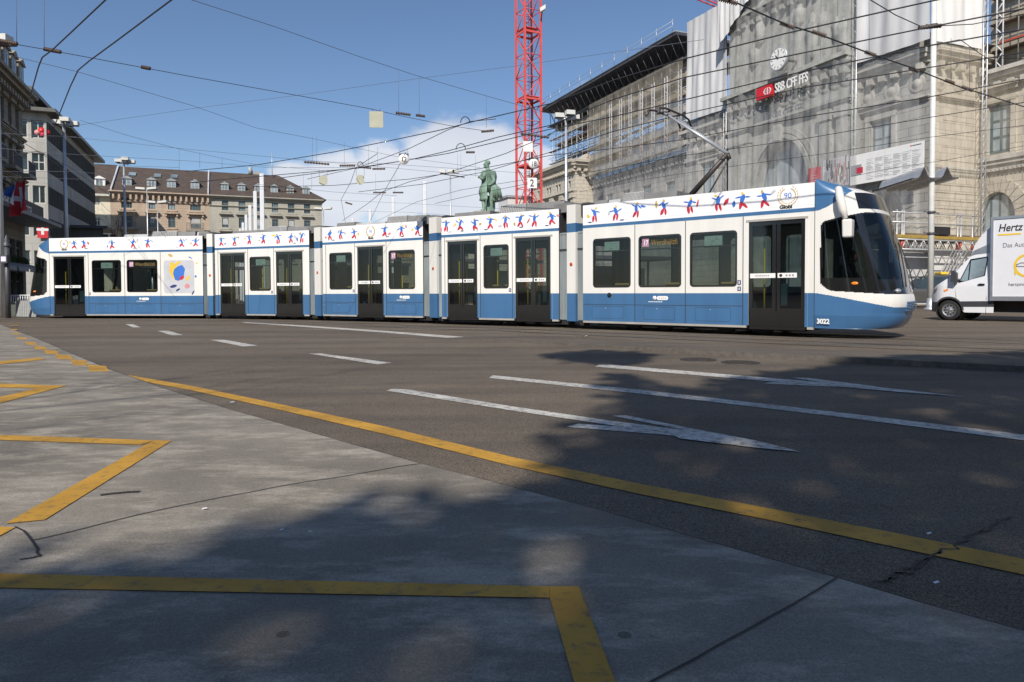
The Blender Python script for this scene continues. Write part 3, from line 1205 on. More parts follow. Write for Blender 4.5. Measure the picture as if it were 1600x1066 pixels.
            x0, x1 = um + .03, um + w * .36
            gm.quad(fr.p(x0, 1.32, -.004), fr.p(x1, 1.32, -.004), fr.p(x1, 1.425, -.004), fr.p(x0, 1.425, -.004), 'film')
            for k in range(7):
                xa = o_['u0'] + .03 + w * .44 * (.22 + .6 * k / 7)
                gm.quad(fr.p(xa, 1.36, -.002), fr.p(xa + w * .028, 1.36, -.002), fr.p(xa + w * .028, 1.385, -.002), fr.p(xa, 1.385, -.002), 'inkgrey')
            gm.lathe(fr.p(x0 + .07, 1.372, -.004), [(0, .002), (.035, .002), (.035, 0)], 'under', 12, fr.n)
            for k in range(3):
                xa = x0 + w * (.14 + .055 * k)
                gm.quad(fr.p(xa, 1.35, -.002), fr.p(xa + w * .035, 1.35, -.002), fr.p(xa + w * .035, 1.392, -.002), fr.p(xa, 1.392, -.002), 'inkgrey')
            gm.build('door_glass', bo)
        # windows
        for k, o_ in enumerate(wops):
            w_ = MB()
            ring(w_, fr, o_, .045, .004, 'tram_black', .05)
            io = inset(o_, .045)
            pl = [fr.p(*p, -.012) for p in outline(io)]
            w_.poly(pl, 'tglass')
            zt = WZ1 - .36
            w_.fbox(fr, io['u0'], io['u1'], zt, zt + .03, -.03, -.006, 'tram_black')
            wo = w_.build('window', bo)
            for kk, p0, p1 in sp['post']:
                if kk == k:
                    pm = MB()
                    a, b = fr.u_of(p0), fr.u_of(p1)
                    pm.fbox(fr, a, b, 2.07, 2.34, -.03, -.02, 'poster')
                    for j in range(14):
                        x = random.uniform(a + .03, b - .1)
                        z_ = random.uniform(2.1, 2.3)
                        pm.fbox(fr, x, x + random.uniform(.02, .08), z_, z_ + .012, -.02, -.019, 'inkgrey')
                    pm.build('poster', bo)
            if k in sp['led']:
                pm = MB()
                a = io['u0'] + .06
                tot = io['u1'] - a - .03
                hh = .145
                pm.fbox(fr, a, a + .19, 2.16, 2.36, -.009, -.006, 'purple')
                textmesh(pm, '17', fr, a + .035, 2.2, .12, 'film', d=-.005, bold=.004, sx=.8)
                textmesh(pm, 'Werdhölzli', fr, a + .25, 2.19, hh, 'led', d=-.005, sx=(tot - .26) / (hh * 6.65))
                pm.build('destination_display', bo)
        # far side glass
        gb = MB()
        for q in bops:
            gb.poly([back.p(*p, -.02) for p in outline(q)], 'tglass')
        gb.build('far_window_glass', bo)
        # interior: seats and grab poles
        for kk, p0, p1 in sp['seatw']:
            sm = MB()
            a, b = fr.u_of(p0), fr.u_of(p1)
            sm.fbox(fr, a, b, .75, 1.21, -.42, -.36, 'seat')
            sm.fbox(fr, a, b, 1.2, 1.25, -.44, -.32, 'seatrim')
            sm.fbox(fr, a, b, .7, .78, -.75, -.36, 'seat')
            sm.fbox(fr, a + .1, b - .1, .36, .7, -.65, -.5, 'steel_d')
            sm.build('seat', bo)
        for u in [L_ * .3, L_ * .62]:
            sm = MB()
            sm.fbox(fr, u - .22, u + .22, .75, 1.22, -TRW + .4, -TRW + .46, 'seat')
            sm.fbox(fr, u - .22, u + .22, .36, .78, -TRW + .1, -TRW + .46, 'seat')
            sm.build('seat', bo)
        pm = MB()
        for o_ in dops:
            w = o_['u1'] - o_['u0']
            for f_ in (.2, .46):
                u = o_['u0'] + w * f_
                if f_ == .46 and i in (0, 1):
                    continue
                pm.tube([fr.p(u, .45, -.3), fr.p(u, 2.0, -.3)], .02, 'pole_y', 8)
            pm.fbox(fr, o_['u0'] + w * .3, o_['u0'] + w * .46, .42, 1.2, -.9, -.86, 'seat')
        for o_ in wops:
            if i in (1, 3) or (i == 2 and o_ is wops[1]):
                u = o_['u0'] + .18
                pm.tube([fr.p(u, .4, -.5), fr.p(u, 2.1 if i != 2 else 1.6, -.5)], .02, 'pole_y', 8)
        pm.build('grab_poles', bo)
        # running gear under the floor
        um_ = MB()
        um_.fbox(fr, .3, L_ - .3, .12, .25, -TRW + .25, -.3, 'under')
        for c in ((L_ * .3, L_ * .72) if i in (0, 4) else (L_ * .5,)):
            for dd in (-.42, -TRW + .42):
                for e in (-.45, .45) if i not in (1, 3) else (-.3, .3):
                    um_.lathe(fr.p(c + e, .29, dd - .05) - Vector((0, 0, fr.o.z)), [(0, 0), (.26, 0), (.29, .02), (.29, .1), (.26, .12), (0, .12)], 'under', 18, fr.n)
            um_.fbox(fr, c - .85, c + .85, .13, .2, -.4, -.2, 'under')
        um_.build('running_gear', bo)
        # roof equipment
        if i == 0:
            units = [(.4, 2.7, .05, .0, 'roofgrey'), (3.1, 4.2, .14, .0, 'rooflight'), (4.3, 5.5, .24, 1, 'rooflight'), (5.5, 6.3, .22, 0, 'roofgrey'), (6.35, 6.85, .2, 0, 'rooflight')]
        elif i == 1:
            units = [(.5, 2.4, .14, 0, 'roofgrey'), (2.2, 3.2, .25, 1, 'rooflight'), (3.2, 4.5, .2, 0, 'roofgrey')]
        elif i == 2:
            units = [(.3, 1.2, .18, 0, 'roofgrey'), (1.2, 2.6, .12, 0, 'rooflight'), (2.6, 3.55, .28, 1, 'rooflight'), (3.55, 4.4, .25, 0, 'roofgrey')]
        elif i == 3:
            units = [(.2, 1.6, .17, 0, 'roofgrey'), (1.9, 2.9, .3, 1, 'rooflight'), (2.9, 4.2, .28, 0, 'roofgrey')]
        else:
            units = [(.05, .55, .16, 0, 'roofgrey'), (.55, .95, .14, 0, 'rooflight'), (.95, 1.65, .28, 1, 'rooflight'), (1.65, 2.6, .2, 0, 'roofgrey'), (3.0, 6.0, .06, 0, 'rooflight')]
        for a, b, h, grill, mt in units:
            rm = MB()
            dd0, dd1 = -TRW + .35, -.3
            sl = .12
            bt, tp = ZT - .3, ZT + h
            P = [fr.p(a, bt, dd1), fr.p(b, bt, dd1), fr.p(b, bt, dd0), fr.p(a, bt, dd0),
                 fr.p(a + (.1 if grill else .02), tp, dd1 - sl), fr.p(b - .02, tp, dd1 - sl), fr.p(b - .02, tp, dd0 + sl), fr.p(a + (.1 if grill else .02), tp, dd0 + sl)]
            rm.hexa(P, mt)
            if grill:
                nn = 15
                for k in range(nn):
                    t0, t1 = (k + .2) / nn, (k + .75) / nn
                    q0, q1 = P[0].lerp(P[1], t0), P[0].lerp(P[1], t1)
                    r0, r1 = P[4].lerp(P[5], t0), P[4].lerp(P[5], t1)
                    off = fr.n * .006
                    rm.quad(q0.lerp(r0, .5) + off, q1.lerp(r1, .5) + off, q1.lerp(r1, .97) + off, q0.lerp(r0, .97) + off, 'roofgrey')
            rm.build('roof_unit', bo)

    def texts():
        fr, L_ = sect[4]
        b4 = [o for o in tram.children if o.name.startswith('body_section')][4]
        mb = MB()
        textmesh(mb, '90', fr, fr.u_of(1231, 300), 3.07, .12, 'pblue', align='CENTER', bold=.0, sx=1.0)
        cu, cz = fr.u_of(1231, 300), 3.12
        for sg in (-1, 1):
            for k in range(9):
                a = R(-78 + k * 17)
                for e in (0, 1):
                    rr = .165 + e * .05
                    x, z_ = cu + sg * rr * math.cos(a), cz + rr * math.sin(a)
                    tx, tz = -sg * math.sin(a) * .035 + sg * .012 * (e * 2 - 1), math.cos(a) * .035
                    nx, nz = sg * math.cos(a) * .012, math.sin(a) * .012
                    mb.poly([fr.p(x - tx, z_ - tz, .004), fr.p(x + nx, z_ + nz, .004), fr.p(x + tx, z_ + tz, .004), fr.p(x - nx, z_ - nz, .004)], 'gold')
        textmesh(mb, 'Globi', fr, fr.u_of(1218, 325), 2.845, .075, 'ink', bold=.006, sx=1.15)
        mb.build('anniversary_wreath', b4)
        # the same motif on the other sections
        for idx, px, py in ((2, 579, 360), (0, 100, 385)):
            f2, l2 = sect[idx]
            bb = [o for o in tram.children if o.name.startswith('body_section')][idx]
            mb = MB()
            cu, cz = f2.u_of(px, py), 3.12
            textmesh(mb, '90', f2, cu, 3.075, .09, 'pblue', align='CENTER')
            for sg in (-1, 1):
                for k in range(9):
                    a = R(-78 + k * 17)
                    x, z_ = cu + sg * .18 * math.cos(a), cz + .18 * math.sin(a)
                    tx, tz = -sg * math.sin(a) * .035, math.cos(a) * .035
                    nx, nz = sg * math.cos(a) * .03, math.sin(a) * .03
                    mb.poly([f2.p(x - tx, z_ - tz, .004), f2.p(x + nx, z_ + nz, .004), f2.p(x + tx, z_ + tz, .004), f2.p(x - nx, z_ - nz, .004)], 'gold')
            textmesh(mb, 'Globi', f2, cu - .12, 2.86, .07, 'ink', bold=.006, sx=1.1)
            mb.build('anniversary_wreath', bb)
        # city badge on the skirt and small stickers
        for idx, px, big in ((0, 224, 0), (2, 631, 0), (4, 1030, 1)):
            f2, l2 = sect[idx]
            bb = [o for o in tram.children if o.name.startswith('body_section')][idx]
            mb = MB()
            u = f2.u_of(px, 465)
            mb.lathe(f2.p(u - .13, .86, 0), [(0, .004), (.055, .004), (.055, 0)], 'film', 16, f2.n)
            o_ = dict(u0=u - .065, u1=u + .25, z0=.81, z1=.91, r=.049)
            mb.poly([f2.p(*p, .004) for p in outline(o_)], 'film')
            for k in range(4):
                mb.fbox(f2, u - .01 + k * .055, u + .025 + k * .055, .84, .875, .004, .006, 'pgrey')
            for k in range(8):
                mb.fbox(f2, u - .3 + k * .05, u - .265 + k * .05, .755, .775, .001, .003, 'film')
            mb.build('skirt_badge', bb)
        for idx, px in ((0, 140), (1, 425), (2, 552.5), (3, 797), (4, 1155)):
            f2, l2 = sect[idx]
            bb = [o for o in tram.children if o.name.startswith('body_section')][idx]
            mb = MB()
            u = f2.u_of(px, 445)
            mb.fbox(f2, u - .04, u + .04, 1.03, 1.13, .001, .004, 'navy')
            mb.fbox(f2, u - .012, u + .012, 1.05, 1.11, .004, .005, 'film')
            if idx == 4:
                mb.fbox(f2, u - .04, u + .04, 1.17, 1.28, .001, .004, 'navy')
                mb.fbox(f2, u - .012, u + .012, 1.19, 1.26, .004, .005, 'film')
            mb.build('sticker', bb)
        # printed frieze: loose dabs of blue, red and yellow
        cols = [[115, 130, 174, 207, 230, 283, 305], [345, 366, 389, 411, 434, 454, 471], [515, 532, 553, 601, 627, 652], [697, 719, 742, 766, 790, 813, 835, 862], [929, 962, 994, 1037, 1078, 1122, 1160, 1194]]
        rnd = random.Random(5)
        for idx, cs in enumerate(cols):
            f2, l2 = sect[idx]
            bb = [o for o in tram.children if o.name.startswith('body_section')][idx]
            mb = MB()

            def dab(u, z_, l, w, ang, mt, d=.003):
                ca, sa = math.cos(ang), math.sin(ang)
                pts = []
                for k in range(9):
                    t = 2 * math.pi * k / 9
                    x, y = l / 2 * math.cos(t) * rnd.uniform(.85, 1.1), w / 2 * math.sin(t) * rnd.uniform(.8, 1.15)
                    pts.append(f2.p(u + x * ca - y * sa, z_ + x * sa + y * ca, d))
                mb.poly(pts, mt)
            for c in cs:
                mb = MB()
                u = f2.u_of(c, 340)
                z_ = 3.09 + rnd.uniform(-.02, .02)
                t = rnd.uniform(-.5, .5)
                K = 1.22
                dab(u, z_ + .05, .19 * K, .085 * K, math.pi / 2 + t, 'pblue', .003)
                dab(u + rnd.uniform(-.12, -.06), z_ + rnd.uniform(.04, .13), .17, .036, rnd.uniform(-.9, .9), 'pblue', .004)
                dab(u + rnd.uniform(.06, .12), z_ + rnd.uniform(.04, .13), .17, .036, rnd.uniform(-.9, .9), 'pblue', .0045)
                dab(u - .04, z_ - .10, .19, .08, math.pi / 2 + rnd.uniform(-.9, .2), 'pred', .005)
                dab(u + .05, z_ - .10, .19, .065, math.pi / 2 + rnd.uniform(-.2, .9), 'pred', .0055)
                dab(u + rnd.uniform(-.06, .06), z_ + .17, .08, .06, rnd.uniform(0, 3), rnd.choice(['pyel', 'pyel', 'gold']), .006)
                dab(u + rnd.choice((-.2, .2)), z_ + rnd.uniform(-.12, .14), rnd.uniform(.08, .2), rnd.uniform(.04, .1), rnd.uniform(0, 3), rnd.choice(['pgrey', 'pyel', 'ppink', 'pblue', 'gold', 'pred']), .0065)
                if rnd.random() < .6:
                    dab(u + rnd.uniform(-.2, .2), z_ - .19, .14, .03, 0, rnd.choice(['navy', 'pgrey', 'ink']), .007)
                mb.build('printed_figure', bb)
            # pale halo shapes fill in a bigger printed panel on the last section
            if idx == 0:
                mb = MB()
                o_ = dict(u0=f2.u_of(256, 430), u1=f2.u_of(303.5, 430), z0=1.08, z1=2.4, r=.12)
                mb.poly([f2.p(*p, .002) for p in outline(o_)], 'pgrey')
                uc = (o_['u0'] + o_['u1']) / 2
                dab(uc - .2, 1.95, .8, .38, 1.9, 'pyel', .004)
                dab(uc + .02, 1.9, .66, .5, 1.2, 'pblue', .005)
                dab(uc + .12, 1.7, .25, .14, .6, 'pred', .006)
                dab(uc - .1, 2.25, .5, .12, .5, 'pyel', .0065)
                dab(uc + .38, 1.68, .22, .13, .9, 'pyel', .007)
                dab(uc - .25, 1.36, .34, .12, .2, 'navy', .005)
                dab(uc - .05, 1.22, .22, .08, .5, 'navy', .006)
                dab(uc + .35, 1.36, .24, .2, .5, 'ppink', .005)
                dab(uc - .36, 2.6, .22, .1, -.4, 'gold', .005)
                dab(uc + .5, 2.5, .2, .05, -.4, 'pblue', .005)
                dab(uc + .78, 2.28, .08, .06, 0, 'pyel', .005)
                dab(uc + .72, 1.75, .09, .09, 0, 'pblue', .005)
                dab(uc + .6, 1.1, .2, .06, 1.0, 'navy', .005)
                mb.build('printed_panel', bb)
        # blue lettering of the fleet number sits on the cab
    texts()

    # articulation portals ------------------------------------------------
    for i in range(4):
        f0, l0 = sect[i]
        f1, l1 = sect[i + 1]
        a, b = f0.p(l0, 0, 0), f1.p(0, 0, 0)
        fr = Frame((a.x, a.y, 0), b - a)
        g = (b - a).length
        z0 = min(f0.o.z, f1.o.z)
        pw = {0: (324.7, 336), 1: (493, 503), 2: (672.7, 684.5), 3: (887.7, 901.3)}[i]
        u0, u1 = max(.08, fr.u_of(pw[0])), min(g - .08, fr.u_of(pw[1]))
        pm = MB()
        for za, zb, mt in ((ZB0 - .03, ZB1, 'tram_blue'), (ZB1, ZS - .08, 'tram_white'), (ZS - .08, ZS + .17, 'tram_blue'), (ZS + .17, ZT + .06, 'tram_white')):
            pm.fbox(fr, u0, u1, za + z0, zb + z0, -.3, .05, mt)
            pm.fbox(fr, u0, u1, za + z0, zb + z0, -TRW - .05, -TRW + .3, mt)
        pm.fbox(fr, u0, u1, ZT - .2 + z0, ZT + .055 + z0, -TRW + .3, -.3, 'roofgrey')
        po = pm.build('articulation_portal', tram)
        pm = MB()
        pm.lathe(fr.p((u0 + u1) / 2, 1.78 + z0, .05), [(0, .012), (.05, .012), (.055, 0)], 'amber_red', 14, fr.n)
        pm.build('side_reflector', po)
        bm_ = MB()
        for s0, s1 in ((0, u0), (u1, g)):
            n = max(3, int((s1 - s0) / .055))
            # pleats as a zigzag wall on both sides
            for side in (0, 1):
                pts = []
                for k in range(2 * n + 1):
                    u = s0 + (s1 - s0) * k / (2 * n)
                    d = (-.12 if k % 2 else -.03)
                    if side:
                        d = -TRW - d
                    pts.append((u, d))
                for (ua, da), (ub, db) in zip(pts, pts[1:]):
                    bm_.quad(fr.p(ua, ZB0 + z0, da), fr.p(ub, ZB0 + z0, db), fr.p(ub, ZS - .1 + z0, db), fr.p(ua, ZS - .1 + z0, da), 'bellows')
            bm_.fbox(fr, s0, s1, ZS - .1 + z0, ZS - .06 + z0, -TRW + .04, -.04, 'bellows')
            bm_.fbox(fr, s0, s1, ZS + z0, ZT - .12 + z0, -TRW + .35, -.28, 'under')
            bm_.fbox(fr, s0, s1, 2.2 + z0, 2.22 + z0, -.04, -.01, 'rubber')
            bm_.fbox(fr, s0 + .03, s1 - .02, ZB0 - .14 + z0, ZB0 + .12 + z0, -.3, -.08, 'under')
        bm_.fbox(fr, -.05, g + .05, ZB0 + .0 + z0, ZB0 + .1 + z0, -TRW + .2, -.3, 'floor')
        bm_.build('bellows', tram)
        rm = MB()
        rm.fbox(fr, -.32, u0 - .02, ZT - .1 + z0, ZT + .16 + z0, -TRW + .4, -.12, 'roofgrey')
        rm.fbox(fr, u1 + .02, g + .05, ZT - .25 + z0, ZT + .1 + z0, -TRW + .4, -.16, 'steel_d')
        for k in range(6):
            z_ = ZT - .22 + k * .05 + z0
            rm.fbox(fr, u1 + .03, g + .04, z_, z_ + .02, -.16, -.13, 'under')
        rm.build('joint_cover', tram)

    # cabs ----------------------------------------------------------------
    def nose(O, fw, side, z0, front):
        """O = near cab line corner on the ground; fw = driving direction; side = inward direction"""
        def P(x, y, z):
            return O + fw * x + side * y + UP * (z + z0)
        NA, NZ = (220, 260) if front else (110, 130)
        zt = 3.44 if front else 3.4
        zl = [.22 + (zt - .22) * k / NZ for k in range(NZ + 1)]

        def prof(z):
            return prof0(z) * (.86 if front else .80)

        def prof0(z):
            if z < .55:
                t = (z - .22) / .33
                return 1.62 + .25 * math.sin(t * math.pi / 2)**.7
            if z < 1.02:
                t = (z - .55) / .47
                return 1.87 + .06 * math.sin(t * math.pi)
            if z < 2.68:
                t = (z - 1.02) / 1.66
                return 1.87 - .42 * t - .12 * t * t
            if z < 3.08:
                t = (z - 2.68) / .4
                return 1.33 - .16 * t
            t = (z - 3.08) / (zt - 3.08)
            return 1.17 - 1.12 * (t**1.25)
        vs, fs = [], []
        me = MB()
        grid = []
        for z in zl:
            Lz = prof(z)
            hw = TRW / 2
            row = []
            # superellipse plan; sides run straight first and then turn
            n = 3.0
            for k in range(NA + 1):
                ph = math.pi * k / NA
                c, s_ = math.cos(ph), math.sin(ph)
                y = hw - hw * (abs(c)**(2 / n)) * (1 if c >= 0 else -1)
                x = Lz * (abs(s_)**(2 / (n * .82)))
                inn = .0
                if z > 3.08:
                    t = (z - 3.08) / (zt - 3.08)
                    inn = .05 * t * t
                if z < .5:
                    inn = .05 * (1 - (z - .22) / .28)
                y = hw + (y - hw) * (1 - inn)
                row.append((x, y, ph))
            grid.append(row)

        def kind(x, y, z, ph):
            L_ = prof(z)
            sd = abs(math.cos(ph))
            frontal = sd < .62
            # lower livery
            zb = ZB1 - .30 * min(1, x / 1.45)**1.15
            if z < zb:
                return 'tram_blue'
            # black band and glazing
            x0 = .12
            zlow = 1.02 + (.18 * max(0, 1 - (x - x0) / .28)**2 if x < x0 + .28 else 0) - .07 * min(1, max(0, x - .4))
            ztop = 2.50 + .17 * min(1, max(0, (x - x0) / .8))
            zr = ztop - (.09 * max(0, 1 - (x - x0) / .09)**2 if x < x0 + .09 else 0)
            if x > x0 and zlow < z < zr:
                if z > 1.30 + .0 * x and sd > .80 and x > x0 + .04 and z < zr - .04:
                    return 'cglass'
                if z > 1.26 and sd < .70 and z < zr - .03:
                    return 'cglass'
                return 'tram_black'
            if sd < .74 and 2.75 < z < 3.09:
                return 'tram_black'
            if z > 3.2:
                return 'tram_blue'
            if sd > .70:
                zz = 2.74 + .42 * min(1, (x / .72))**1.6
                if z > zz:
                    return 'tram_blue'
            return 'tram_white'
        shell, glass = MB(), MB()
        for r0, z_0, r1, z_1 in zip(grid, zl, grid[1:], zl[1:]):
            for k in range(NA):
                a, b, c, d = r0[k], r0[k + 1], r1[k + 1], r1[k]
                mz = (z_0 + z_1) / 2
                mt = kind((a[0] + c[0]) / 2, (a[1] + c[1]) / 2, mz, (a[2] + b[2]) / 2)
                (glass if mt == 'cglass' else shell).add([P(a[0], a[1], z_0), P(b[0], b[1], z_0), P(c[0], c[1], z_1), P(d[0], d[1], z_1)], [(0, 1, 2, 3)], mt, False)
        top = grid[-1]
        shell.poly([P(x, y, zt) for x, y, _ in top], 'tram_blue')
        shell.poly([P(x, y, .22) for x, y, _ in grid[0]], 'under')
        shell.quad(P(0, 0, .22), P(0, .75, .22), P(0, .75, 3.3), P(0, 0, 3.3), 'steel_d')
        shell.quad(P(0, 1.5, .22), P(0, TRW, .22), P(0, TRW, 3.3), P(0, 1.5, 3.3), 'steel_d')
        shell.quad(P(0, .75, 2.2), P(0, 1.5, 2.2), P(0, 1.5, 3.3), P(0, .75, 3.3), 'steel_d')
        so = shell.build('cab', tram)
        me = so.data
        bm = bmesh.new()
        bm.from_mesh(me)
        bmesh.ops.remove_doubles(bm, verts=bm.verts, dist=.0004)
        for f in bm.faces:
            f.smooth = True
        bm.to_mesh(me)
        bm.free()
        me = MB()
        gg = glass.build('cab_glass', so)
        bm = bmesh.new()
        bm.from_mesh(gg.data)
        bmesh.ops.remove_doubles(bm, verts=bm.verts, dist=.0004)
        for f in bm.faces:
            f.smooth = True
        bm.to_mesh(gg.data)
        bm.free()
        # interior
        mb = MB()
        mb.hexa([P(.05, .1, .5), P(1.2, .3, .5), P(1.2, TRW - .3, .5), P(.05, TRW - .1, .5), P(.05, .1, .6), P(1.2, .3, .6), P(1.2, TRW - .3, .6), P(.05, TRW - .1, .6)], 'floor')
        mb.hexa([P(.95, .4, .6), P(1.3, .55, .6), P(1.3, TRW - .55, .6), P(.95, TRW - .4, .6), P(.95, .35, 1.22), P(1.55, .7, 1.14), P(1.55, TRW - .7, 1.14), P(.95, TRW - .35, 1.22)], 'under')
        mb.box(P(.3, TRW / 2, 1.35), (.1, .5, .9), 'seat', fw, side)
        mb.box(P(.45, TRW / 2, .95), (.45, .5, .12), 'seat', fw, side)
        mb.quad(P(.1, .15, 2.66), P(1.1, .5, 2.66), P(1.1, TRW - .5, 2.66), P(.1, TRW - .15, 2.66), 'under')
        mb.build('cab_interior', so)
        ff = Frame(P(0, 0, 0), fw, -side)
        ff.o.z = z0
        # seam between cab and body
        mb = MB()
        mb.fbox(ff, -.004, .008, .25, 3.36, .0, .004, 'tram_seam')
        mb.build('cab_seam', so)
        if front:
            mb = MB()
            textmesh(mb, '3022', ff, .06, .325, .1, 'film', d=.004, bold=.006, sx=.9)
            mb.build('fleet_number', so)
        # side indicator
        def surf(x_t, z):
            """point on the near side skin at forward distance x_t"""
            Lz = prof(z)
            best = None
            for k in range(NA // 2 + 1):
                ph = math.pi * k / NA
                x = Lz * (abs(math.sin(ph))**(2 / (3.0 * .82)))
                if x >= x_t:
                    y = TRW / 2 - TRW / 2 * (abs(math.cos(ph))**(2 / 3.0))
                    return P(x, y, z)
            return P(Lz, TRW / 2, z)
        mb = MB()
        c = surf(.78, 1.18)
        mb.ball(c - side * .01, .07, 'orange', 8, (1.0, .35, .5), fw, side)
        mb.build('indicator', so)
        # mirror on its arm
        if not front:
            return P
        mb = MB()
        c0 = P(.45, -.02, 3.08)
        arm = [P(.50, .06, 3.12), P(.52, -.16, 3.14), P(.56, -.2, 2.95), P(.62, -.2, 2.7), P(.66, -.18, 2.52)]
        mb.tube(arm, [.055, .075, .085, .08, .05], 'tram_white', 12)
        mb.build('mirror_arm', so)
        mb = MB()
        q = P(.72, -.2, 2.31)
        mh = MB()
        pts = []
        for (sx, sy, sz) in ((-1, -1, -1), (1, -1, -1), (1, 1, -1), (-1, 1, -1), (-1, -1, 1), (1, -1, 1), (1, 1, 1), (-1, 1, 1)):
            k = .92 if sz < 0 else 1
            pts.append(q + fw * (sx * .10 * k) + side * (sy * .12 * k) + UP * (sz * .19))
        mb.hexa(pts, 'tram_white')
        mo = mb.build('mirror', so)
        bv = mo.modifiers.new('bevel', 'BEVEL')
        bv.width = .04
        bv.segments = 3
        # lamps, couplers and grille on the front
        mb = MB()
        for sgn in (1, -1):
            yy = TRW / 2 + sgn * -.62
            k = None
            for ph_k in range(NA + 1):
                x, y, ph = grid[int((.98 - .22) / (zt - .22) * NZ)][ph_k]
                if (sgn > 0 and y >= yy) or (sgn < 0 and y >= yy):
                    k = (x, y)
                    break
            mb.ball(P(k[0] - .03, k[1], 1.02), .1, 'steel', 8, (.6, 1.2, .5), fw, side)
        mb.build('headlight', so)
        mb = MB()
        for k in range(4):
            z_ = .60 + k * .055
            zi = int((z_ - .22) / (zt - .22) * NZ)
            row = [g for g in grid[zi] if TRW / 2 - .42 < g[1] < TRW / 2 + .42]
            for g0, g1 in zip(row, row[1:]):
                mb.hexa([P(g0[0] - .02, g0[1], z_), P(g1[0] - .02, g1[1], z_), P(g1[0] + .045, g1[1], z_), P(g0[0] + .045, g0[1], z_),
                         P(g0[0] - .02, g0[1], z_ + .03), P(g1[0] - .02, g1[1], z_ + .03), P(g1[0] + .045, g1[1], z_ + .03), P(g0[0] + .045, g0[1], z_ + .03)], 'tram_blue')
        mb.build('bumper_grille', so)
        # wipers, emblem, display
        mb = MB()
        for yy in (.8, 1.5):
            pts = []
            for t in range(7):
                z_ = 1.1 + t * .16
                zi = int((z_ - .22) / (zt - .22) * NZ)
                row = grid[zi]
                y_t = yy + .35 * t / 6
                g = min(row[10:-10], key=lambda g_: abs(g_[1] - y_t))
                pts.append(P(g[0] + .035, g[1], z_))
            mb.tube(pts, .014, 'rubber', 6)
        mb.build('wipers', so)
        if front:
            mb = MB()
            for (y0, z_0, z_1, mt) in ((0, 1.0, 1.04, 'film'), (0, 1.05, 1.13, 'film')):
                zi = int((z_0 - .22) / (zt - .22) * NZ)
                zj = int((z_1 - .22) / (zt - .22) * NZ)
                r0 = [g for g in grid[zi] if TRW / 2 + .02 < g[1] < TRW / 2 + .22]
                r1 = [g for g in grid[zj] if TRW / 2 + .02 < g[1] < TRW / 2 + .22]
                m_ = min(len(r0), len(r1))
                for k in range(m_ - 1):
                    mm = 'pblue' if (k >= m_ * .5 and z_0 > 1.02) else mt
                    mb.quad(P(r0[k][0] + .006, r0[k][1], z_0), P(r0[k + 1][0] + .006, r0[k + 1][1], z_0), P(r1[k + 1][0] + .006, r1[k + 1][1], z_1), P(r1[k][0] + .006, r1[k][1], z_1), mm)
            mb.build('city_emblem', so)
            # route board and ticket behind the windscreen
            mb = MB()
            mb.box(P(1.18, 1.45, 1.85), (.01, .32, .42), 'pgrey', fw, side)
            mb.box(P(1.19, 1.45, 1.93), (.01, .28, .2), 'pblue', fw, side)
            mb.build('notice_board', so)
            mb = MB()
            mb.box(P(1.33, 1.0, 1.24), (.01, .07, .16), 'orange', fw, side)
            mb.box(P(1.33, 1.12, 1.24), (.01, .07, .16), 'orange', fw, side)
            mb.build('orange_card', so)
        return P

    f4, l4 = sect[4]
    O = f4.p(l4, 0, 0)
    Pf = nose(O, f4.u, -f4.n, 0, True)
    f0, l0 = sect[0]
    nose(f0.p(0, 0, 0) * 1.0 - UP * f0.o.z, -f0.u, -f0.n, f0.o.z, False)

    # driver
    d = thing('person', 'tram driver in dark uniform sitting at the controls behind the cab window', 'person', Pf(.42, TRW / 2, 1.0))
    X, Yv = f4.u, -f4.n

    def D(x, y, z):
        return tuple(Pf(.42 + x, TRW / 2 + y, 1.0 + z))
    ch = [[(D(0, 0, .05), .15), (D(-.02, 0, .3), .15), (D(0, 0, .5), .13), (D(.02, 0, .6), .06), (D(.03, 0, .66), .055)],
          [(D(0, 0, .5), .13), (D(0, -.2, .48), .06), (D(.15, -.25, .25), .045), (D(.4, -.2, .25), .035), (D(.48, -.18, .26), .03)],
          [(D(0, 0, .5), .13), (D(0, .2, .48), .06), (D(.15, .25, .25), .045), (D(.4, .2, .25), .035), (D(.48, .18, .26), .03)],
          [(D(0, 0, .05), .15), (D(.1, -.12, .03), .09), (D(.42, -.13, .05), .07), (D(.48, -.13, -.35), .05)],
          [(D(0, 0, .05), .15), (D(.1, .12, .03), .09), (D(.42, .13, .05), .07), (D(.48, .13, -.35), .05)]]
    M['uniform'] = mat('dark_uniform_cloth', (.03, .035, .06), .8)
    M['skin'] = mat('skin', (.48, .28, .2), .6, var=.05)
    M['hair'] = mat('hair_brown', (.05, .03, .02), .8)
    skinned('body', ch, d, 'uniform', 1)
    mb = MB()
    mb.ball(D(.05, 0, .78), .11, 'skin', 10, (1.0, .8, 1.2), X, Yv)
    mb.ball(D(.155, 0, .76), .02, 'skin', 6, (1, .7, 1.2), X, Yv)
    mb.build('head', d)
    mb = MB()
    mb.ball(D(.03, 0, .81), .115, 'hair', 10, (1.0, .85, 1.05), X, Yv)
    mb.build('hair', d)

    # pantograph ----------------------------------------------------------
    pf = Frame(f4.p(0, 0, -TRW / 2), f4.u, f4.n)
    ub, zb = pf.uz(1071, 304)
    ue, ze = pf.uz(1137, 240)
    uh, zh = pf.uz(1046, 180)
    b4 = [o for o in tram.children if o.name.startswith('body_section')][4]
    pa = MB()
    foot = pf.p(ub, ZT + .02, 0)
    elb = pf.p(ue, ze, 0)
    head = pf.p(uh, zh, 0)
    pa.fbox(pf, ub - .4, ub + .9, ZT - .3, ZT + .02, -.5, .5, 'pantofoot')
    pa.tube([foot, elb], [.075, .06], 'pantofoot', 10)
    po = pa.build('pantograph', b4)
    pa = MB()
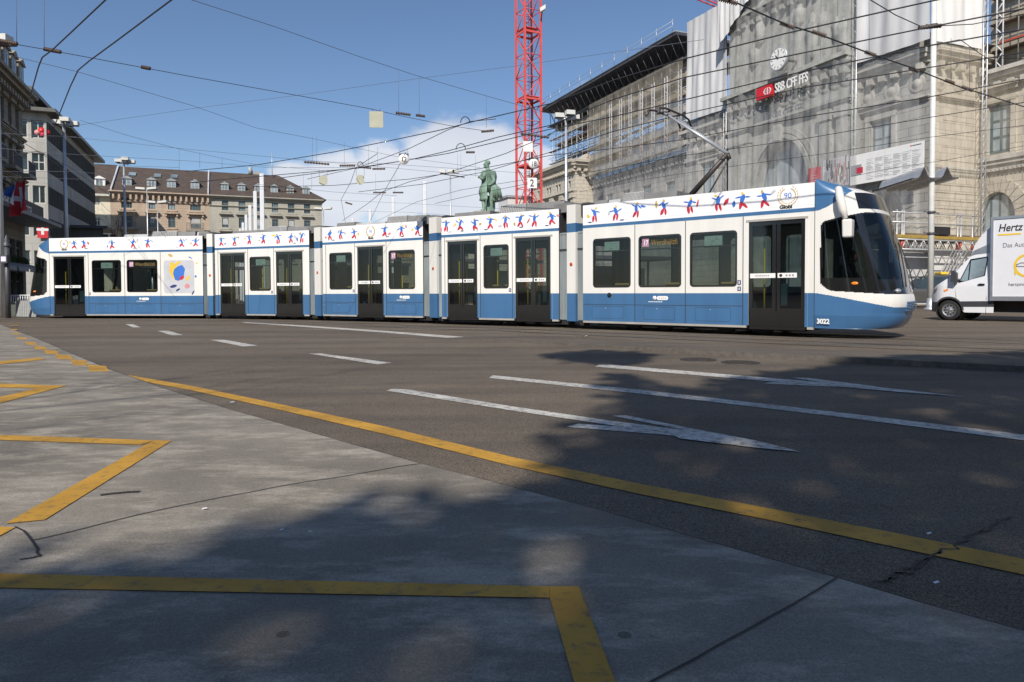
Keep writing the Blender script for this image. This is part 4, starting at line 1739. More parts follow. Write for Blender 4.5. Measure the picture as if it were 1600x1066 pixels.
    pa.tube([elb, pf.p(uh, zh, -.28)], [.045, .03], 'steel', 8)
    pa.tube([elb, pf.p(uh, zh, .28)], [.045, .03], 'steel', 8)
    pa.tube([elb + pf.u * .04 - UP * .12, pf.p(ub + .55, ZT, 0)], .02, 'pantofoot', 6)
    pa.tube([elb, elb + pf.u * .05 - UP * .14], .05, 'pantofoot', 8)
    pa.build('upper_arm', po)
    pa = MB()
    for s in (-.16, .16):
        pts = [pf.p(uh + s, zh + .02 - .18, -.95), pf.p(uh + s, zh + .0, -.8), pf.p(uh + s, zh + .05, -.5), pf.p(uh + s, zh + .05, .5), pf.p(uh + s, zh, .8), pf.p(uh + s, zh - .18, .95)]
        pa.tube(pts, .028, 'pantofoot', 6)
    pa.tube([pf.p(uh - .16, zh + .02, -.28), pf.p(uh + .16, zh + .02, -.28)], .025, 'pantofoot', 6)
    pa.tube([pf.p(uh - .16, zh + .02, .28), pf.p(uh + .16, zh + .02, .28)], .025, 'pantofoot', 6)
    pa.build('contact_shoe', po)
    return sect, zh


SECT, ZWIRE = build_tram()


def build_rails():
    # rails under the tram and a second track in front, following the same curve
    path = [Vector((-60, 40, 0)), Vector((-40, 33.8, 0))]
    for fr, L_ in SECT:
        path += [Vector((fr.p(t * L_, 0, -TRW / 2).x, fr.p(t * L_, 0, -TRW / 2).y, 0)) for t in (.1, .5, .9)]
    d = (SECT[4][0].u * .93 + Vector((.37 * .4, -.1, 0))).normalized()
    last = path[-1]
    path += [last + d * k for k in (3, 6, 10, 15, 22)]
    mb = MB()

    def offs(path, k):
        out = []
        for i, p in enumerate(path):
            t = (path[min(i + 1, len(path) - 1)] - path[max(0, i - 1)]).normalized()
            out.append(p + Vector((t.y, -t.x, 0)) * k)
        return out
    for ln, z in ((0, .005), (2.75, .03)):
        for g in (-.5, .5):
            c = offs(path, ln + g)
            for w, mt, dz, sh in ((.06, 'rail', .004, 0), (.045, 'groove', .004, -.055)):
                a = offs(c, w / 2 + sh)
                b = offs(c, -w / 2 + sh)
                for i in range(len(a) - 1):
                    def zz(p):
                        return Vector((p.x, p.y, .008 + dz + (.05 if ln and p.x > 2 else 0) * min(1, max(0, (p.x - 2) / 4))))
                    mb.quad(zz(a[i]), zz(a[i + 1]), zz(b[i + 1]), zz(b[i]), mt)
    mb.build('tram_rails')['kind'] = 'structure'


build_rails()
# ================================================================ buildings
D1 = Vector((-.386, .922, 0)).normalized()
D2 = Vector((.922, .386, 0)).normalized()
H1 = math.atan2(D1.y, D1.x)
M['st_main'] = stonemat('station_sandstone_under_net', (.42, .41, .38), 1.3, .62, .03, .12, .6, H1)
M['st_side'] = stonemat('station_sandstone', (.56, .51, .425), 1.15, .55, .03, .10, .66, H1)
M['st_trim'] = mat('station_stone_trim', (.47, .45, .41), .85, var=.2, scale=1.5, bump=.3, bscale=6)
M['st_trim_g'] = mat('station_stone_trim_green', (.36, .365, .335), .85, var=.25, scale=1.5, bump=.5, bscale=5)
M['st_dark'] = mat('dark_opening', (.02, .022, .025), .9)
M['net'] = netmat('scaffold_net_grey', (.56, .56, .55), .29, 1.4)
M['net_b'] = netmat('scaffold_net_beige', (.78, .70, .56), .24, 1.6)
M['net_w'] = netmat('scaffold_net_thin', (.62, .56, .46), .13, 1.2)
M['net_v'] = netmat('scaffold_net_veil', (.42, .38, .31), .34, .9)
M['net_s'] = netmat('scaffold_net_brown', (.48, .42, .32), .8, .8)
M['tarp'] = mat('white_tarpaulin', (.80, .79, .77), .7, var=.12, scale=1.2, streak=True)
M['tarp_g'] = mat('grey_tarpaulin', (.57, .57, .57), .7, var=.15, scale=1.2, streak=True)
M['signred'] = mat('sign_red', (.62, .02, .03), .4, var=.05)
M['cleared'] = mat('banner_red', (.50, .03, .06), .6)
M['wglass_p'] = mat('station_window_glass_pale', (.33, .39, .42), .12, var=.3, scale=.8, spec=.8)
M['frame_g'] = mat('window_frame_greygreen', (.10, .14, .14), .6)
M['frame_w'] = mat('window_frame_white', (.55, .55, .50), .6)
M['tube'] = mat('scaffold_tube', (.55, .56, .57), .4, metal=.5, var=.15)
M['tube_r'] = mat('scaffold_red_brace', (.40, .07, .04), .5)
M['plank'] = mat('scaffold_plank', (.16, .12, .085), .8, var=.3)
M['formy'] = mat('formwork_yellow', (.36, .25, .06), .6, var=.2)
M['hoard'] = mat('white_hoarding', (.66, .66, .64), .6, var=.05)
M['tile'] = stonemat('brown_roof_tiles', (.105, .077, .061), .35, .22, .03, .35, .55, H1)
M['pink'] = stonemat('rose_sandstone_wall', (.52, .41, .31), 1.6, .42, .012, .06, .75, H1)
M['greyst'] = stonemat('pale_sandstone_wall', (.45, .43, .36), 1.8, .34, .014, .06, .7, H1)
M['cream'] = mat('cream_plaster', (.72, .66, .52), .8, var=.06)
M['zinc'] = mat('zinc_sheet', (.34, .36, .36), .5, var=.15)
M['blind'] = mat('roller_blind', (.42, .43, .43), .7)
M['hotel'] = stonemat('hotel_brown_stone', (.27, .24, .19), 1.4, .5, .02, .15, .6, H1)
M['hoteltrim'] = mat('hotel_stone_trim', (.30, .27, .215), .85, var=.2)
M['slab'] = stonemat('office_stone_slab', (.46, .45, .41), 1.2, 2.0, .01, .1, .7, H1)
M['mull'] = mat('office_bronze_mullion', (.12, .115, .10), .5, var=.15)
M['awn'] = mat('awning_cloth', (.33, .33, .33), .8, var=.1)
M['flagblue'] = mat('flag_blue', (.06, .13, .42), .7)
M['flagred'] = mat('flag_red', (.62, .03, .04), .7)
M['flagwhite'] = mat('flag_white', (.75, .75, .75), .7)
M['planter'] = mat('planter_grey_green', (.10, .12, .11), .6)
M['leaf'] = mat('leaf_green', (.05, .08, .025), .8, var=.4, scale=9)
M['bark'] = mat('tree_bark', (.10, .075, .055), .9, var=.3, scale=6, bump=.6)
M['stucco'] = mat('off_camera_plaster', (.30, .27, .22), .8, var=.15)


def window(fr, o, parent, fm='frame_g', glass='wglass', depth=.22, fw=.09, mull=1, trans=(.62,), name='window', blind=0.0):
    mb = MB()
    ring(mb, fr, o, fw, -depth + .06, fm, .06)
    i = inset(o, fw)
    mb.poly([fr.p(*p, -depth + .03) for p in outline(i)], glass)
    w = o['u1'] - o['u0']
    h = o['z1'] - o['z0']
    for k in range(mull):
        u = o['u0'] + w * (k + 1) / (mull + 1)
        mb.fbox(fr, u - fw * .45, u + fw * .45, i['z0'], i['z1'], -depth + .03, -depth + .055, fm)
    for t in trans:
        z = o['z0'] + h * t
        mb.fbox(fr, i['u0'], i['u1'], z - fw * .45, z + fw * .45, -depth + .032, -depth + .058, fm)
    if blind:
        mb.fbox(fr, i['u0'], i['u1'], o['z1'] - h * blind, i['z1'], -depth + .06, -depth + .08, 'blind')
    return mb.build(name, parent)


def cornice(mb, fr, u0, u1, z, h, out, mt, dent=0, dh=.3, back=0.0):
    """moulded band: three stepped courses and optional dentils below"""
    mb.fbox(fr, u0 - out * .2, u1 + out * .2, z + h * .66, z + h, -.1, out, mt)
    mb.fbox(fr, u0 - out * .1, u1 + out * .1, z + h * .33, z + h * .66, -.1, out * .72, mt)
    mb.fbox(fr, u0, u1, z, z + h * .33, -.1, out * .35, mt)
    if dent:
        n = int((u1 - u0) / dent)
        for k in range(n):
            u = u0 + (k + .5) * (u1 - u0) / n
            mb.fbox(fr, u - dent * .25, u + dent * .25, z - dh, z, 0, out * .6, mt)


def cloth(mb, fr, u0, u1, z0l, z1l, z0r, z1r, d, mt, amp=.12, per=.9, nu=60, nz=10, seed=1, wall=True):
    """hung cloth with vertical folds; corners may differ in height left (u0) and right (u1)"""
    rnd = random.Random(seed)
    ph = [rnd.uniform(0, 6.28) for _ in range(6)]
    fs = []
    vs = []
    for j in range(nz + 1):
        t = j / nz
        for i in range(nu + 1):
            s = i / nu
            u = u0 + (u1 - u0) * s
            z = (z0l + (z0r - z0l) * s) * (1 - t) + (z1l + (z1r - z1l) * s) * t
            w = math.sin(u * 6.28 / per + ph[0] + .6 * math.sin(z * .5 + ph[1])) + .6 * math.sin(u * 6.28 / per * 2.3 + ph[2] + z * .25) + .5 * math.sin(u * .9 + z * .35 + ph[3])
            vs.append(fr.p(u, z, d + amp * w * (.5 + .5 * math.sin(3.1 * t + .1))))
    for j in range(nz):
        for i in range(nu):
            a = j * (nu + 1) + i
            fs.append((a, a + 1, a + nu + 2, a + nu + 1))
    mb.add(vs, fs, mt, True)


def build_station():
    C0 = Vector((30.2, 50, 0))
    fr = Frame(C0, D1)          # main portal front, u grows away to the far end
    n = fr.n
    uE = fr.u_of(1072)
    st = thing('station_building', 'huge stone railway station wrapped in grey netting, with round arches, clock and red sign', 'station', C0)

    def z(px, py, f=fr):
        return f.uz(px, py)[1]
    u = fr.u_of
    uL, uR = u(1135), u(1336)   # central bay limits
    ztop = 24.5
    zc = z(1450, 78)            # main cornice height
    # --- right bay wall
    win_main = dict(u0=u(1391), u1=u(1359), z0=z(1375, 262), z1=z(1375, 188))
    sm1 = dict(u0=u(1391.5), u1=u(1377), z0=z(1384, 134), z1=z(1384, 120))
    sm2 = dict(u0=u(1373), u1=u(1358.5), z0=z(1366, 139), z1=z(1366, 125))
    arch_r = dict(u0=u(1412), u1=u(1366), z0=.4, z1=z(1388, 300), arch=2.2)
    hw = MB()
    hw.holed(fr, 0, uR, 0, zc + 1.2, [win_main, sm1, sm2, arch_r], 'st_main', depth=.5, rev='st_trim')
    # left bay
    wl = dict(u0=u(1117), u1=u(1096), z0=z(1106, 312), z1=z(1106, 254))
    wl2 = dict(u0=u(1118), u1=u(1110), z0=z(1114, 217), z1=z(1114, 206))
    wl3 = dict(u0=u(1104), u1=u(1098), z0=z(1101, 222), z1=z(1101, 212))
    hw.holed(fr, uL, uE, 0, zc + 1.2, [wl, wl2, wl3], 'st_main', depth=.5, rev='st_trim')
    # centre bay, proud by 1 m
    fc = fr.shift(0, 1.0)
    uc = fc.u_of
    cR, cL = uc(1330), uc(1140)
    aw0, aw1 = uc(1262, 290), uc(1180, 290)
    zarch = fc.uz(1224, 218)[1]
    arch_c = dict(u0=aw0, u1=aw1, z0=.4, z1=zarch, arch=(aw1 - aw0) / 2 * 1.25)
    hw.holed(fc, cR, cL, 0, 36, [arch_c], 'st_trim_g', depth=1.2, rev='st_trim_g')
    hw.quad(fc.p(cR, 0, 0), fc.p(cR, 36, 0), fc.p(cR, 36, -6), fc.p(cR, 0, -6), 'st_trim_g')
    hw.quad(fc.p(cL, 0, 0), fc.p(cL, 36, 0), fc.p(cL, 36, -1), fc.p(cL, 0, -1), 'st_trim_g')
    # perpendicular return at the near corner
    fp = Frame(C0, D2)
    hw.holed(fp, 0, 5.6, 0, zc + 1.2, [], 'st_side')
    hw.quad(fr.p(0, zc + 1.2, 0), fr.p(uE, zc + 1.2, 0), fr.p(uE, zc + 1.2, -20), fr.p(0, zc + 1.2, -20), 'zinc')
    hw.quad(fr.p(uE, 0, 0), fr.p(uE, zc + 1.2, 0), fr.p(uE, zc + 1.2, -20), fr.p(uE, 0, -20), 'st_main')
    # wing on the near side
    fw = Frame(C0 + D2 * 5.6, -D1)
    uw = fw.u_of
    zw = fw.uz(1560, 110)[1]
    warch = dict(u0=uw(1531), u1=uw(1586), z0=2.4, z1=fw.uz(1558, 301)[1], arch=2.0)
    wwin = dict(u0=uw(1541), u1=uw(1576), z0=fw.uz(1558, 240)[1], z1=fw.uz(1558, 162)[1])
    wwin2 = dict(u0=uw(1541) + 7.5, u1=uw(1576) + 7.5, z0=wwin['z0'], z1=wwin['z1'])
    hw.holed(fw, 0, 22, 0, zw, [warch, wwin, wwin2], 'st_side', depth=.5, rev='st_trim')
    # far wing, set back
    fl = Frame(fr.p(uE, 0, -4.5), D1)
    zl = fl.uz(1000, 262)[1]
    ul = fl.u_of
    u_end = ul(927)
    lws = [dict(u0=ul(b), u1=ul(a), z0=fl.uz((a + b) / 2, y1)[1], z1=fl.uz((a + b) / 2, y0)[1]) for a, b, y0, y1 in
           ((1040, 1054, 284, 306), (1004, 1017, 290, 312), (973, 984, 297, 320), (948, 958, 303, 325))]
    for w_ in lws:
        w_['u0'], w_['u1'] = sorted((w_['u0'], w_['u1']))
    hw.holed(fl, -3, u_end, 0, zl, lws, 'st_main', depth=.4, rev='st_trim')
    hw.build('wall', st)
    # --- windows
    for o_, f_, kw in ((win_main, fr, dict(depth=.3, fw=.18, glass='wglass_p')), (sm1, fr, dict(depth=.3, fw=.08, mull=0, trans=(), glass='wglass_l')), (sm2, fr, dict(depth=.3, fw=.08, mull=0, trans=(), glass='wglass_l')),
                       (wl, fr, dict(depth=.3, fw=.16, glass='wglass_p')), (wl2, fr, dict(depth=.3, fw=.06, mull=0, trans=())), (wl3, fr, dict(depth=.3, fw=.06, mull=0, trans=())),
                       (wwin, fw, dict(depth=.3, fw=.2, trans=(.66, .33), glass='wglass_p')), (wwin2, fw, dict(depth=.3, fw=.15, trans=(.66, .33), glass='wglass_l')),
                       (warch, fw, dict(depth=.3, fw=.15, mull=3, trans=(), glass='wglass_p')), (arch_r, fr, dict(depth=.45, fw=.15, mull=2, trans=(.55,))),
                       (arch_c, fc, dict(depth=1.1, fw=.2, mull=3, trans=(.45, .7), glass='wglass_p'))):
        window(f_, o_, st, **kw)
    for w_ in lws:
        window(fl, w_, st, depth=.3, fw=.12, glass='wglass_l')
    # --- mouldings: main cornice
    mb = MB()
    for f_, a, b in ((fr, 0, uR), (fr, uL, uE)):
        cornice(mb, f_, a, b, zc - .9, .9, .9, 'st_trim', .95, .45)
        cornice(mb, f_, a, b, zc - 3.6, .35, .35, 'st_trim')
    cornice(mb, fp, 0, 5.6, zc - .9, .9, .9, 'st_side', .95, .45)
    cornice(mb, fp, 0, 5.6, zc - 3.6, .35, .35, 'st_side')
    zst = fp.uz(1500, 272)[1]
    cornice(mb, fp, 0, 5.6, zst, .4, .3, 'st_trim', .3, .12)
    cornice(mb, fw, 0, 22, zw - .9, .9, .8, 'st_trim', .9, .4)
    cornice(mb, fw, 0, 22, zst + .3, .9, .5, 'st_trim', .3, .16)
    cornice(mb, fl, -3, u_end, zl - .7, .7, .7, 'st_trim', .9, .35)
    zf0, zf1 = fc.uz(1232, 170)[1], fc.uz(1232, 140)[1]
    cornice(mb, fc, cR, cL, zf1 + .1, 1.0, 1.1, 'st_trim_g', .95, .5)
    cornice(mb, fc, cR, cL, zf0 - 1.2, .6, .6, 'st_trim_g')
    cornice(mb, fc, cR, cL, 26.2, .8, .9, 'st_trim_g', .9, .4)
    mb.build('cornice', st)
    # --- relief: frieze scrolls, archivolt, keystone, pilasters, panels
    mb = MB()
    k = 0
    uu = cR + .5
    while uu < cL - .3:
        cz = (zf0 + zf1) / 2 - .1
        mb.lathe(fc.p(uu, cz, .0), [(.16, .12), (.3, .14), (.42, .1), (.52, .02)], 'st_trim_g', 14, fc.n)
        mb.tube([fc.p(uu + .3, cz - .3, .05), fc.p(uu + .55, cz + .05, .12), fc.p(uu + .8, cz + .3, .05)], .08, 'st_trim_g', 6)
        uu += 1.1
    am = (aw0 + aw1) / 2
    aw = (aw1 - aw0) / 2
    for rr, wdt, out in ((0.12, .35, .25), (.6, .5, .12)):
        pa_, pb_ = [], []
        for q in range(25):
            t = math.pi * q / 24
            pa_.append((am - (aw + rr) * math.cos(t), zarch - aw * 1.25 + (aw * 1.25 + rr) * math.sin(t)))
            pb_.append((am - (aw + rr + wdt) * math.cos(t), zarch - aw * 1.25 + (aw * 1.25 + rr + wdt) * math.sin(t)))
        for q in range(24):
            a, b, c, d = pa_[q], pa_[q + 1], pb_[q + 1], pb_[q]
            mb.hexa([fc.p(*a, 0), fc.p(*b, 0), fc.p(*c, 0), fc.p(*d, 0), fc.p(*a, out), fc.p(*b, out), fc.p(*c, out), fc.p(*d, out)], 'st_trim_g')
    mb.fbox(fc, am - .35, am + .35, zarch - .1, zf0 - 1.25, 0, .55, 'st_trim_g')
    for u0_, u1_ in ((cR + .2, cR + 1.2), (cR + 1.9, cR + 2.9), (cL - 1.3, cL - .3), (cL - 3.0, cL - 2.0)):
        mb.fbox(fc, u0_, u1_, 0, zf0 - 1.25, 0, .45, 'st_trim_g')
        mb.fbox(fc, u0_ - .12, u1_ + .12, zf0 - 2.1, zf0 - 1.25, 0, .6, 'st_trim_g')
        mb.fbox(fc, u0_, u1_, zf1 + 1.2, 26.2, 0, .3, 'st_trim_g')
    for f_, a, b in ((fr, 0, uR), (fp, 0, 5.6), (fr, uL, uE)):
        uu = a + 1.0
        while uu < b - .9:
            mb.lathe(f_.p(uu, zc - 2.2, 0), [(.0, .16), (.3, .14), (.38, .03), (.55, .12), (.68, .02)], 'st_side' if f_ is fp else 'st_trim', 16, f_.n)
            uu += 2.1
    for o_, f_ in ((win_main, fr), (wl, fr), (wwin, fw), (wwin2, fw)):
        mm = 'st_side' if f_ is fw else 'st_trim'
        a, b, c, d = o_['u0'], o_['u1'], o_['z0'], o_['z1']
        mb.fbox(f_, a - .45, a - .05, c - .2, d + .3, 0, .14, mm)
        mb.fbox(f_, b + .05, b + .45, c - .2, d + .3, 0, .14, mm)
        mb.fbox(f_, a - .45, b + .45, d + .05, d + .45, 0, .18, mm)
        mb.fbox(f_, a - .7, b + .7, d + 1.1, d + 1.35, 0, .55, mm)
        mb.fbox(f_, a - .6, b + .6, d + .8, d + 1.1, 0, .3, mm)
        mb.fbox(f_, a - .6, b + .6, c - .45, c - .15, 0, .3, mm)
    # rusticated voussoirs round the small arches
    for f_, o_ in ((fw, warch), (fr, arch_r)):
        m_, r_ = (o_['u0'] + o_['u1']) / 2, (o_['u1'] - o_['u0']) / 2
        zb_ = o_['z1'] - o_['arch']
        for q in range(11):
            t0, t1 = math.pi * (q + .05) / 11, math.pi * (q + .95) / 11
            P4 = [(m_ - rr * math.cos(t), zb_ + rz * math.sin(t)) for rr, rz, t in ((r_ + .06, o_['arch'] + .06, t0), (r_ + .06, o_['arch'] + .06, t1), (r_ + 1.0, o_['arch'] + 1.0, t1), (r_ + 1.0, o_['arch'] + 1.0, t0))]
            mb.hexa([f_.p(*p, 0) for p in P4] + [f_.p(*p, .14) for p in P4], 'st_side' if f_ is fw else 'st_main')
    # block courses on the return below the string course
    zz = 5.8
    row = 0
    while zz < zst - .5:
        x = .1 if row % 2 else -.4
        while x < 5.5:
            a, b = max(.05, x), min(5.5, x + 1.22)
            if b - a > .2:
                mb.fbox(fp, a, b, zz, zz + .50, 0, .08, 'st_side')
            x += 1.3
        zz += .58
        row += 1
    # long stone panels on the upper return and quoins
    zz = zst + .9
    row = 0
    while zz < zc - 4.6:
        x = 1.35 + (.0 if row % 2 else -.6)
        while x < 4.9:
            a, b = max(1.0, x), min(4.9, x + 1.5)
            if b - a > .3:
                mb.fbox(fp, a, b, zz, zz + .92, 0, .035, 'st_side')
            x += 1.56
        zz += .97
        row += 1
    mb.fbox(fp, .0, .8, zst + .5, zc - 3.7, 0, .12, 'st_side')
    mb.build('stone_relief', st)
    # roof statues on the parapet
    for px, py in ((1408, 22), (1406, 22)):
        pass
    for px, yb, yt, mt in ((1408, 58, 18, 'st_trim_g'), (1095, 172, 150, 'st_trim_g'), (1166, 80, 52, 'st_trim_g'), (1148, 90, 60, 'st_trim_g')):
        f_ = fr.shift(0, .3)
        uu = f_.u_of(px, yb)
        z0, z1 = f_.uz(px, yb)[1], f_.uz(px, yt)[1]
        h = z1 - z0
        mb = MB()
        mb.fbox(f_, uu - .5, uu + .5, z0 - .4, z0, -.5, .5, mt)
        mb.lathe(f_.p(uu, z0, 0), [(0, 0), (.5, 0), (.55, h * .25), (.42, h * .5), (.5, h * .68), (.3, h * .8), (.12, h * .84), (.2, h * .9), (.16, h * .98), (0, h)], mt, 12)
        mb.tube([f_.p(uu - .4, z0 + h * .7, .1), f_.p(uu - .55, z0 + h * .5, .25), f_.p(uu - .2, z0 + h * .45, .4)], .12, mt, 6)
        mb.build('parapet_statue', st)
    # low relief figures beside the clock
    mb = MB()
    for px, yb, yt in ((1270, 92, 18), (1320, 85, 15), (1290, 60, 8), (1180, 105, 68), (1190, 70, 25), (1250, 40, 5), (1310, 60, 25)):
        uu, z0 = fc.uz(px, yb)
        z1 = fc.uz(px, yt)[1]
        h = z1 - z0
        mb.lathe(fc.p(uu, z0, .05), [(.1, 0), (.5, h * .1), (.42, h * .4), (.55, h * .66), (.25, h * .8), (.3, h * .9), (0, h)], 'st_trim_g', 12)
    mb.build('relief_figures', st)

    # --- netting hung over the fronts
    fn = fc.shift(0, .9)
    mb = MB()
    a, b = fn.u_of(1337), fn.u_of(1137)
    cloth(mb, fn, a, b, 5.5, 35, 5.5, 35, 0, 'net', .16, 2.2, 90, 24, 3)
    tag(mb.build('scaffold_net'), 'grey see-through building net hanging in folds over the central arch and clock front', 'net', 'building nets on the station')
    fn = fr.shift(0, 1.1)
    mb = MB()
    cloth(mb, fn, .0, fn.u_of(1336), 5.5, zc + .6, 5.5, zc + .6, 0, 'net', .05, 2.0, 50, 20, 4)
    tag(mb.build('scaffold_net'), 'grey building net over the bay with the tall cross window, right of the central arch', 'net', 'building nets on the station')
    mb = MB()
    cloth(mb, fn, fn.u_of(1134), fn.u_of(1072), 5.5, zc + .6, 5.5, zc + .6, 0, 'net', .1, 1.6, 40, 20, 5)
    tag(mb.build('scaffold_net'), 'grey building net over the narrow bay left of the central arch', 'net', 'building nets on the station')
    mb = MB()
    fq = Frame(fr.p(0, 0, 1.1), D2)
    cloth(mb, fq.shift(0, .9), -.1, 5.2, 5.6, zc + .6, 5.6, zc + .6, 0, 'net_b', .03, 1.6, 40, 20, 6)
    tag(mb.build('scaffold_net'), 'sunlit beige net stretched over the corner wall behind the tall pale pole', 'net', 'building nets on the station')
    mb = MB()
    cloth(mb, fw.shift(0, .9), -.2, 20, 5.0, zw - .4, 5.0, zw - .4, 0, 'net_w', .12, 1.8, 90, 20, 8)
    tag(mb.build('scaffold_net'), 'brownish net with drapes over the station wing above the white box van', 'net', 'building nets on the station')
    mb = MB()
    flf = fl.shift(0, .9)
    cloth(mb, flf, flf.u_of(1071), flf.u_of(926), 5, zl, 5, zl, 0, 'net', .08, 1.7, 70, 12, 9)
    tag(mb.build('scaffold_net'), 'pale grey net over the lower wall under the white lattice towers', 'net', 'building nets on the station')
    # white tarpaulins
    ft = fr.shift(0, 1.3)

    def tz(px, py, f=ft):
        return f.uz(px, py)[1]
    mb = MB()
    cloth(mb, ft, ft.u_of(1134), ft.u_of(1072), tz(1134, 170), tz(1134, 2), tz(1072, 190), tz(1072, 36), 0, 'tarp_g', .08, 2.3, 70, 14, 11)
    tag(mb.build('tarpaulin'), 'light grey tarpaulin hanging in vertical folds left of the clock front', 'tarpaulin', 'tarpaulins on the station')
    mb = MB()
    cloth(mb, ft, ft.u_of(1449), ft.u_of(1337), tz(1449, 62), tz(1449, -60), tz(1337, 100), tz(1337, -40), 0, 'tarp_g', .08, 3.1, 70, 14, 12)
    tag(mb.build('tarpaulin'), 'pale grey tarpaulin above the cross window bay with a small statue before it', 'tarpaulin', 'tarpaulins on the station')
    mb = MB()
    fqq = fq.shift(0, .95)
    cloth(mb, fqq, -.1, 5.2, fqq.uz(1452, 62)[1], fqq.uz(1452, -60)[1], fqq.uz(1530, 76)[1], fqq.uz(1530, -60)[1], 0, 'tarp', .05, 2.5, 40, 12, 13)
    tag(mb.build('tarpaulin'), 'bright white tarpaulin on the sunlit corner at the top of the station', 'tarpaulin', 'tarpaulins on the station')
    mb = MB()
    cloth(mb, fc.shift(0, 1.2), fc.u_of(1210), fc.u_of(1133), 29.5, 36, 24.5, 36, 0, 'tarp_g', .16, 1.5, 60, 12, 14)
    tag(mb.build('tarpaulin'), 'slack grey sheet over the parapet above the clock', 'tarpaulin', 'tarpaulins on the station')

    # --- clock and sign, fixed on brackets
    fk = fc.shift(0, 2.1)
    uu, zz = fk.uz(1216, 92)
    ck = thing('station_clock', 'round white station clock standing out above the red sign', 'clock', fk.p(uu, zz - .9, 0))
    mb = MB()
    r_ = .92
    mb.lathe(fk.p(uu, zz, 0), [(0, -.3), (r_ * 1.05, -.3), (r_ * 1.08, .0), (r_ * 1.05, .06), (r_ * .97, .02)], 'steel', 32, fk.n)
    mb.tube([fk.p(uu, zz, -.3), fk.p(uu, zz, -2.0)], .12, 'steel_d', 8)
    mb.build('housing', ck)
    mb = MB()
    mb.lathe(fk.p(uu, zz, 0), [(0, .02), (r_ * .97, .02)], 'film', 32, fk.n)
    for k in range(12):
        a = 2 * math.pi * k / 12
        rr = r_ * .8
        ct = fk.p(uu + rr * math.cos(a), zz + rr * math.sin(a), .03)
        rd = fk.u * math.cos(a) + UP * math.sin(a)
        mb.box(ct, (.2, .05, .01), 'ink', rd, rd.cross(fk.n), fk.n)
    mb.build('dial', ck)
    mb = MB()
    for ang, ln, w in ((R(128), .5, .08), (R(84), .72, .06)):
        rd = -fk.u * math.cos(ang) + UP * math.sin(ang)
        mb.box(fk.p(uu, zz, .05) + rd * ln * .42, (ln, w, .015), 'ink', rd, rd.cross(fk.n), fk.n)
    mb.build('hands', ck)

    fs = fc.shift(0, 1.5)
    ua, za = fs.uz(1182, 154)
    ub, zb_ = fs.uz(1206, 149)
    zc_ = fs.uz(1206, 131)[1]
    sg = thing('station_sign', 'red station sign with white arrow cross and white letters SBB CFF FFS', 'sign', fs.p(ua, zb_, 0))
    mb = MB()
    mb.fbox(fs, ub, ua, zb_, zc_, -.25, .05, 'signred')
    mb.tube([fs.p((ua + ub) / 2, (zb_ + zc_) / 2, -.2), fs.p((ua + ub) / 2, (zb_ + zc_) / 2, -1.4)], .05, 'steel_d', 6)
    mb.build('panel', sg)
    mb = MB()
    m_, zm = ub + (ua - ub) * .26, (zb_ + zc_) / 2
    for sgn in (-1, 1):
        mb.fbox(fs, m_ - .34, m_ + .34, zm - .035, zm + .035, .052, .07, 'film')
        for e in (-1, 1):
            A = fs.p(m_ + sgn * .46, zm, .06)
            B = fs.p(m_ + sgn * .2, zm + e * .26, .06)
            d_ = (B - A).normalized()
            mb.box((A + B) / 2, ((B - A).length, .09, .02), 'film', d_, d_.cross(fs.n), fs.n)
    mb.fbox(fs, m_ - .045, m_ + .045, zm - .3, zm + .3, .052, .072, 'film')
    mb.build('arrow_cross', sg)
    fm = Frame(fs.o, -D1)
    fm.n = fs.n
    mb = MB()
    u1, u2 = fm.u_of(1209), fm.u_of(1262)
    hh = (zc_ - zb_) * .80
    textmesh(mb, 'SBB CFF FFS', fm, u1, zb_ + .1, hh, 'film', d=0, bold=.012 * hh, sx=(u2 - u1) / (hh * 7.6), ext=.025)
    mb.build('letters', sg)

    # --- big plan board, photo strip and red panel hung on the net
    fb = fr.shift(0, 1.6)
    ua, ub = fb.u_of(1441.5), fb.u_of(1327)
    z1 = fb.uz(1441, 220)[1]
    z0 = fb.uz(1441, 271)[1]
    bd = thing('information_board', 'wide white information board with columns of small print and a red mark', 'board', fb.p((ua + ub) / 2, z0, 0))
    mb = MB()
    mb.fbox(fb, ua, ub, z0, z1, -.06, 0, 'film')
    mb.build('panel', bd)
    mb = MB()
    mb.fbox(fb, (ua + ub) / 2 - .01, (ua + ub) / 2 + .01, z0, z1, .001, .004, 'pgrey')
    rnd = random.Random(3)
    wdt = ub - ua
    for c in range(6):
        ux = ub - wdt * (.24 + c * .123)
        for rw in range(13):
            zz = z1 - .55 - rw * (z1 - z0 - .7) / 13
            for q in range(rnd.choice((1, 1, 2, 2))):
                mb.fbox(fb, ux - rnd.uniform(.3, .75), ux, zz - q * .05, zz - q * .05 + .025, .001, .004, 'inkgrey')
    mb.fbox(fb, ub - wdt * .17, ub - wdt * .01, z0 + (z1 - z0) * .3, z0 + (z1 - z0) * .66, .001, .005, 'inkgrey')
    mb.fbox(fb, ub - wdt * .19, ub - wdt * .1, z0 + (z1 - z0) * .36, z0 + (z1 - z0) * .56, .005, .008, 'cleared')
    mb.fbox(fb, ua + wdt * .15, ua + wdt * .17, z1 - .25, z1 - .15, .001, .005, 'signred')
    mb.fbox(fb, ua + wdt * .03, ua + wdt * .145, z1 - .23, z1 - .17, .001, .005, 'ink')
    mb.build('print', bd)
    ua, ub = fb.u_of(1325), fb.u_of(1284)
    mb = MB()
    zt, zb2 = fb.uz(1305, 247)[1], z0 + .1
    mb.fbox(fb, ua, ub, zb2, zt, -.04, 0, 'pgrey')
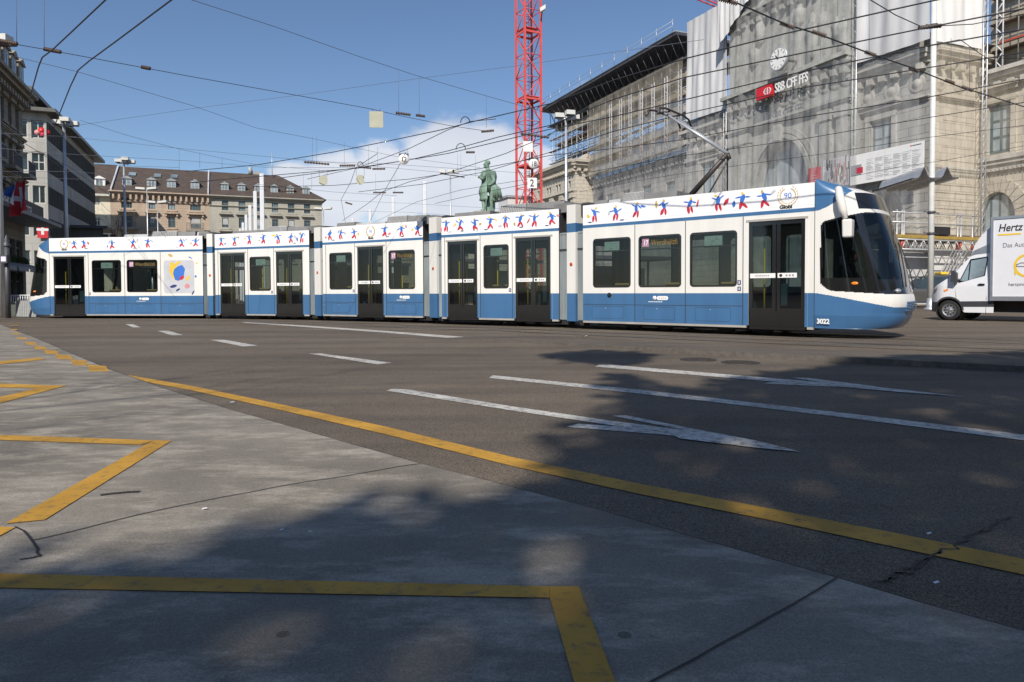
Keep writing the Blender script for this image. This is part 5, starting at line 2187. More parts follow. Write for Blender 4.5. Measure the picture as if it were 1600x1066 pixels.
    for q in range(70):
        x = rnd.uniform(ua, ub - .2)
        y = rnd.uniform(zb2, zt - .6)
        mb.fbox(fb, x, x + rnd.uniform(.04, .16), y, min(zt, y + rnd.uniform(.2, .9)), .0, .003 + q * .0004, rnd.choice(['ink', 'inkgrey', 'inkgrey', 'film', 'ppink', 'steel_d']))
    tag(mb.build('photo_banner'), 'dark blurred picture banner between the red panel and the white information board', 'banner')
    mb = MB()
    ua, ub = fb.u_of(1281), fb.u_of(1262)
    zt = fb.uz(1272, 262)[1]
    mb.fbox(fb, ua, ub, z0 - 1, zt, -.04, 0, 'cleared')
    for q in range(3):
        mb.fbox(fb, ub - .25 - (ub - ua) * (.5 + .1 * q), ub - .25, zt - .7 - q * .22, zt - .62 - q * .22, .001, .004, 'ppink')
    tag(mb.build('red_panel'), 'plain red panel with two faint lines of print beside the arch', 'panel')

    # --- pavilion farther along
    Pc = fl.p(u_end, 0, 3.0)
    fP = Frame(Pc, D1)
    zP = fP.uz(903, 262)[1]
    pv = thing('stone_pavilion', 'beige stone end pavilion of the station with a low gable, behind the crane', 'building', Pc)
    mb = MB()
    ops = []
    for k in range(4):
        for q, (za, zb3) in enumerate(((zP - 2.6, zP - 1.6), (zP - 8, zP - 4.2))):
            uu = 1.6 + k * 3.4
            if q == 0:
                ops += [dict(u0=uu, u1=uu + .75, z0=za, z1=zb3), dict(u0=uu + .95, u1=uu + 1.7, z0=za, z1=zb3)]
            else:
                ops.append(dict(u0=uu, u1=uu + 1.7, z0=za, z1=zb3))
    mb.holed(fP, 0, 15, 0, zP, ops, 'st_side', depth=.4, rev='st_trim')
    fPp = Frame(Pc, D2)
    mb.holed(fPp, 0, 3.2, 0, zP, [], 'st_side')
    mb.quad(fP.p(0, zP, 0), fP.p(15, zP, 0), fP.p(15, zP, -6), fP.p(0, zP, -6), 'zinc')
    mb.build('wall', pv)
    for o_ in ops:
        window(fP, o_, pv, depth=.3, fw=.07, mull=0 if o_['u1'] - o_['u0'] < 1 else 1, trans=())
    mb = MB()
    cornice(mb, fP, -.3, 15, zP, 1.3, 1.2, 'st_side', .9, .4)
    cornice(mb, fPp, -.3, 3.2, zP, 1.3, 1.2, 'st_side', .9, .4)
    cornice(mb, fP, 0, 15, zP - 3.6, .4, .6, 'st_side')
    mb.prism([fPp.p(.2, zP + 1.3, .6), fPp.p(3.4, zP + 1.3, .6), fPp.p(1.8, zP + 2.3, .6)], -fPp.n * 1.2, 'st_side')
    for k in range(5):
        mb.fbox(fP, .1 + k * 3.4, .1 + k * 3.4 + .9, 0, zP - 3.6, 0, .35, 'st_side')
        mb.fbox(fP, .0 + k * 3.4, 1.1 + k * 3.4, zP - 4.3, zP - 3.6, 0, .6, 'st_side')
    mb.build('cornice', pv)

    # --- scaffold hall roof and lattice towers over the far wing
    fsx = fl.shift(0, 1.6)
    us = fsx.u_of
    u0, u1 = us(1073, 120), us(856, 170)
    z_a = fsx.uz(1073, 86)[1]
    z_b = fsx.uz(880, 190)[1]
    zr = (z_a + z_b) / 2
    sc = thing('scaffold_roof', 'long temporary scaffold roof on white lattice towers with brown netting, over the far station wing', 'scaffold', fsx.p(u0, 0, 0))
    mb = MB()
    Hh = 4.2
    zt_ = fsx.uz(1073, 52)[1]
    mb.fbox(fsx, u0, u1, zt_ - .35, zt_, -9, 1.5, 'steel_d')
    mb.fbox(fsx, u0, u1, zt_, zt_ + .12, -9, 1.6, 'zinc')
    mb.hexa([fsx.p(u0, zr, 0), fsx.p(u1, zr, 0), fsx.p(u1, zr, -9), fsx.p(u0, zr, -9), fsx.p(u0, zr + .1, 0), fsx.p(u1, zr + .1, 0), fsx.p(u1, zr + .1, -9), fsx.p(u0, zr + .1, -9)], 'steel_d')
    mb.build('roof_deck', sc)
    mb = MB()
    uu = u0
    stp = 1.5
    while uu < u1 - stp:
        mb.tube([fsx.p(uu, zr, 0), fsx.p(uu + stp / 2, zt_ - .4, .6), fsx.p(uu + stp, zr, 0)], .055, 'steel_d', 4)
        mb.tube([fsx.p(uu, zr, -.0), fsx.p(uu, zt_ - .4, 1.3)], .045, 'steel_d', 4)
        mb.tube([fsx.p(uu + .7, zr, 0), fsx.p(uu + .7, zt_ - .4, -3)], .045, 'steel_d', 4)
        uu += stp
    mb.tube([fsx.p(u0, zr, .05), fsx.p(u1, zr, .05)], .09, 'steel_d', 6)
    mb.tube([fsx.p(u0, zr - 1.2, .05), fsx.p(u1, zr - 1.2, .05)], .06, 'steel_d', 6)
    mb.build('roof_truss', sc)
    mb = MB()
    for zz in (.55, 1.1):
        mb.tube([fsx.p(u0, zt_ + zz, 2.0), fsx.p(u1, zt_ + zz, 2.0)], .03, 'tube', 4)
    uu = u0
    while uu < u1:
        mb.tube([fsx.p(uu, zt_, 2.0), fsx.p(uu, zt_ + 1.35, 2.0)], .04, 'tube', 4)
        uu += 3.2
    mb.tube([fsx.p(u1, zt_ + .1, 2.0), fsx.p(u1 - 3, zt_ + .5, 2.0)], .1, 'signred', 6)
    mb.build('guard_rail', sc)
    towers = [1062, 1028, 995, 962, 933, 908]
    for px in (1063, 1041.5, 1021.5, 1003, 985.5, 970.5, 955):
        mb = MB()
        uu = us(px, 230)
        w = .55
        z0_ = zl + .0
        for a in (-w / 2, w / 2):
            mb.tube([fsx.p(uu + a, z0_, .1), fsx.p(uu + a, zr - .2 - (1.0 if px % 2 else 0), .1)], .055, 'paint_w', 5)
        zz = z0_ + .2
        k = 0
        while zz < zr - 1.2:
            s_ = 1 if k % 2 else -1
            mb.tube([fsx.p(uu - s_ * w / 2, zz, .1), fsx.p(uu + s_ * w / 2, zz + .55, .1)], .032, 'paint_w', 4)
            zz += .55
            k += 1
        mb.fbox(fsx, uu - .1, uu + .1, z0_ + 1.6, z0_ + 2.3, .0, .08, 'tube_r')
        mb.build('lattice_tower', sc)
    # brown netting in patches, with the gaps the photo shows
    mb = MB()
    zrow = [zl, zl + 3.9, zl + 5.2, zl + 7.4, zl + 8.6, zl + 9.6, zr]
    for k, (za, zb4) in enumerate(zip(zrow, zrow[1:])):
        a, b = u0, us(915, 230) if k < 2 else us(930, 230)
        if k == 1:
            b = us(1030, 230)
            cloth(mb, fsx.shift(0, -.8), us(955, 230), us(925, 230), za, zb4, za, zb4, 0, 'net_s', .08, 1.3, 12, 3, 20 + k)
        if k == 3:
            b = us(1040, 200)
        if k == 4:
            a, b = u0, us(880, 200)
        cloth(mb, fsx.shift(0, -.8), a, b, za, zb4, za, zb4, 0, 'net_s', .08, 1.3, 40, 3, 20 + k)
    cloth(mb, fsx.shift(0, .5), u0, us(925, 230), zl, zr, zl, zr, 0, 'net_v', .08, 1.9, 60, 6, 44)
    mb.build('netting', sc)
    mb = MB()
    for k, zz in enumerate((zl + 2.5, zl + 5.0, zl + 7.6, zl + 10.2)):
        if zz > zr:
            break
        mb.fbox(fsx, us(955, 230), u1, zz, zz + .35, -2.6, -1.4, 'plank')
        for q in (.6, 1.1):
            mb.tube([fsx.p(u0, zz + q, -1.3), fsx.p(u1, zz + q, -1.3)], .035, 'tube_r' if q < 1 else 'tube', 4)
    mb.build('work_platform', sc)
    mb = MB()
    rnd = random.Random(8)
    uu = us(1000, 200)
    while uu < u1 + .1:
        for d_ in (-2.6, -1.3):
            mb.tube([fsx.p(uu, zP - 4 if uu > u_end else zl, d_), fsx.p(uu, zr, d_)], .04, rnd.choice(['tube', 'steel_d', 'tube']), 4)
        for q in range(6):
            za = zl + q * 1.9
            if za + 1.9 < zr:
                if rnd.random() < .75:
                    mb.tube([fsx.p(uu, za, -1.3), fsx.p(uu + 1.8 * rnd.choice((1, -1)), za + 1.9, -1.3)], .032, 'steel_d', 4)
                mb.tube([fsx.p(uu, za + .95, -2.6), fsx.p(uu + 1.8, za + .95 + rnd.choice((0, .0, .9)), -1.3)], .03, 'tube', 4)
        uu += 1.8
    for q in range(12):
        za = zl + q * .95
        if za < zr:
            mb.tube([fsx.p(us(1000, 200), za, -1.3), fsx.p(u1, za, -1.3)], .028, 'steel_d', 4)
    # front bays: close floors, guard rails and diagonals over the whole length
    z_ = zl + .6
    j = 0
    while z_ < zr - .4:
        mb.fbox(fsx, u0, u1, z_, z_ + .10, -.7, -.1, 'plank' if j % 2 else 'tube')
        mb.tube([fsx.p(u0, z_ + .9, -.1), fsx.p(u1, z_ + .9, -.1)], .03, 'tube', 4)
        uu = u0 + (j % 3)
        while uu < u1 - 2.6:
            mb.tube([fsx.p(uu, z_, -.1), fsx.p(uu + 2.4, z_ + 1.85, -.1)], .026, 'tube', 4)
            uu += 5.2
        z_ += 1.95
        j += 1
    uu = u0
    while uu < u1:
        mb.tube([fsx.p(uu, zl, -.1), fsx.p(uu, zr, -.1)], .035, 'tube', 4)
        uu += 1.7
    mb.build('scaffold_tubes', sc)
    # scaffold on the near wing top right
    fy = fw.shift(0, .2)
    s2 = thing('scaffold', 'upper scaffold with a white lattice post above the near station wing', 'scaffold', fy.p(0, zw, 0))
    mb = MB()
    mb.fbox(fy, -.3, 20, zw + .02, zw + 14, -1.7, -1.65, 'net_s')
    for px in (1557, 1567):
        uu = fy.u_of(px, 60)
        mb.tube([fy.p(uu, zw, 0), fy.p(uu, zw + 12, 0)], .06, 'paint_w', 5)
    a, b = fy.u_of(1557, 60), fy.u_of(1567, 60)
    for k in range(20):
        za = zw + k * .6
        mb.tube([fy.p(a if k % 2 else b, za, 0), fy.p(b if k % 2 else a, za + .6, 0)], .035, 'paint_w', 4)
    for zz in (2.0, 4.0, 6.0):
        mb.tube([fy.p(0, zw + zz, -.6), fy.p(18, zw + zz, -.6)], .045, 'steel_d', 5)
        mb.fbox(fy, 0, 18, zw + zz - .3, zw + zz - .2, -3, -1, 'plank')
    mb.fbox(fy, 1, 3.2, zw + 2.05, zw + 2.2, -.7, -.6, 'tube_r')
    for k in range(8):
        mb.tube([fy.p(k * 2.4 - .2, zw, -.8), fy.p(k * 2.4 - .2, zw + 12, -.8)], .04, 'tube', 4)
        mb.tube([fy.p(k * 2.4, zw + 4, -.8), fy.p(k * 2.4 + 2.4, zw + 6.4, -.8)], .03, 'tube', 4)
    mb.build('scaffold_tubes', s2)
    # edge scaffold ladder columns along the net borders
    for f_, px, lb in ((fr.shift(0, 1.35), 1134.5, 'thin white scaffold standard edging the clock front on its far side'), (fr.shift(0, 1.35), 1337, 'thin scaffold standard between the clock front and the cross window bay')):
        mb = MB()
        uu = f_.u_of(px, 200)
        mb.tube([f_.p(uu, 0, 0), f_.p(uu, 27, 0)], .05, 'tube', 5)
        mb.tube([f_.p(uu + .35, 0, 0), f_.p(uu + .35, 27, 0)], .03, 'tube', 5)
        for k in range(26):
            mb.tube([f_.p(uu, 1 + k, 0), f_.p(uu + .35, 1 + k + .5, 0)], .02, 'tube', 4)
        tag(mb.build('scaffold_standard'), lb, 'scaffold', 'scaffold standards on the station front')
    mb = MB()
    f_ = fq.shift(0, 1.0)
    mb.tube([f_.p(5.3, 3, 0), f_.p(5.3, 27, 0)], .06, 'tube', 5)
    mb.tube([f_.p(5.75, 3, 0), f_.p(5.75, 27, 0)], .05, 'tube', 5)
    for k in range(38):
        mb.tube([f_.p(5.3, 3 + k * .6, 0), f_.p(5.75, 3.6 + k * .6, 0)], .025, 'tube', 4)
    tag(mb.build('scaffold_standard'), 'lattice scaffold standard at the inner corner beside the near wing', 'scaffold', 'scaffold standards on the station front')

    # --- ground-level scaffold table, girder and hoardings
    fg = fr.shift(0, 3.4)
    pf = Frame(C0 + n * 3.6 - D1 * 3.2, D2)
    g = thing('scaffold_platform', 'scaffold table with lattice girder, yellow formwork and rails in front of the station corner', 'scaffold', pf.p(0, 0, 0))
    pu = pf.u_of
    a, b = pu(1395), pu(1535)

    def pz(px, py):
        return pf.uz(px, py)[1]
    mb = MB()
    zt_, zb4 = pz(1470, 376), pz(1470, 391)
    for d_ in (0, -1.5):
        mb.tube([pf.p(a, zt_, d_), pf.p(b, zt_, d_)], .06, 'tube', 5)
        mb.tube([pf.p(a, zb4, d_), pf.p(b, zb4, d_)], .06, 'tube', 5)
        k = a
        j = 0
        while k < b - .3:
            mb.tube([pf.p(k, zt_ if j % 2 else zb4, d_), pf.p(k + .4, zb4 if j % 2 else zt_, d_)], .035, 'tube', 4)
            k += .4
            j += 1
    mb.build('lattice_girder', g)
    mb = MB()
    mb.fbox(pf, a, b, pz(1470, 374), pz(1470, 369), -2.5, .05, 'formy')
    mb.fbox(pf, a, b, pz(1470, 369) + .01, pz(1470, 366), -2.5, -.1, 'plank')
    mb.build('formwork', g)
    mb = MB()
    for px in (1403, 1411, 1414, 1498, 1503, 1521):
        uu = pu(px)
        mb.tube([pf.p(uu, 0, -.1), pf.p(uu, pz(1470, 331), -.1)], .05, 'tube', 5)
        mb.tube([pf.p(uu, pz(1470, 391), -.12), pf.p(uu, pz(1470, 376), -.12)], .09, 'tube_r', 5)
    for py in (335, 350, 403):
        mb.tube([pf.p(a, pz(1470, py), -.05), pf.p(b, pz(1470, py), -.05)], .04, 'tube', 5)
    for k in range(5):
        uu = pu(1487) + k * .35
        mb.tube([pf.p(uu, pz(1470, 391), .1), pf.p(uu - 3.6, pz(1470, 452), 1.2)], .04, 'tube', 5)
    mb.build('scaffold_tubes', g)
    mb = MB()
    cloth(mb, pf.shift(0, -.3), a, pu(1501), pz(1470, 366), pz(1470, 334), pz(1470, 366), pz(1470, 334), 0, 'net_b', .05, 1.1, 40, 4, 31)
    mb.build('netting', g)
    mb = MB()
    mb.fbox(pf, pu(1459), pu(1481), pz(1470, 367), pz(1470, 355), 0, .15, 'ink')
    mb.fbox(pf, pu(1458), pu(1482), pz(1470, 355), pz(1470, 354), -.02, .18, 'tube')
    mb.build('display_box', g)
    # hoardings
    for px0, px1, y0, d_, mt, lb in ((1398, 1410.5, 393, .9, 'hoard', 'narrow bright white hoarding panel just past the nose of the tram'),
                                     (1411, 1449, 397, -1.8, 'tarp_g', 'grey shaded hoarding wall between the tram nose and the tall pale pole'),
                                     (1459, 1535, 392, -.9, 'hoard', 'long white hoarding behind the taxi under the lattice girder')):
        f_ = pf.shift(0, d_)
        mb = MB()
        mb.fbox(f_, f_.u_of(px0, 430), f_.u_of(px1, 430), 0, f_.uz((px0 + px1) / 2, y0)[1], -.1, 0, mt)
        mb.fbox(f_, f_.u_of(px0, 430), f_.u_of(px1, 430), f_.uz((px0 + px1) / 2, y0)[1], f_.uz((px0 + px1) / 2, y0)[1] + .06, -.13, .03, 'tube')
        tag(mb.build('hoarding'), lb, 'hoarding', 'hoardings at the station')
    # dark area in the arcade behind the hoarding
    return fr, fc, fw


STF, STC, STW = build_station()
# ================================================================ the row of houses behind
def dormer(fr, u, z, w, h, back, parent, wall='zinc'):
    mb = MB()
    a, b = u - w / 2, u + w / 2
    mb.fbox(fr, a, b, z, z + h, -back, 0, wall)
    mb.prism([fr.p(a - .15, z + h, .15), fr.p(b + .15, z + h, .15), fr.p(u, z + h + .45, .15)], -fr.n * back, wall)
    mb.quad(fr.p(a + w * .22, z + .2, .01), fr.p(b - w * .22, z + .2, .01), fr.p(b - w * .22, z + h - .15, .01), fr.p(a + w * .22, z + h - .15, .01), 'wglass_l')
    mb.fbox(fr, u - .04, u + .04, z + .2, z + h - .15, .01, .04, 'frame_w')
    mb.build('dormer', parent)


def build_row():
    c = at(328, 400, 107)
    fr = Frame((c.x, c.y), D2)
    u, uz = fr.u_of, fr.uz

    def zz(py, px=250):
        return uz(px, py)[1]
    ze = uz(328, 305)[1]
    zr = ze + 4.9
    SB = 8.0
    H2L, H2R, H3R, H1L = u(174), u(328), u(504), u(120)
    # --- house two: rose sandstone
    b = thing('town_house', 'rose beige stone town house with balconies and a bracketed cornice, between two others', 'house', fr.p((H2L + H2R) / 2, 0), 'houses behind the tram')
    cols = [(191, 208, 1), (234, 244, 0), (264, 275, 0), (298.5, 315, 1)]
    ops = []
    zu0, zu1 = zz(327), zz(311)
    zl0, zl1 = zz(355), zz(339)
    st = zu0 - zl0
    for x0, x1, wide in cols:
        for k in range(4):
            ops.append(dict(u0=u(x0), u1=u(x1), z0=zu0 - k * st, z1=zu1 - k * st))
    mb = MB()
    mb.holed(fr, H2L, H2R, 0, ze, ops, 'pink', depth=.3, rev='pink')
    mb.quad(fr.p(H2R, 0, 0), fr.p(H2R, ze, 0), fr.p(H2R, ze, -12), fr.p(H2R, 0, -12), 'pink')
    mb.quad(fr.p(H2L, 0, 0), fr.p(H2L, ze, 0), fr.p(H2L, ze, -12), fr.p(H2L, 0, -12), 'pink')
    mb.build('wall', b)
    for i, o_ in enumerate(ops):
        window(fr, o_, b, depth=.2, fw=.1, glass='wglass_l' if i % 3 else 'wglass', trans=(.7,), mull=3 if o_['u1'] - o_['u0'] > 1.3 else 1, blind=.6 if i in (5, 13) else 0)
    mb = MB()
    cornice(mb, fr, H2L, H2R, ze - .5, .5, .8, 'pink', 0)
    k = H2L + .3
    while k < H2R:
        mb.fbox(fr, k, k + .28, ze - 1.2, ze - .5, 0, .5, 'pink')
        k += .75
    cornice(mb, fr, H2L, H2R, ze - 1.6, .25, .2, 'pink')
    mb.build('cornice', b)
    for o_ in ops:
        mb = MB()
        if o_['z0'] < zu0 - .1 and o_['z0'] > 3:
            mb.fbox(fr, o_['u0'] - .5, o_['u1'] + .5, o_['z1'] + .5, o_['z1'] + .72, 0, .5, 'pink')
            mb.fbox(fr, o_['u0'] - .4, o_['u0'] - .15, o_['z1'] + .1, o_['z1'] + .5, 0, .35, 'pink')
            mb.fbox(fr, o_['u1'] + .15, o_['u1'] + .4, o_['z1'] + .1, o_['z1'] + .5, 0, .35, 'pink')
        mb.fbox(fr, o_['u0'] - .25, o_['u1'] + .25, o_['z0'] - .3, o_['z0'] - .08, 0, .2, 'pink')
        mb.build('window_surround', b)
    for x0, x1 in ((189, 212), (296, 318)):
        bb = MB()
        z0 = zl0 - .25
        bb.fbox(fr, u(x0) - .4, u(x1) + .2, z0 - .3, z0, 0, 1.1, 'hoteltrim')
        bb.fbox(fr, u(x0) - .4, u(x1) + .2, z0 + .85, z0 + .95, 1.0, 1.08, 'hoteltrim')
        q = u(x0) - .35
        while q < u(x1) + .2:
            bb.fbox(fr, q, q + .06, z0, z0 + .85, 1.0, 1.06, 'steel_d')
            q += .22
        bb.build('balcony', b)
    mb = MB()
    mb.quad(fr.p(H2L, ze, .7), fr.p(H2R, ze, .7), fr.p(H2R, zr, -SB), fr.p(H2L, zr, -SB), 'tile')
    mb.quad(fr.p(H2L, zr, -SB), fr.p(H2R, zr, -SB), fr.p(H2R, ze, -SB * 2), fr.p(H2L, ze, -SB * 2), 'tile')
    rf = mb.build('roof', b)
    mb = MB()
    for ux in (H2L + .2, H2R - .1):
        mb.hexa([fr.p(ux - .1, ze, .75), fr.p(ux + .1, ze, .75), fr.p(ux + .1, zr, -SB), fr.p(ux - .1, zr, -SB),
                 fr.p(ux - .1, ze + .28, .75), fr.p(ux + .1, ze + .28, .75), fr.p(ux + .1, zr + .28, -SB), fr.p(ux - .1, zr + .28, -SB)], 'pgrey')
    mb.build('party_wall_capping', b)
    for px in (199, 237.5, 269, 306):
        dormer(fr.shift(0, -1.2), u(px), ze + .55, 1.25, 1.5, 3, b)
    for px in (203, 244, 271):
        mb = MB()
        s0 = .62
        p0 = lambda uu, t: fr.p(uu, ze + (zr - ze) * t, .7 - (SB + .7) * t) + UP * .12 + fr.n * .08
        mb.quad(p0(u(px) - .5, .6), p0(u(px) + .5, .6), p0(u(px) + .5, .74), p0(u(px) - .5, .74), 'wglass_l')
        mb.build('skylight', b)
    # --- house three: pale stone with hipped end
    b = thing('town_house', 'pale grey stone town house at the end of the row, with a hipped brown roof', 'house', fr.p((H2R + H3R) / 2, 0), 'houses behind the tram')
    cols = [(348, 358), (374, 384.4), (400, 410.6), (426, 435.6), (451, 461), (476, 485.7)]
    ops = []
    f3 = fr
    za0, za1 = uz(420, 331.5)[1], uz(420, 316.5)[1]
    st3 = (uz(420, 317)[1] - uz(420, 343)[1])
    for x0, x1 in cols:
        for k in range(4):
            ops.append(dict(u0=u(x0), u1=u(x1), z0=za0 - k * st3, z1=za1 - k * st3))
    mb = MB()
    mb.holed(fr, H2R, H3R, 0, ze, ops, 'greyst', depth=.3, rev='greyst')
    fe = Frame(fr.p(H3R, 0), D1)
    mb.holed(fe, 0, SB * 2, 0, ze, [], 'greyst')
    mb.build('wall', b)
    for i, o_ in enumerate(ops):
        window(fr, o_, b, depth=.2, fw=.1, glass='wglass' if (i * 7) % 5 < 3 else 'wglass_l', trans=(.7,), blind=(0, 0, .35, 0, 0, .7, 0, .2)[(i * 5) % 8])
    mb = MB()
    cornice(mb, fr, H2R, H3R + .1, ze - .45, .45, .75, 'greyst')
    cornice(mb, fr, H2R, H3R, ze - 1.7, .2, .2, 'greyst')
    mb.build('cornice', b)
    for o_ in ops:
        mb = MB()
        if o_['z0'] < za0 - .1:
            mb.fbox(fr, o_['u0'] - .45, o_['u1'] + .45, o_['z1'] + .5, o_['z1'] + .75, 0, .45, 'greyst')
        mb.fbox(fr, o_['u0'] - .25, o_['u1'] + .25, o_['z0'] - .3, o_['z0'] - .08, 0, .2, 'greyst')
        mb.build('window_surround', b)
    mb = MB()
    ur = u(441, 278)
    mb.quad(fr.p(H2R, ze, .7), fr.p(H3R + .7, ze, .7), fr.p(ur, zr, -SB), fr.p(H2R, zr, -SB), 'tile')
    mb.add([fr.p(H3R + .7, ze, .7), fr.p(H3R + .7, ze, -SB * 2), fr.p(ur, zr, -SB)], [(0, 1, 2)], 'tile')
    mb.quad(fr.p(H2R, zr, -SB), fr.p(ur, zr, -SB), fr.p(H3R + .7, ze, -SB * 2), fr.p(H2R, ze, -SB * 2), 'tile')
    mb.build('roof', b)
    for x0, x1 in cols:
        dormer(fr.shift(0, -1.2), (u(x0) + u(x1)) / 2, ze + .5, 1.15, 1.45, 3, b)
    mb = MB()
    mb.fbox(fr, u(395), u(415), zr - .3, zr + .5, -SB - 2, -SB, 'zinc')
    mb.tube([fr.p(u(396), zr, -SB), fr.p(u(396), zr + 1.1, -SB)], .35, 'zinc', 8)
    mb.tube([fr.p(u(430, 280), zr - 1.0, -SB + 1), fr.p(u(430, 280), uz(430, 225)[1], -SB + 1)], .07, 'steel', 6)
    mb.build('chimney', b)
    # --- house one: cream
    b = thing('town_house', 'cream plastered town house with a red brown roof, beside the grey office block', 'house', fr.p((H1L + H2L) / 2, 0), 'houses behind the tram')
    z1e = uz(160, 304)[1]
    ops = [dict(u0=u(148), u1=u(158), z0=uz(155, 321)[1] - k * 3.0, z1=uz(155, 308)[1] - k * 3.0) for k in range(4)]
    ops += [dict(u0=u(132), u1=u(141), z0=o_['z0'], z1=o_['z1']) for o_ in ops[:]]
    mb = MB()
    mb.holed(fr, H1L, H2L, 0, z1e, ops, 'cream', depth=.25, rev='cream')
    mb.build('wall', b)
    for i, o_ in enumerate(ops):
        window(fr, o_, b, fm='frame_w', depth=.18, fw=.13, trans=(.65,), blind=.8 if i == 0 else 0)
    mb = MB()
    mb.quad(fr.p(H1L, z1e, .8), fr.p(H2L, z1e, .8), fr.p(H2L, zr + .2, -SB), fr.p(H1L, zr + .2, -SB), 'tile')
    mb.fbox(fr, H1L, H2L, z1e - .3, z1e, 0, .8, 'frame_w')
    mb.build('roof', b)
    dormer(fr.shift(0, -1.5), u(155), z1e + .9, 1.5, 1.6, 3, b, 'film')
    # --- small dark pavilion roof in front
    c = at(150, 400, 80)
    f5 = Frame((c.x, c.y), D2)
    b = thing('low_building', 'low dark flat roofed building tucked between the office block and the cream house', 'building', f5.p(2, 0))
    z5 = f5.uz(155, 358)[1]
    mb = MB()
    a_, b_ = f5.u_of(140), f5.u_of(162)
    ops = [dict(u0=a_ + .5 + k * .8, u1=a_ + 1.1 + k * .8, z0=z5 - 2.6, z1=z5 - .6) for k in range(1, 3)]
    mb.holed(f5, a_ - 2, b_, 0, z5, ops, 'mull', depth=.2, rev='steel_d')
    mb.build('wall', b)
    for o_ in ops:
        window(f5, o_, b, mull=0, trans=())
    mb = MB()
    mb.fbox(f5, a_ - 2, b_ + .5, z5, z5 + .35, -6, .6, 'steel_d')
    mb.build('roof', b)


build_row()


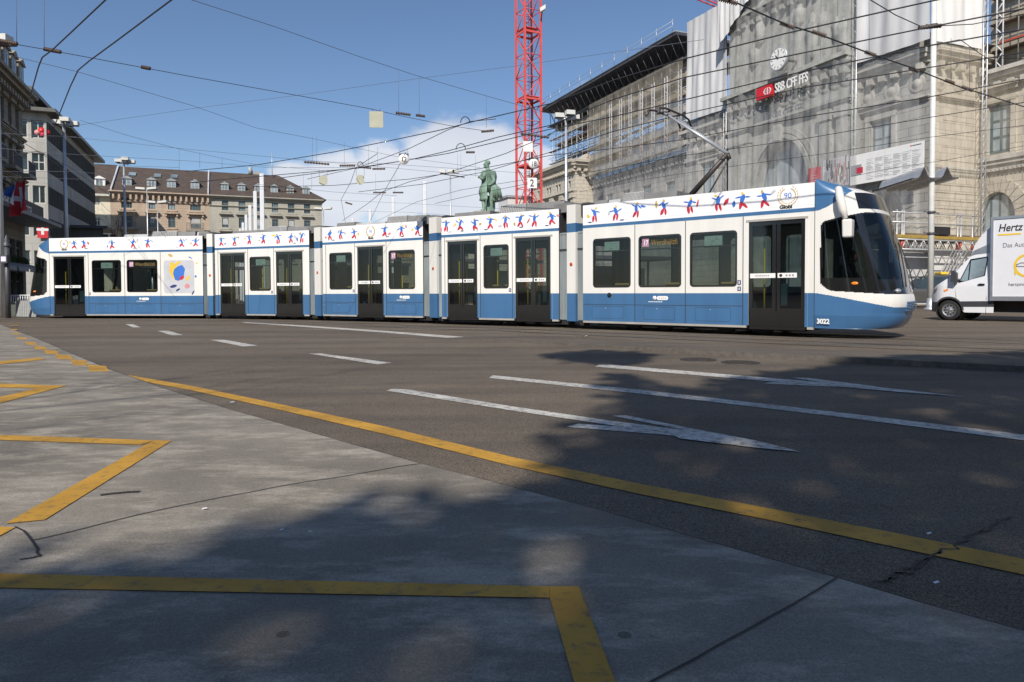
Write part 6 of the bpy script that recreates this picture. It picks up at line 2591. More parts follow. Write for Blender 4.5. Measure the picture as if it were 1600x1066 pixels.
def build_left():
    K = Vector((-46.3, 69, 0))
    fs = Frame(K, D1)            # long side, in shade
    ff = Frame(K, -D2)           # short front facing the square
    of = thing('office_block', 'grey stone clad office block with window bands and a pink shape in one window', 'building', K)
    L_ = 27.5
    ze = ff.uz(79, 178)[1]
    rows = []
    z1, z0 = ff.uz(70, 189)[1], ff.uz(70, 217)[1]
    pitch = 3.22
    k = 0
    while z0 - k * pitch > 1:
        rows.append((z0 - k * pitch, z1 - k * pitch))
        k += 1
    mb = MB()
    so = [dict(u0=.35, u1=L_ - .3, z0=a, z1=b) for a, b in rows]
    mb.holed(fs, 0, L_, 0, ze, so, 'slab', depth=.25, rev='mull')
    uu = ff.u_of
    fo = []
    for a, b in rows:
        fo.append(dict(u0=uu(73.5), u1=uu(53.5), z0=a, z1=b))
        fo.append(dict(u0=uu(47.5), u1=uu(47.5) + 1.0, z0=a, z1=b))
    for o_ in fo:
        o_['u0'], o_['u1'] = sorted((o_['u0'], o_['u1']))
    mb.holed(ff, 0, 12, 0, ze, fo, 'slab', depth=.25, rev='mull')
    mb.build('wall', of)
    for i, o_ in enumerate(fo):
        window(ff, o_, of, fm='frame_w', depth=.2, fw=.1, mull=1 if i % 2 == 0 else 0, trans=(.5,) if i == 2 else ())
    for o_ in so:
        mb = MB()
        mb.quad(fs.p(o_['u0'], o_['z0'], -.22), fs.p(o_['u1'], o_['z0'], -.22), fs.p(o_['u1'], o_['z1'], -.22), fs.p(o_['u0'], o_['z1'], -.22), 'wglass')
        k = o_['u0']
        while k < o_['u1']:
            mb.fbox(fs, k, k + .1, o_['z0'], o_['z1'], -.2, .12, 'mull')
            k += .72
        mb.fbox(fs, o_['u0'], o_['u1'], o_['z0'] + .05, o_['z0'] + .15, -.2, -.1, 'mull')
        mb.build('window_band', of)
    mb = MB()
    for dx, dz, r_, m_ in ((-.35, 0, .28, 'ppink'), (0, .22, .32, 'signred'), (.42, .05, .3, 'signred'), (.1, -.15, .26, 'cleared')):
        uq, zq = ff.uz(64.5, 207)
        mb.lathe(ff.p(uq - dx, zq + dz, -.12), [(0, .02), (r_, .0), (r_, -.02)], m_, 14, ff.n)
    mb.build('pink_window_shape', of)
    mb = MB()
    mb.hexa([ff.p(-1.0, ze, 1.0), ff.p(12, ze, 1.0), fs.p(L_ + .8, ze, -12), fs.p(L_ + .8, ze, 1.2)] + [q + UP * .35 for q in (ff.p(-1.0, ze, 1.0), ff.p(12, ze, 1.0), fs.p(L_ + .8, ze, -12), fs.p(L_ + .8, ze, 1.2))], 'mull')
    # set-back top storey with projecting flat roof
    zt = ff.uz(55, 142)[1]
    P0 = fs.p(.8, 0, -2.0)
    f2 = Frame(P0, D1)
    f3 = Frame(P0, -D2)
    mb.holed(f2, 0, L_ - 3, ze, zt, [dict(u0=.4, u1=L_ - 4, z0=ze + .9, z1=zt - .4)], 'mull', depth=.2)
    mb.holed(f3, 0, 9, ze, zt, [dict(u0=.5, u1=2.6, z0=ze + .7, z1=zt - .5)], 'slab', depth=.2)
    mb.quad(f2.p(.4, ze + .9, -.2), f2.p(L_ - 4, ze + .9, -.2), f2.p(L_ - 4, zt - .4, -.2), f2.p(.4, zt - .4, -.2), 'wglass')
    mb.quad(f3.p(.5, ze + .7, -.2), f3.p(2.6, ze + .7, -.2), f3.p(2.6, zt - .5, -.2), f3.p(.5, zt - .5, -.2), 'wglass_l')
    k = .4
    while k < L_ - 4:
        mb.fbox(f2, k, k + .12, ze + .9, zt - .4, -.18, .05, 'mull')
        k += 1.1
    qs = [f3.p(-.9, zt, .9), f3.p(9, zt, .9), f2.p(L_ - 2, zt, -9), f2.p(L_ - 2, zt, .9)]
    mb.hexa(qs + [q + UP * .4 for q in qs], 'mull')
    mb.build('penthouse', of)

    # --- hotel, nearer
    H0 = Vector((-39.5, 56.0, 0))
    fh = Frame(H0, -D1)
    u, uz = fh.u_of, fh.uz
    ho = thing('hotel_building', 'old brown stone hotel with dormers, balconies and a black lettered band at the left edge', 'hotel', H0)
    zc = uz(20, 142)[1]
    WL = 34
    ops = []
    wu = [u(34), u(23), u(10.5)]
    stepu = wu[1] - wu[0]
    us_ = [wu[0] - .1 + stepu * k for k in range(10)]
    zr_ = [uz(22, 188)[1], uz(22, 244)[1], uz(22, 300)[1], 3.8, ]
    for q in us_:
        if q + 1.2 < WL:
            for k, z0 in enumerate((zc - 2.9, zc - 6.2, zc - 9.5)):
                ops.append(dict(u0=q, u1=q + 1.0, z0=z0, z1=z0 + (1.7 if k == 0 else 2.0)))
            ops.append(dict(u0=q - .2, u1=q + 1.6, z0=3.3, z1=5.2))
            ops.append(dict(u0=q - .2, u1=q + 1.8, z0=.3, z1=2.7))
    ztop = zc
    mb = MB()
    mb.holed(fh, 0, WL, 0, ztop, ops, 'hotel', depth=.35, rev='hotel')
    fe = Frame(H0, -D2)
    mb.holed(fe, 0, 6, 0, ztop, [], 'hotel')
    mb.build('wall', ho)
    for i, o_ in enumerate(ops):
        window(fh, o_, ho, fm='frame_w' if o_['z0'] > 6 else 'mull', depth=.3, fw=.09, trans=(.7,), blind=.22 if i % 5 in (0, 1) else 0)
    mb = MB()
    cornice(mb, fh, 0, WL, zc - .5, .8, 1.1, 'hoteltrim', .7, .35)
    cornice(mb, fh, 0, WL, zc - 3.6, .3, .3, 'hoteltrim')
    cornice(mb, fh, 0, WL, zc - 6.9, .3, .35, 'hoteltrim')
    mb.build('cornice', ho)
    for o_ in ops:
        if o_['z0'] > 6:
            mb = MB()
            mb.fbox(fh, o_['u0'] - .2, o_['u1'] + .2, o_['z1'] + .08, o_['z1'] + .35, 0, .3, 'hoteltrim')
            mb.fbox(fh, o_['u0'] - .2, o_['u1'] + .2, o_['z0'] - .22, o_['z0'], 0, .25, 'hoteltrim')
            mb.build('window_surround', ho)
    for k, q in enumerate(us_[:5]):
        bb = MB()
        z0 = zc - 6.3 if k % 2 == 0 else zc - 9.6
        bb.fbox(fh, q - .5, q + 1.6, z0 - .25, z0, 0, 1.0, 'hoteltrim')
        x = q - .45
        while x < q + 1.6:
            bb.fbox(fh, x, x + .05, z0, z0 + .9, .92, .97, 'steel_d')
            x += .18
        bb.fbox(fh, q - .5, q + 1.6, z0 + .9, z0 + .97, .9, .99, 'steel_d')
        bb.build('balcony', ho)
    mb = MB()
    mb.quad(fh.p(0, zc + .3, .2), fh.p(WL, zc + .3, .2), fh.p(WL, zc + 4, -3.2), fh.p(0, zc + 4, -3.2), 'mull')
    mb.quad(fh.p(0, zc + 4, -3.2), fh.p(WL, zc + 4, -3.2), fh.p(WL, zc + 4, -10), fh.p(0, zc + 4, -10), 'mull')
    mb.quad(fh.p(0, zc + .3, .2), fh.p(0, zc + 4, -3.2), fh.p(0, zc + 4, -10), fh.p(0, zc, -10), 'mull')
    mb.build('roof', ho)
    for q in us_[:8]:
        dormer(fh.shift(0, .35), q + .55, zc + .35, 1.5, 2.0, 3, ho, 'hoteltrim')
    # canopy with lettered band
    mb = MB()
    z0 = uz(30, 346)[1]
    mb.fbox(fh, -.8, WL, z0 - .25, z0, 0, 2.4, 'awn')
    mb.fbox(fh, -.5, WL, z0 + .01, z0 + 1.35, .8, 1.2, 'ink')
    cn = mb.build('canopy', ho)
    mb = MB()
    ft = Frame(fh.o, -fh.u)
    ft.n = fh.n
    # reads from left to right for someone in the square
    a = ft.shift(0, 1.22)
    textmesh(mb, 'ERHOF', a, a.u_of(1.5, 320), z0 + .3, .8, 'film', d=.0, bold=.01, sx=(a.u_of(18.5, 325) - a.u_of(1.5, 320)) / (.8 * 4.1))
    textmesh(mb, 'HOTEL', a, a.u_of(37, 330), z0 + .3, .65, 'film', d=.0, bold=.01, sx=(a.u_of(50, 335) - a.u_of(37, 330)) / (.65 * 4.1))
    mb.build('lettering', cn)
    for k in range(6):
        mb = MB()
        q = .2 + k * 3.0
        mb.hexa([fh.p(q, 2.75, 2.2), fh.p(q + 2.5, 2.75, 2.2), fh.p(q + 2.5, 3.35, 0), fh.p(q, 3.35, 0), fh.p(q, 2.82, 2.2), fh.p(q + 2.5, 2.82, 2.2), fh.p(q + 2.5, 3.45, 0), fh.p(q, 3.45, 0)], 'awn')
        mb.fbox(fh, q, q + 2.5, 2.55, 2.78, 2.18, 2.22, 'awn')
        mb.build('awning', ho)
    mb = MB()
    rnd = random.Random(2)
    for k in range(260):
        q = rnd.choice(us_[:6]) + rnd.uniform(-.3, 1.8)
        c = fh.p(q, 3.35 + rnd.uniform(0, .45), rnd.uniform(.15, .45))
        d_ = Vector((rnd.uniform(-1, 1), rnd.uniform(-1, 1), rnd.uniform(-1, 1))) * .14
        e_ = d_.orthogonal().normalized() * .09
        mb.add([c - d_, c + e_, c + d_, c - e_], [(0, 1, 2, 3)], 'leaf')
    mb.build('window_box_plants', ho)

    # flags on slanted poles
    def flag(name, lab, pole, corners, stripes, cross=None):
        t = thing(name, lab, 'flag', pole[0])
        mb = MB()
        mb.tube(pole, .04, 'steel', 6)
        mb.ball(pole[1], .08, 'gold', 6)
        mb.build('pole', t)
        mb = MB()
        n, m = 24, 14
        A, B, C, D_ = [Vector(c) for c in corners]

        def P(s, t_):
            p = (A * (1 - s) + B * s) * (1 - t_) + (D_ * (1 - s) + C * s) * t_
            return p + Vector((0, -1, 0)) * (.22 * math.sin(s * 7 + t_ * 2.2) * (.3 + t_)) + UP * (.05 * math.sin(s * 9))
        for i in range(n):
            for j in range(m):
                s0, s1, t0, t1 = i / n, (i + 1) / n, j / m, (j + 1) / m
                mt = stripes((s0 + s1) / 2, (t0 + t1) / 2)
                mb.add([P(s0, t0), P(s1, t0), P(s1, t1), P(s0, t1)], [(0, 1, 2, 3)], mt, True)
        mb.build('cloth', t)
    Yf = 44

    def swiss(s, t):
        a, b = abs(s - .5), abs(t - .5)
        return 'flagwhite' if (a < .1 and b < .33) or (b < .1 and a < .33) else 'flagred'
    flag('flag', 'red flag with a white cross hanging from the hotel front', [fh.p(fh.u_of(34, 300), fh.uz(34, 302)[1], 0), at(31, 276, Yf)],
         [at(22, 287, Yf), at(40, 281, Yf), at(44, 330, Yf), at(18, 340, Yf)], swiss)
    flag('flag', 'flag with blue and white diagonal halves flying next to the red one', [fh.p(fh.u_of(26, 300), fh.uz(26, 302)[1], 0), at(24, 280, Yf - 1)],
         [at(8, 297, Yf - 1), at(27, 283, Yf - 1), at(23, 322, Yf - 1), at(10, 306, Yf - 1)], lambda s, t: 'flagblue' if s < .72 else 'flagwhite')
    # banner on the office block
    f6 = ff.shift(0, .3)
    mb = MB()
    a, b = sorted((f6.u_of(58, 360), f6.u_of(75, 360)))
    z0, z1 = f6.uz(66, 372)[1], f6.uz(66, 346)[1]
    mb.fbox(f6, a, b, z0, z1, -.04, 0, 'flagred')
    m_ = (a + b) / 2
    zm = (z0 + z1) / 2
    mb.fbox(f6, m_ - .12, m_ + .12, zm - .5, zm + .5, .0, .01, 'flagwhite')
    mb.fbox(f6, m_ - .5, m_ + .5, zm - .12, zm + .12, .011, .02, 'flagwhite')
    tag(mb.build('banner'), 'red banner with a white cross hanging low on the office block', 'banner')


build_left()


# ================================================================ street furniture
def mast(px, ytop, Y, kind, lab, r=.09, ybase=None):
    c = at(px, 480, Y)
    top = at(px, ytop, Y)
    t = thing('lamp_post', lab, 'lamp post', (c.x, c.y, 0), 'lamp posts on the square')
    mb = MB()
    mb.tube([(c.x, c.y, 0), (c.x, c.y, top.z * .5), (c.x, c.y, top.z)], [r * 1.25, r, r * .7], 'steel', 10)
    mb.lathe((c.x, c.y, 0), [(r * 2.2, 0), (r * 2.2, .05), (r * 1.4, .12), (r * 1.3, .7)], 'steel', 12)
    mb.build('pole', t)
    C = Vector((c.x, c.y, top.z))
    if kind == 'cluster':
        spots = [(-.42, 0, .05), (.22, -.2, .16), (0, .4, .02), (.52, .2, .0)]
        for dx, dy, dz in spots:
            mb = MB()
            mb.box(C + Vector((dx, dy, dz)), (.52, .4, .25), 'lamp_w', (1, .25, 0), (-.25, 1, 0))
            mb.box(C + Vector((dx, dy, dz - .14)), (.46, .34, .04), 'steel_d', (1, .25, 0), (-.25, 1, 0))
            mb.build('lamp_head', t)
        mb = MB()
        mb.tube([C + Vector((-.5, 0, -.15)), C + Vector((.55, 0, -.15))], .06, 'steel', 6)
        mb.tube([C + Vector((0, -.4, -.15)), C + Vector((0, .6, -.15))], .06, 'steel', 6)
        mb.build('crossarm', t)
    elif kind == 'double':
        for sx in (-1, 1):
            mb = MB()
            mb.box(C + Vector((sx * .62, 0, .1)), (1.0, .5, .22), 'lamp_w', (1, 0, .08 * sx), (0, 1, 0))
            mb.box(C + Vector((sx * .62, 0, -.03)), (.85, .4, .05), 'steel_d')
            mb.build('lamp_head', t)
        mb = MB()
        mb.tube([C + Vector((-.6, 0, 0)), C + Vector((.6, 0, 0))], .05, 'steel', 6)
        mb.build('crossarm', t)
    elif kind == 'arm':
        mb = MB()
        mb.tube([C + Vector((-.9, 0, .1)), C + Vector((1.3, 0, -.25))], .05, 'steel_d', 6)
        mb.build('crossarm', t)
        for dx in (-.7, .1, .5):
            mb = MB()
            mb.box(C + Vector((dx, 0, .28)), (.55, .4, .3), 'lamp_w', (1, 0, -.1))
            mb.build('lamp_head', t)
    return t


mast(106, 192, 44, 'cluster', 'tall grey lamp post with a cluster of pale lamp heads before the office block', .12)
mast(198, 252, 56, 'cluster', 'lamp post with a bunch of lamp heads rising before the rose stone house', .11)
mast(885, 182, 41, 'cluster', 'lamp post with clustered floodlights between the crane and the scaffold', .10)
mast(705, 273, 63, 'arm', 'thin lamp post with a slanting arm left of the green statue', .08)
mast(507, 327, 91, 'double', 'distant double headed lamp post just right of the row of houses', .09)
mast(233, 296, 75, 'double', 'slim double lamp post before the second window column of the rose stone house', .07)
mast(249, 317, 78, 'double', 'lowest slim lamp post before the rose stone house', .05)


def pylons():
    L = [(408.8, 271.6, 44, 'tallest white stop pylon of the left line, nearest the houses\' corner'), (398.4, 299, 52, 'second tallest white stop pylon of the left line'), (390.5, 321, 60, 'third white stop pylon of the left line'),
         (384.4, 336, 67, 'fourth white stop pylon of the left line'), (379.5, 348, 75, 'fifth and shorter white stop pylon of the left line'), (375, 358, 83, 'shortest white stop pylon, farthest in the left line'),
         (663.4, 284, 47, 'tallest white stop pylon of the right line, standing against cloud'), (614, 309, 55, 'second white stop pylon of the right line'), (578, 327.6, 63, 'third white stop pylon of the right line'), (551, 341.5, 71, 'shortest and farthest white stop pylon of the right line')]
    for px, py, Y, lab in L:
        c = at(px, py, Y)
        t = thing('stop_pylon', lab, 'pylon', (c.x, c.y, 0), 'white pylons at the tram stops')
        mb = MB()
        w = .13
        mb.box((c.x, c.y, c.z / 2), (w * 2, w * 1.6, c.z), 'paint_w', D2, D1 * -1)
        o = mb.build('shaft', t)
        bv = o.modifiers.new('bevel', 'BEVEL')
        bv.width = .03
        mb = MB()
        mb.box((c.x, c.y, .04), (.5, .5, .08), 'steel_d', D2, D1 * -1)
        mb.build('foot', t)


pylons()


def crane():
    Y = 62
    c = at(827, 480, Y)
    cr = thing('tower_crane', 'red lattice tower crane mast rising out of the picture beside the station', 'crane', (c.x, c.y, 0))
    s = 1.62
    ang = R(28)
    X = Vector((math.cos(ang), math.sin(ang), 0)) * s / 2
    Yv = Vector((-math.sin(ang), math.cos(ang), 0)) * s / 2
    O = Vector((c.x, c.y, 0))
    cs = [O - X - Yv, O + X - Yv, O + X + Yv, O - X + Yv]
    Ht = 46
    mb = MB()
    for p in cs:
        mb.box(p + UP * Ht / 2, (.17, .17, Ht), 'crane', X, Yv)
    mb.build('mast_chords', cr)
    st = 1.95
    k = 0
    z = .5
    mb = MB()
    while z < Ht - 1:
        for i in range(4):
            a, b = cs[i], cs[(i + 1) % 4]
            if i % 2 == k % 2:
                a, b = b, a
            mb.tube([a + UP * z, b + UP * (z + st)], .05, 'crane', 4)
            mb.tube([a + UP * (z + st), b + UP * (z + st)], .04, 'crane', 4)
        if k % 3 == 2:
            for i in range(4):
                a, b = cs[i], cs[(i + 1) % 4]
                mb.box((a + b) / 2 + UP * (z + st), ((b - a).length, .14, .18), 'crane', b - a)
        z += st
        k += 1
    mb.build('mast_bracing', cr)
    mb = MB()
    z = 2
    while z < Ht:
        mb.tube([O - X * .3 + Yv * .4 + UP * z, O + X * .3 + Yv * .4 + UP * z], .025, 'crane', 4)
        z += .35
    for q in (-.3, .3):
        mb.tube([O + X * q + Yv * .4 + UP * 2, O + X * q + Yv * .4 + UP * Ht], .035, 'crane', 4)
    for z in range(6, 44, 6):
        mb.box(O + UP * (z + .3), (s * .9, s * .9, .06), 'crane', X, Yv)
    mb.build('ladder', cr)
    p = at(848, 14, Y - 1.2)
    mb = MB()
    mb.tube([cs[1] + UP * (p.z - .8), p], .05, 'steel_d', 5)
    mb.box(p, (.55, .4, .35), 'lamp_w', (1, 0, .6), (0, 1, 0))
    mb.build('floodlight', cr)
    # slewing part and jib, above the picture but for the jib tip over the station
    mb = MB()
    zt = Ht
    mb.box(O + UP * (zt + .5), (2.4, 2.4, 1.0), 'crane')
    A = O + UP * (zt + 2)
    q0 = at(1092, -12, 82)
    q1 = at(1120, 10, 84)
    mb.build('slewing_ring', cr)
    # a second crane's jib end, seen at the top over the tarpaulin
    jb = thing('crane_jib', 'tip of a red lattice crane jib crossing the top edge above the tarpaulin', 'crane', (at(1100, 0, 80)))
    mb = MB()
    a0, b0 = at(1085, -8, 80), at(1150, 18, 78)
    for off in (Vector((0, 0, 0)), Vector((0, 0, 1.1)), Vector((.3, 1.0, 0))):
        mb.tube([a0 + off - (b0 - a0) * 3, b0 + off], .09, 'crane', 5)
    d_ = (b0 - a0)
    for k in range(-9, 6):
        p0 = a0 + d_ * (k / 6)
        p1 = a0 + d_ * ((k + 1) / 6)
        mb.tube([p0, p1 + Vector((0, 0, 1.1))], .05, 'crane', 4)
        mb.tube([p1 + Vector((0, 0, 1.1)), p1], .05, 'crane', 4)
    mb.build('jib_lattice', jb)
    # site cabin at the foot
    p = at(806, 330, 66)
    sb = thing('site_cabin', 'small white site cabin beside the foot of the red crane', 'cabin', (p.x, p.y, 0))
    mb = MB()
    z1 = at(806, 312, 66).z
    mb.box((p.x - .1, p.y, z1 / 2), (2.4, 2.4, z1), 'hoard', D2, D1)
    mb.build('wall', sb)
    mb = MB()
    mb.box((p.x - .1, p.y, z1 + .1), (2.7, 2.7, .2), 'zinc', D2, D1)
    mb.build('roof', sb)


crane()


def statue():
    Y = 48
    base = at(763, 333, Y)
    top = at(763, 251, Y)
    H = top.z - base.z
    x0, y0, z0 = base
    t = thing('statue', 'green weathered bronze statue of a standing bearded man in a long coat', 'statue', (x0, y0, 0))
    mb = MB()
    mb.box((x0, y0, .4), (4.2, 4.2, .8), 'st_side', D2, D1)
    mb.box((x0, y0, 1.2), (3.4, 3.4, .8), 'st_side', D2, D1)
    mb.box((x0, y0, (z0 + 1.6) / 2), (2.2, 2.2, z0 - 1.6), 'st_side', D2, D1)
    mb.box((x0, y0, z0 - .2), (2.7, 2.7, .35), 'st_side', D2, D1)
    mb.box((x0, y0, z0 - .03), (1.5, 1.3, .12), 'bronze')
    mb.build('plinth', t)
    k = H / 1.80

    def S(x, y, z):   # metres of a 1.8 m man; x to the left of the picture is his front
        return (x0 + x * k, y0 + y * k, z0 + z * k)

    def rr(r):
        return r * k
    ch = [[(S(.0, 0, .92), rr(.17)), (S(.01, 0, 1.15), rr(.17)), (S(.02, 0, 1.38), rr(.18)), (S(-.01, 0, 1.5), rr(.075)), (S(-.03, 0, 1.57), rr(.065)), (S(-.045, 0, 1.63), rr(.095)), (S(-.05, 0, 1.70), rr(.10)), (S(-.04, 0, 1.765), rr(.07))],
          [(S(.0, 0, .92), rr(.17)), (S(-.12, -.08, .82), rr(.11)), (S(-.16, -.08, .45), rr(.085)), (S(-.14, -.08, .12), rr(.065)), (S(-.25, -.1, .05), rr(.055))],
          [(S(.0, 0, .92), rr(.17)), (S(.12, .08, .82), rr(.11)), (S(.16, .08, .45), rr(.085)), (S(.18, .08, .12), rr(.065)), (S(.10, .06, .05), rr(.055))],
          [(S(.02, 0, 1.38), rr(.18)), (S(-.08, -.2, 1.36), rr(.085)), (S(-.18, -.26, 1.1), rr(.07)), (S(-.27, -.2, 1.22), rr(.055)), (S(-.33, -.12, 1.2), rr(.045))],
          [(S(.02, 0, 1.38), rr(.18)), (S(.12, -.18, 1.34), rr(.085)), (S(.22, -.24, 1.05), rr(.07)), (S(.08, -.27, .92), rr(.055)), (S(.0, -.25, .92), rr(.045))]]
    skinned('figure', ch, t, 'bronze', 2)
    mb = MB()
    # coat: two hanging panels and skirts with folds
    for sgn, a0, a1, zb in ((-1, R(150), R(262), .42), (1, R(-75), R(60), .38)):
        n, m = 22, 12
        vs, fs = [], []
        for j in range(m + 1):
            z = 1.42 - (1.42 - zb) * j / m
            rx = .17 + .10 * (j / m) + .03 * math.sin(j)
            for i in range(n + 1):
                a = a0 + (a1 - a0) * i / n
                r_ = rx * (1 + .07 * math.sin(i * 1.9 + j * .5))
                vs.append(S(r_ * 1.15 * math.cos(a) + .02, r_ * math.sin(a), z))
        for j in range(m):
            for i in range(n):
                q = j * (n + 1) + i
                fs.append((q, q + 1, q + n + 2, q + n + 1))
        mb.add(vs, fs, 'bronze', True)
    for z, r_ in ((.35, .13), (.12, .11)):
        pass
    o = mb.build('coat', t)
    sd = o.modifiers.new('thickness', 'SOLIDIFY')
    sd.thickness = .06
    # cloak hanging over the forearm at the side
    rnd = random.Random(4)
    chs = []
    mb = MB()
    for q in range(9):
        ax = .16 + q * .028
        top_ = 1.0 - q * .01
        bot = .52 - .01 * q + rnd.uniform(-.05, .05)
        mb.tube([S(ax * .7, -.2, top_), S(ax, -.22 + rnd.uniform(-.02, .02), (top_ + bot) / 2 + .1), S(ax + .04 + q * .006, -.18 + rnd.uniform(-.03, .03), bot)], [rr(.03), rr(.05), rr(.03)], 'bronze', 8)
    mb.build('cloak', t)
    mb = MB()
    # beard, hair, pedestal stump behind the legs
    mb.ball(S(-.10, 0, 1.60), rr(.055), 'bronze', 8, (1, .9, 1.3))
    mb.ball(S(-.02, 0, 1.72), rr(.10), 'bronze', 8, (1.05, .95, .9))
    mb.ball(S(-.145, 0, 1.665), rr(.02), 'bronze', 6, (1.2, .8, 1.3))
    mb.build('beard_and_hair', t)
    mb = MB()
    mb.lathe(S(.05, .12, 0), [(rr(.16), 0), (rr(.13), rr(.3)), (rr(.12), rr(.6)), (0, rr(.62))], 'bronze', 12)
    mb.build('stump', t)


statue()


def right_pole():
    Y = 36
    c = at(1453.5, 485, Y)
    top = at(1458, -10, Y)
    t = thing('catenary_mast', 'tall pale steel mast carrying a wave shaped lamp reflector, before the station corner', 'mast', (c.x, c.y, 0))
    mb = MB()
    mb.tube([(c.x, c.y, 0), (c.x, c.y, 6), (c.x, c.y, top.z + 1.5)], [.15, .14, .13], 'lamp_w', 14)
    mb.lathe((c.x, c.y, 0), [(.3, 0), (.3, .06), (.18, .12), (.17, .6)], 'steel', 14)
    mb.build('pole', t)
    for z in (at(1453, 332, Y).z, at(1453, 365, Y).z, at(1456, 40, Y).z):
        mb = MB()
        mb.lathe((c.x, c.y, z), [(.16, -.06), (.19, -.06), (.19, .06), (.16, .06)], 'steel_d', 14)
        mb.tube([(c.x - .4, c.y, z + .05), (c.x + .4, c.y, z - .05)], .03, 'steel_d', 5)
        mb.build('clamp', t)
    # wave profile extruded away from the square
    A = at(1462, 270, Y - .3)
    far = at(1392, 280, Y + 4.5)
    ax = (Vector((far.x, far.y, A.z)) - A)
    ax.z = 0
    L_ = 4.6
    ax = ax.normalized()
    side = Vector((ax.y, -ax.x, 0))
    if side.x < 0:
        side = -side
    prof = []
    n = 24
    w = 1.15
    for i in range(n + 1):
        s = i / n * 2 - 1
        zz = .42 * (abs(math.sin(math.pi * s)) ** 1.0) * (1 if True else 1)
        # two upturned crests at thirds
        zz = .55 * math.exp(-((abs(s) - .5) / .14)**2) + .0
        prof.append((s * w, zz))
    mb = MB()
    vs = []
    for (sx, sz) in prof:
        vs.append(A + side * sx + UP * (sz - .25))
    n1 = len(vs)
    vs += [v + ax * L_ for v in vs]
    low = [Vector(v) - UP * .07 for v in vs]
    fs = [(i, i + 1, n1 + i + 1, n1 + i) for i in range(n1 - 1)]
    mb.add(vs, fs, 'steel', True)
    mb.add(low, fs, 'steel', True)
    for i in range(n1 - 1):
        for off in (0, n1):
            mb.quad(vs[off + i], vs[off + i + 1], low[off + i + 1], low[off + i], 'steel_d')
    mb.build('reflector', t)
    mb = MB()
    mb.tube([(c.x, c.y, A.z - .3), tuple(A + ax * 3.8 - UP * .35)], .07, 'steel', 6)
    mb.build('bracket', t)


right_pole()


def left_bits():
    Y = 30
    c = at(2.2, 490, Y)
    mb = MB()
    t = thing('catenary_mast', 'thick pale grey mast at the very left edge of the picture', 'mast', (c.x, c.y, 0))
    mb.tube([(c.x, c.y, 0), (c.x, c.y, at(0, 70, Y).z)], [.17, .14], 'lamp_w', 14)
    mb.build('pole', t)
    mb = MB()
    mb.box((c.x + .05, c.y, at(0, 62, Y).z), (1.2, .5, .35), 'lamp_w')
    mb.box((c.x + .1, c.y, at(0, 70, Y).z), (1.6, .2, .12), 'insul')
    mb.build('lamp_head', t)
    c = at(13, 490, 29)
    t = thing('signal_post', 'dark grey signal post with a pointed cap and a small lit display', 'post', (c.x, c.y, 0))
    zt = at(13, 385, 29).z
    mb = MB()
    mb.tube([(c.x, c.y, 0), (c.x, c.y, zt)], .1, 'steel_d', 10)
    mb.lathe((c.x, c.y, zt), [(.14, 0), (.14, .1), (.09, .18), (.11, .24), (.02, .45), (0, .5)], 'steel_d', 12)
    mb.build('pole', t)
    mb = MB()
    d = at(7, 405, 28.8)
    mb.box(d, (.35, .2, .34), 'steel_d')
    mb.tube([d, (c.x, c.y, d.z)], .03, 'steel_d', 5)
    sc_ = mb.build('display', t)
    M['screen'] = mat('lit_screen', (.5, .45, .6), .4, emit=(.75, .7, .9), estr=.5)
    mb = MB()
    mb.box(d + Vector((.03, -.105, 0)), (.2, .01, .2), 'screen')
    mb.build('screen', sc_)
    # terrace screen
    a, b = at(-10, 480, 33), at(56, 480, 31.0)
    fr = Frame((a.x, a.y), b - a)
    t = thing('terrace_screen', 'low dark planter wall with a railing on the hotel terrace', 'barrier', fr.p(0, 0))
    W = (Vector((b.x, b.y, 0)) - Vector((a.x, a.y, 0))).length
    mb = MB()
    mb.fbox(fr, -6, W - 1.1, 0, .52, -.4, 0, 'planter')
    mb.build('planter', t)
    mb = MB()
    mb.tube([fr.p(-6, .95, -.2), fr.p(W, .95, -.2)], .03, 'steel', 5)
    mb.tube([fr.p(-6, .62, -.2), fr.p(W, .62, -.2)], .02, 'steel', 5)
    k = -6
    while k < W:
        mb.tube([fr.p(k, .5, -.2), fr.p(k, .98, -.2)], .02, 'steel', 5)
        k += .22
    mb.build('railing', t)
    a, b = at(20, 490, 30.6), at(52, 492, 29.8)
    fr = Frame((a.x, a.y), b - a)
    W = (Vector((b.x, b.y, 0)) - Vector((a.x, a.y, 0))).length
    mb = MB()
    N_ = 9
    for i in range(N_):
        for j in range(9):
            z0 = .02 + j * .078
            sh = -.35 * (z0 / .7) + .2
            u0, u1 = W * i / N_ + sh, W * (i + 1) / N_ + sh
            mt = 'awn' if j % 2 else 'zinc'
            mb.fbox(fr, u0 + .012, u1 - .012, z0, z0 + .078, -.03 - .3 * z0, -.3 * z0, mt)
    tag(mb.build('stacked_screen'), 'leaning checked grey and white panel on the ground by the tram tail', 'panel')


left_bits()
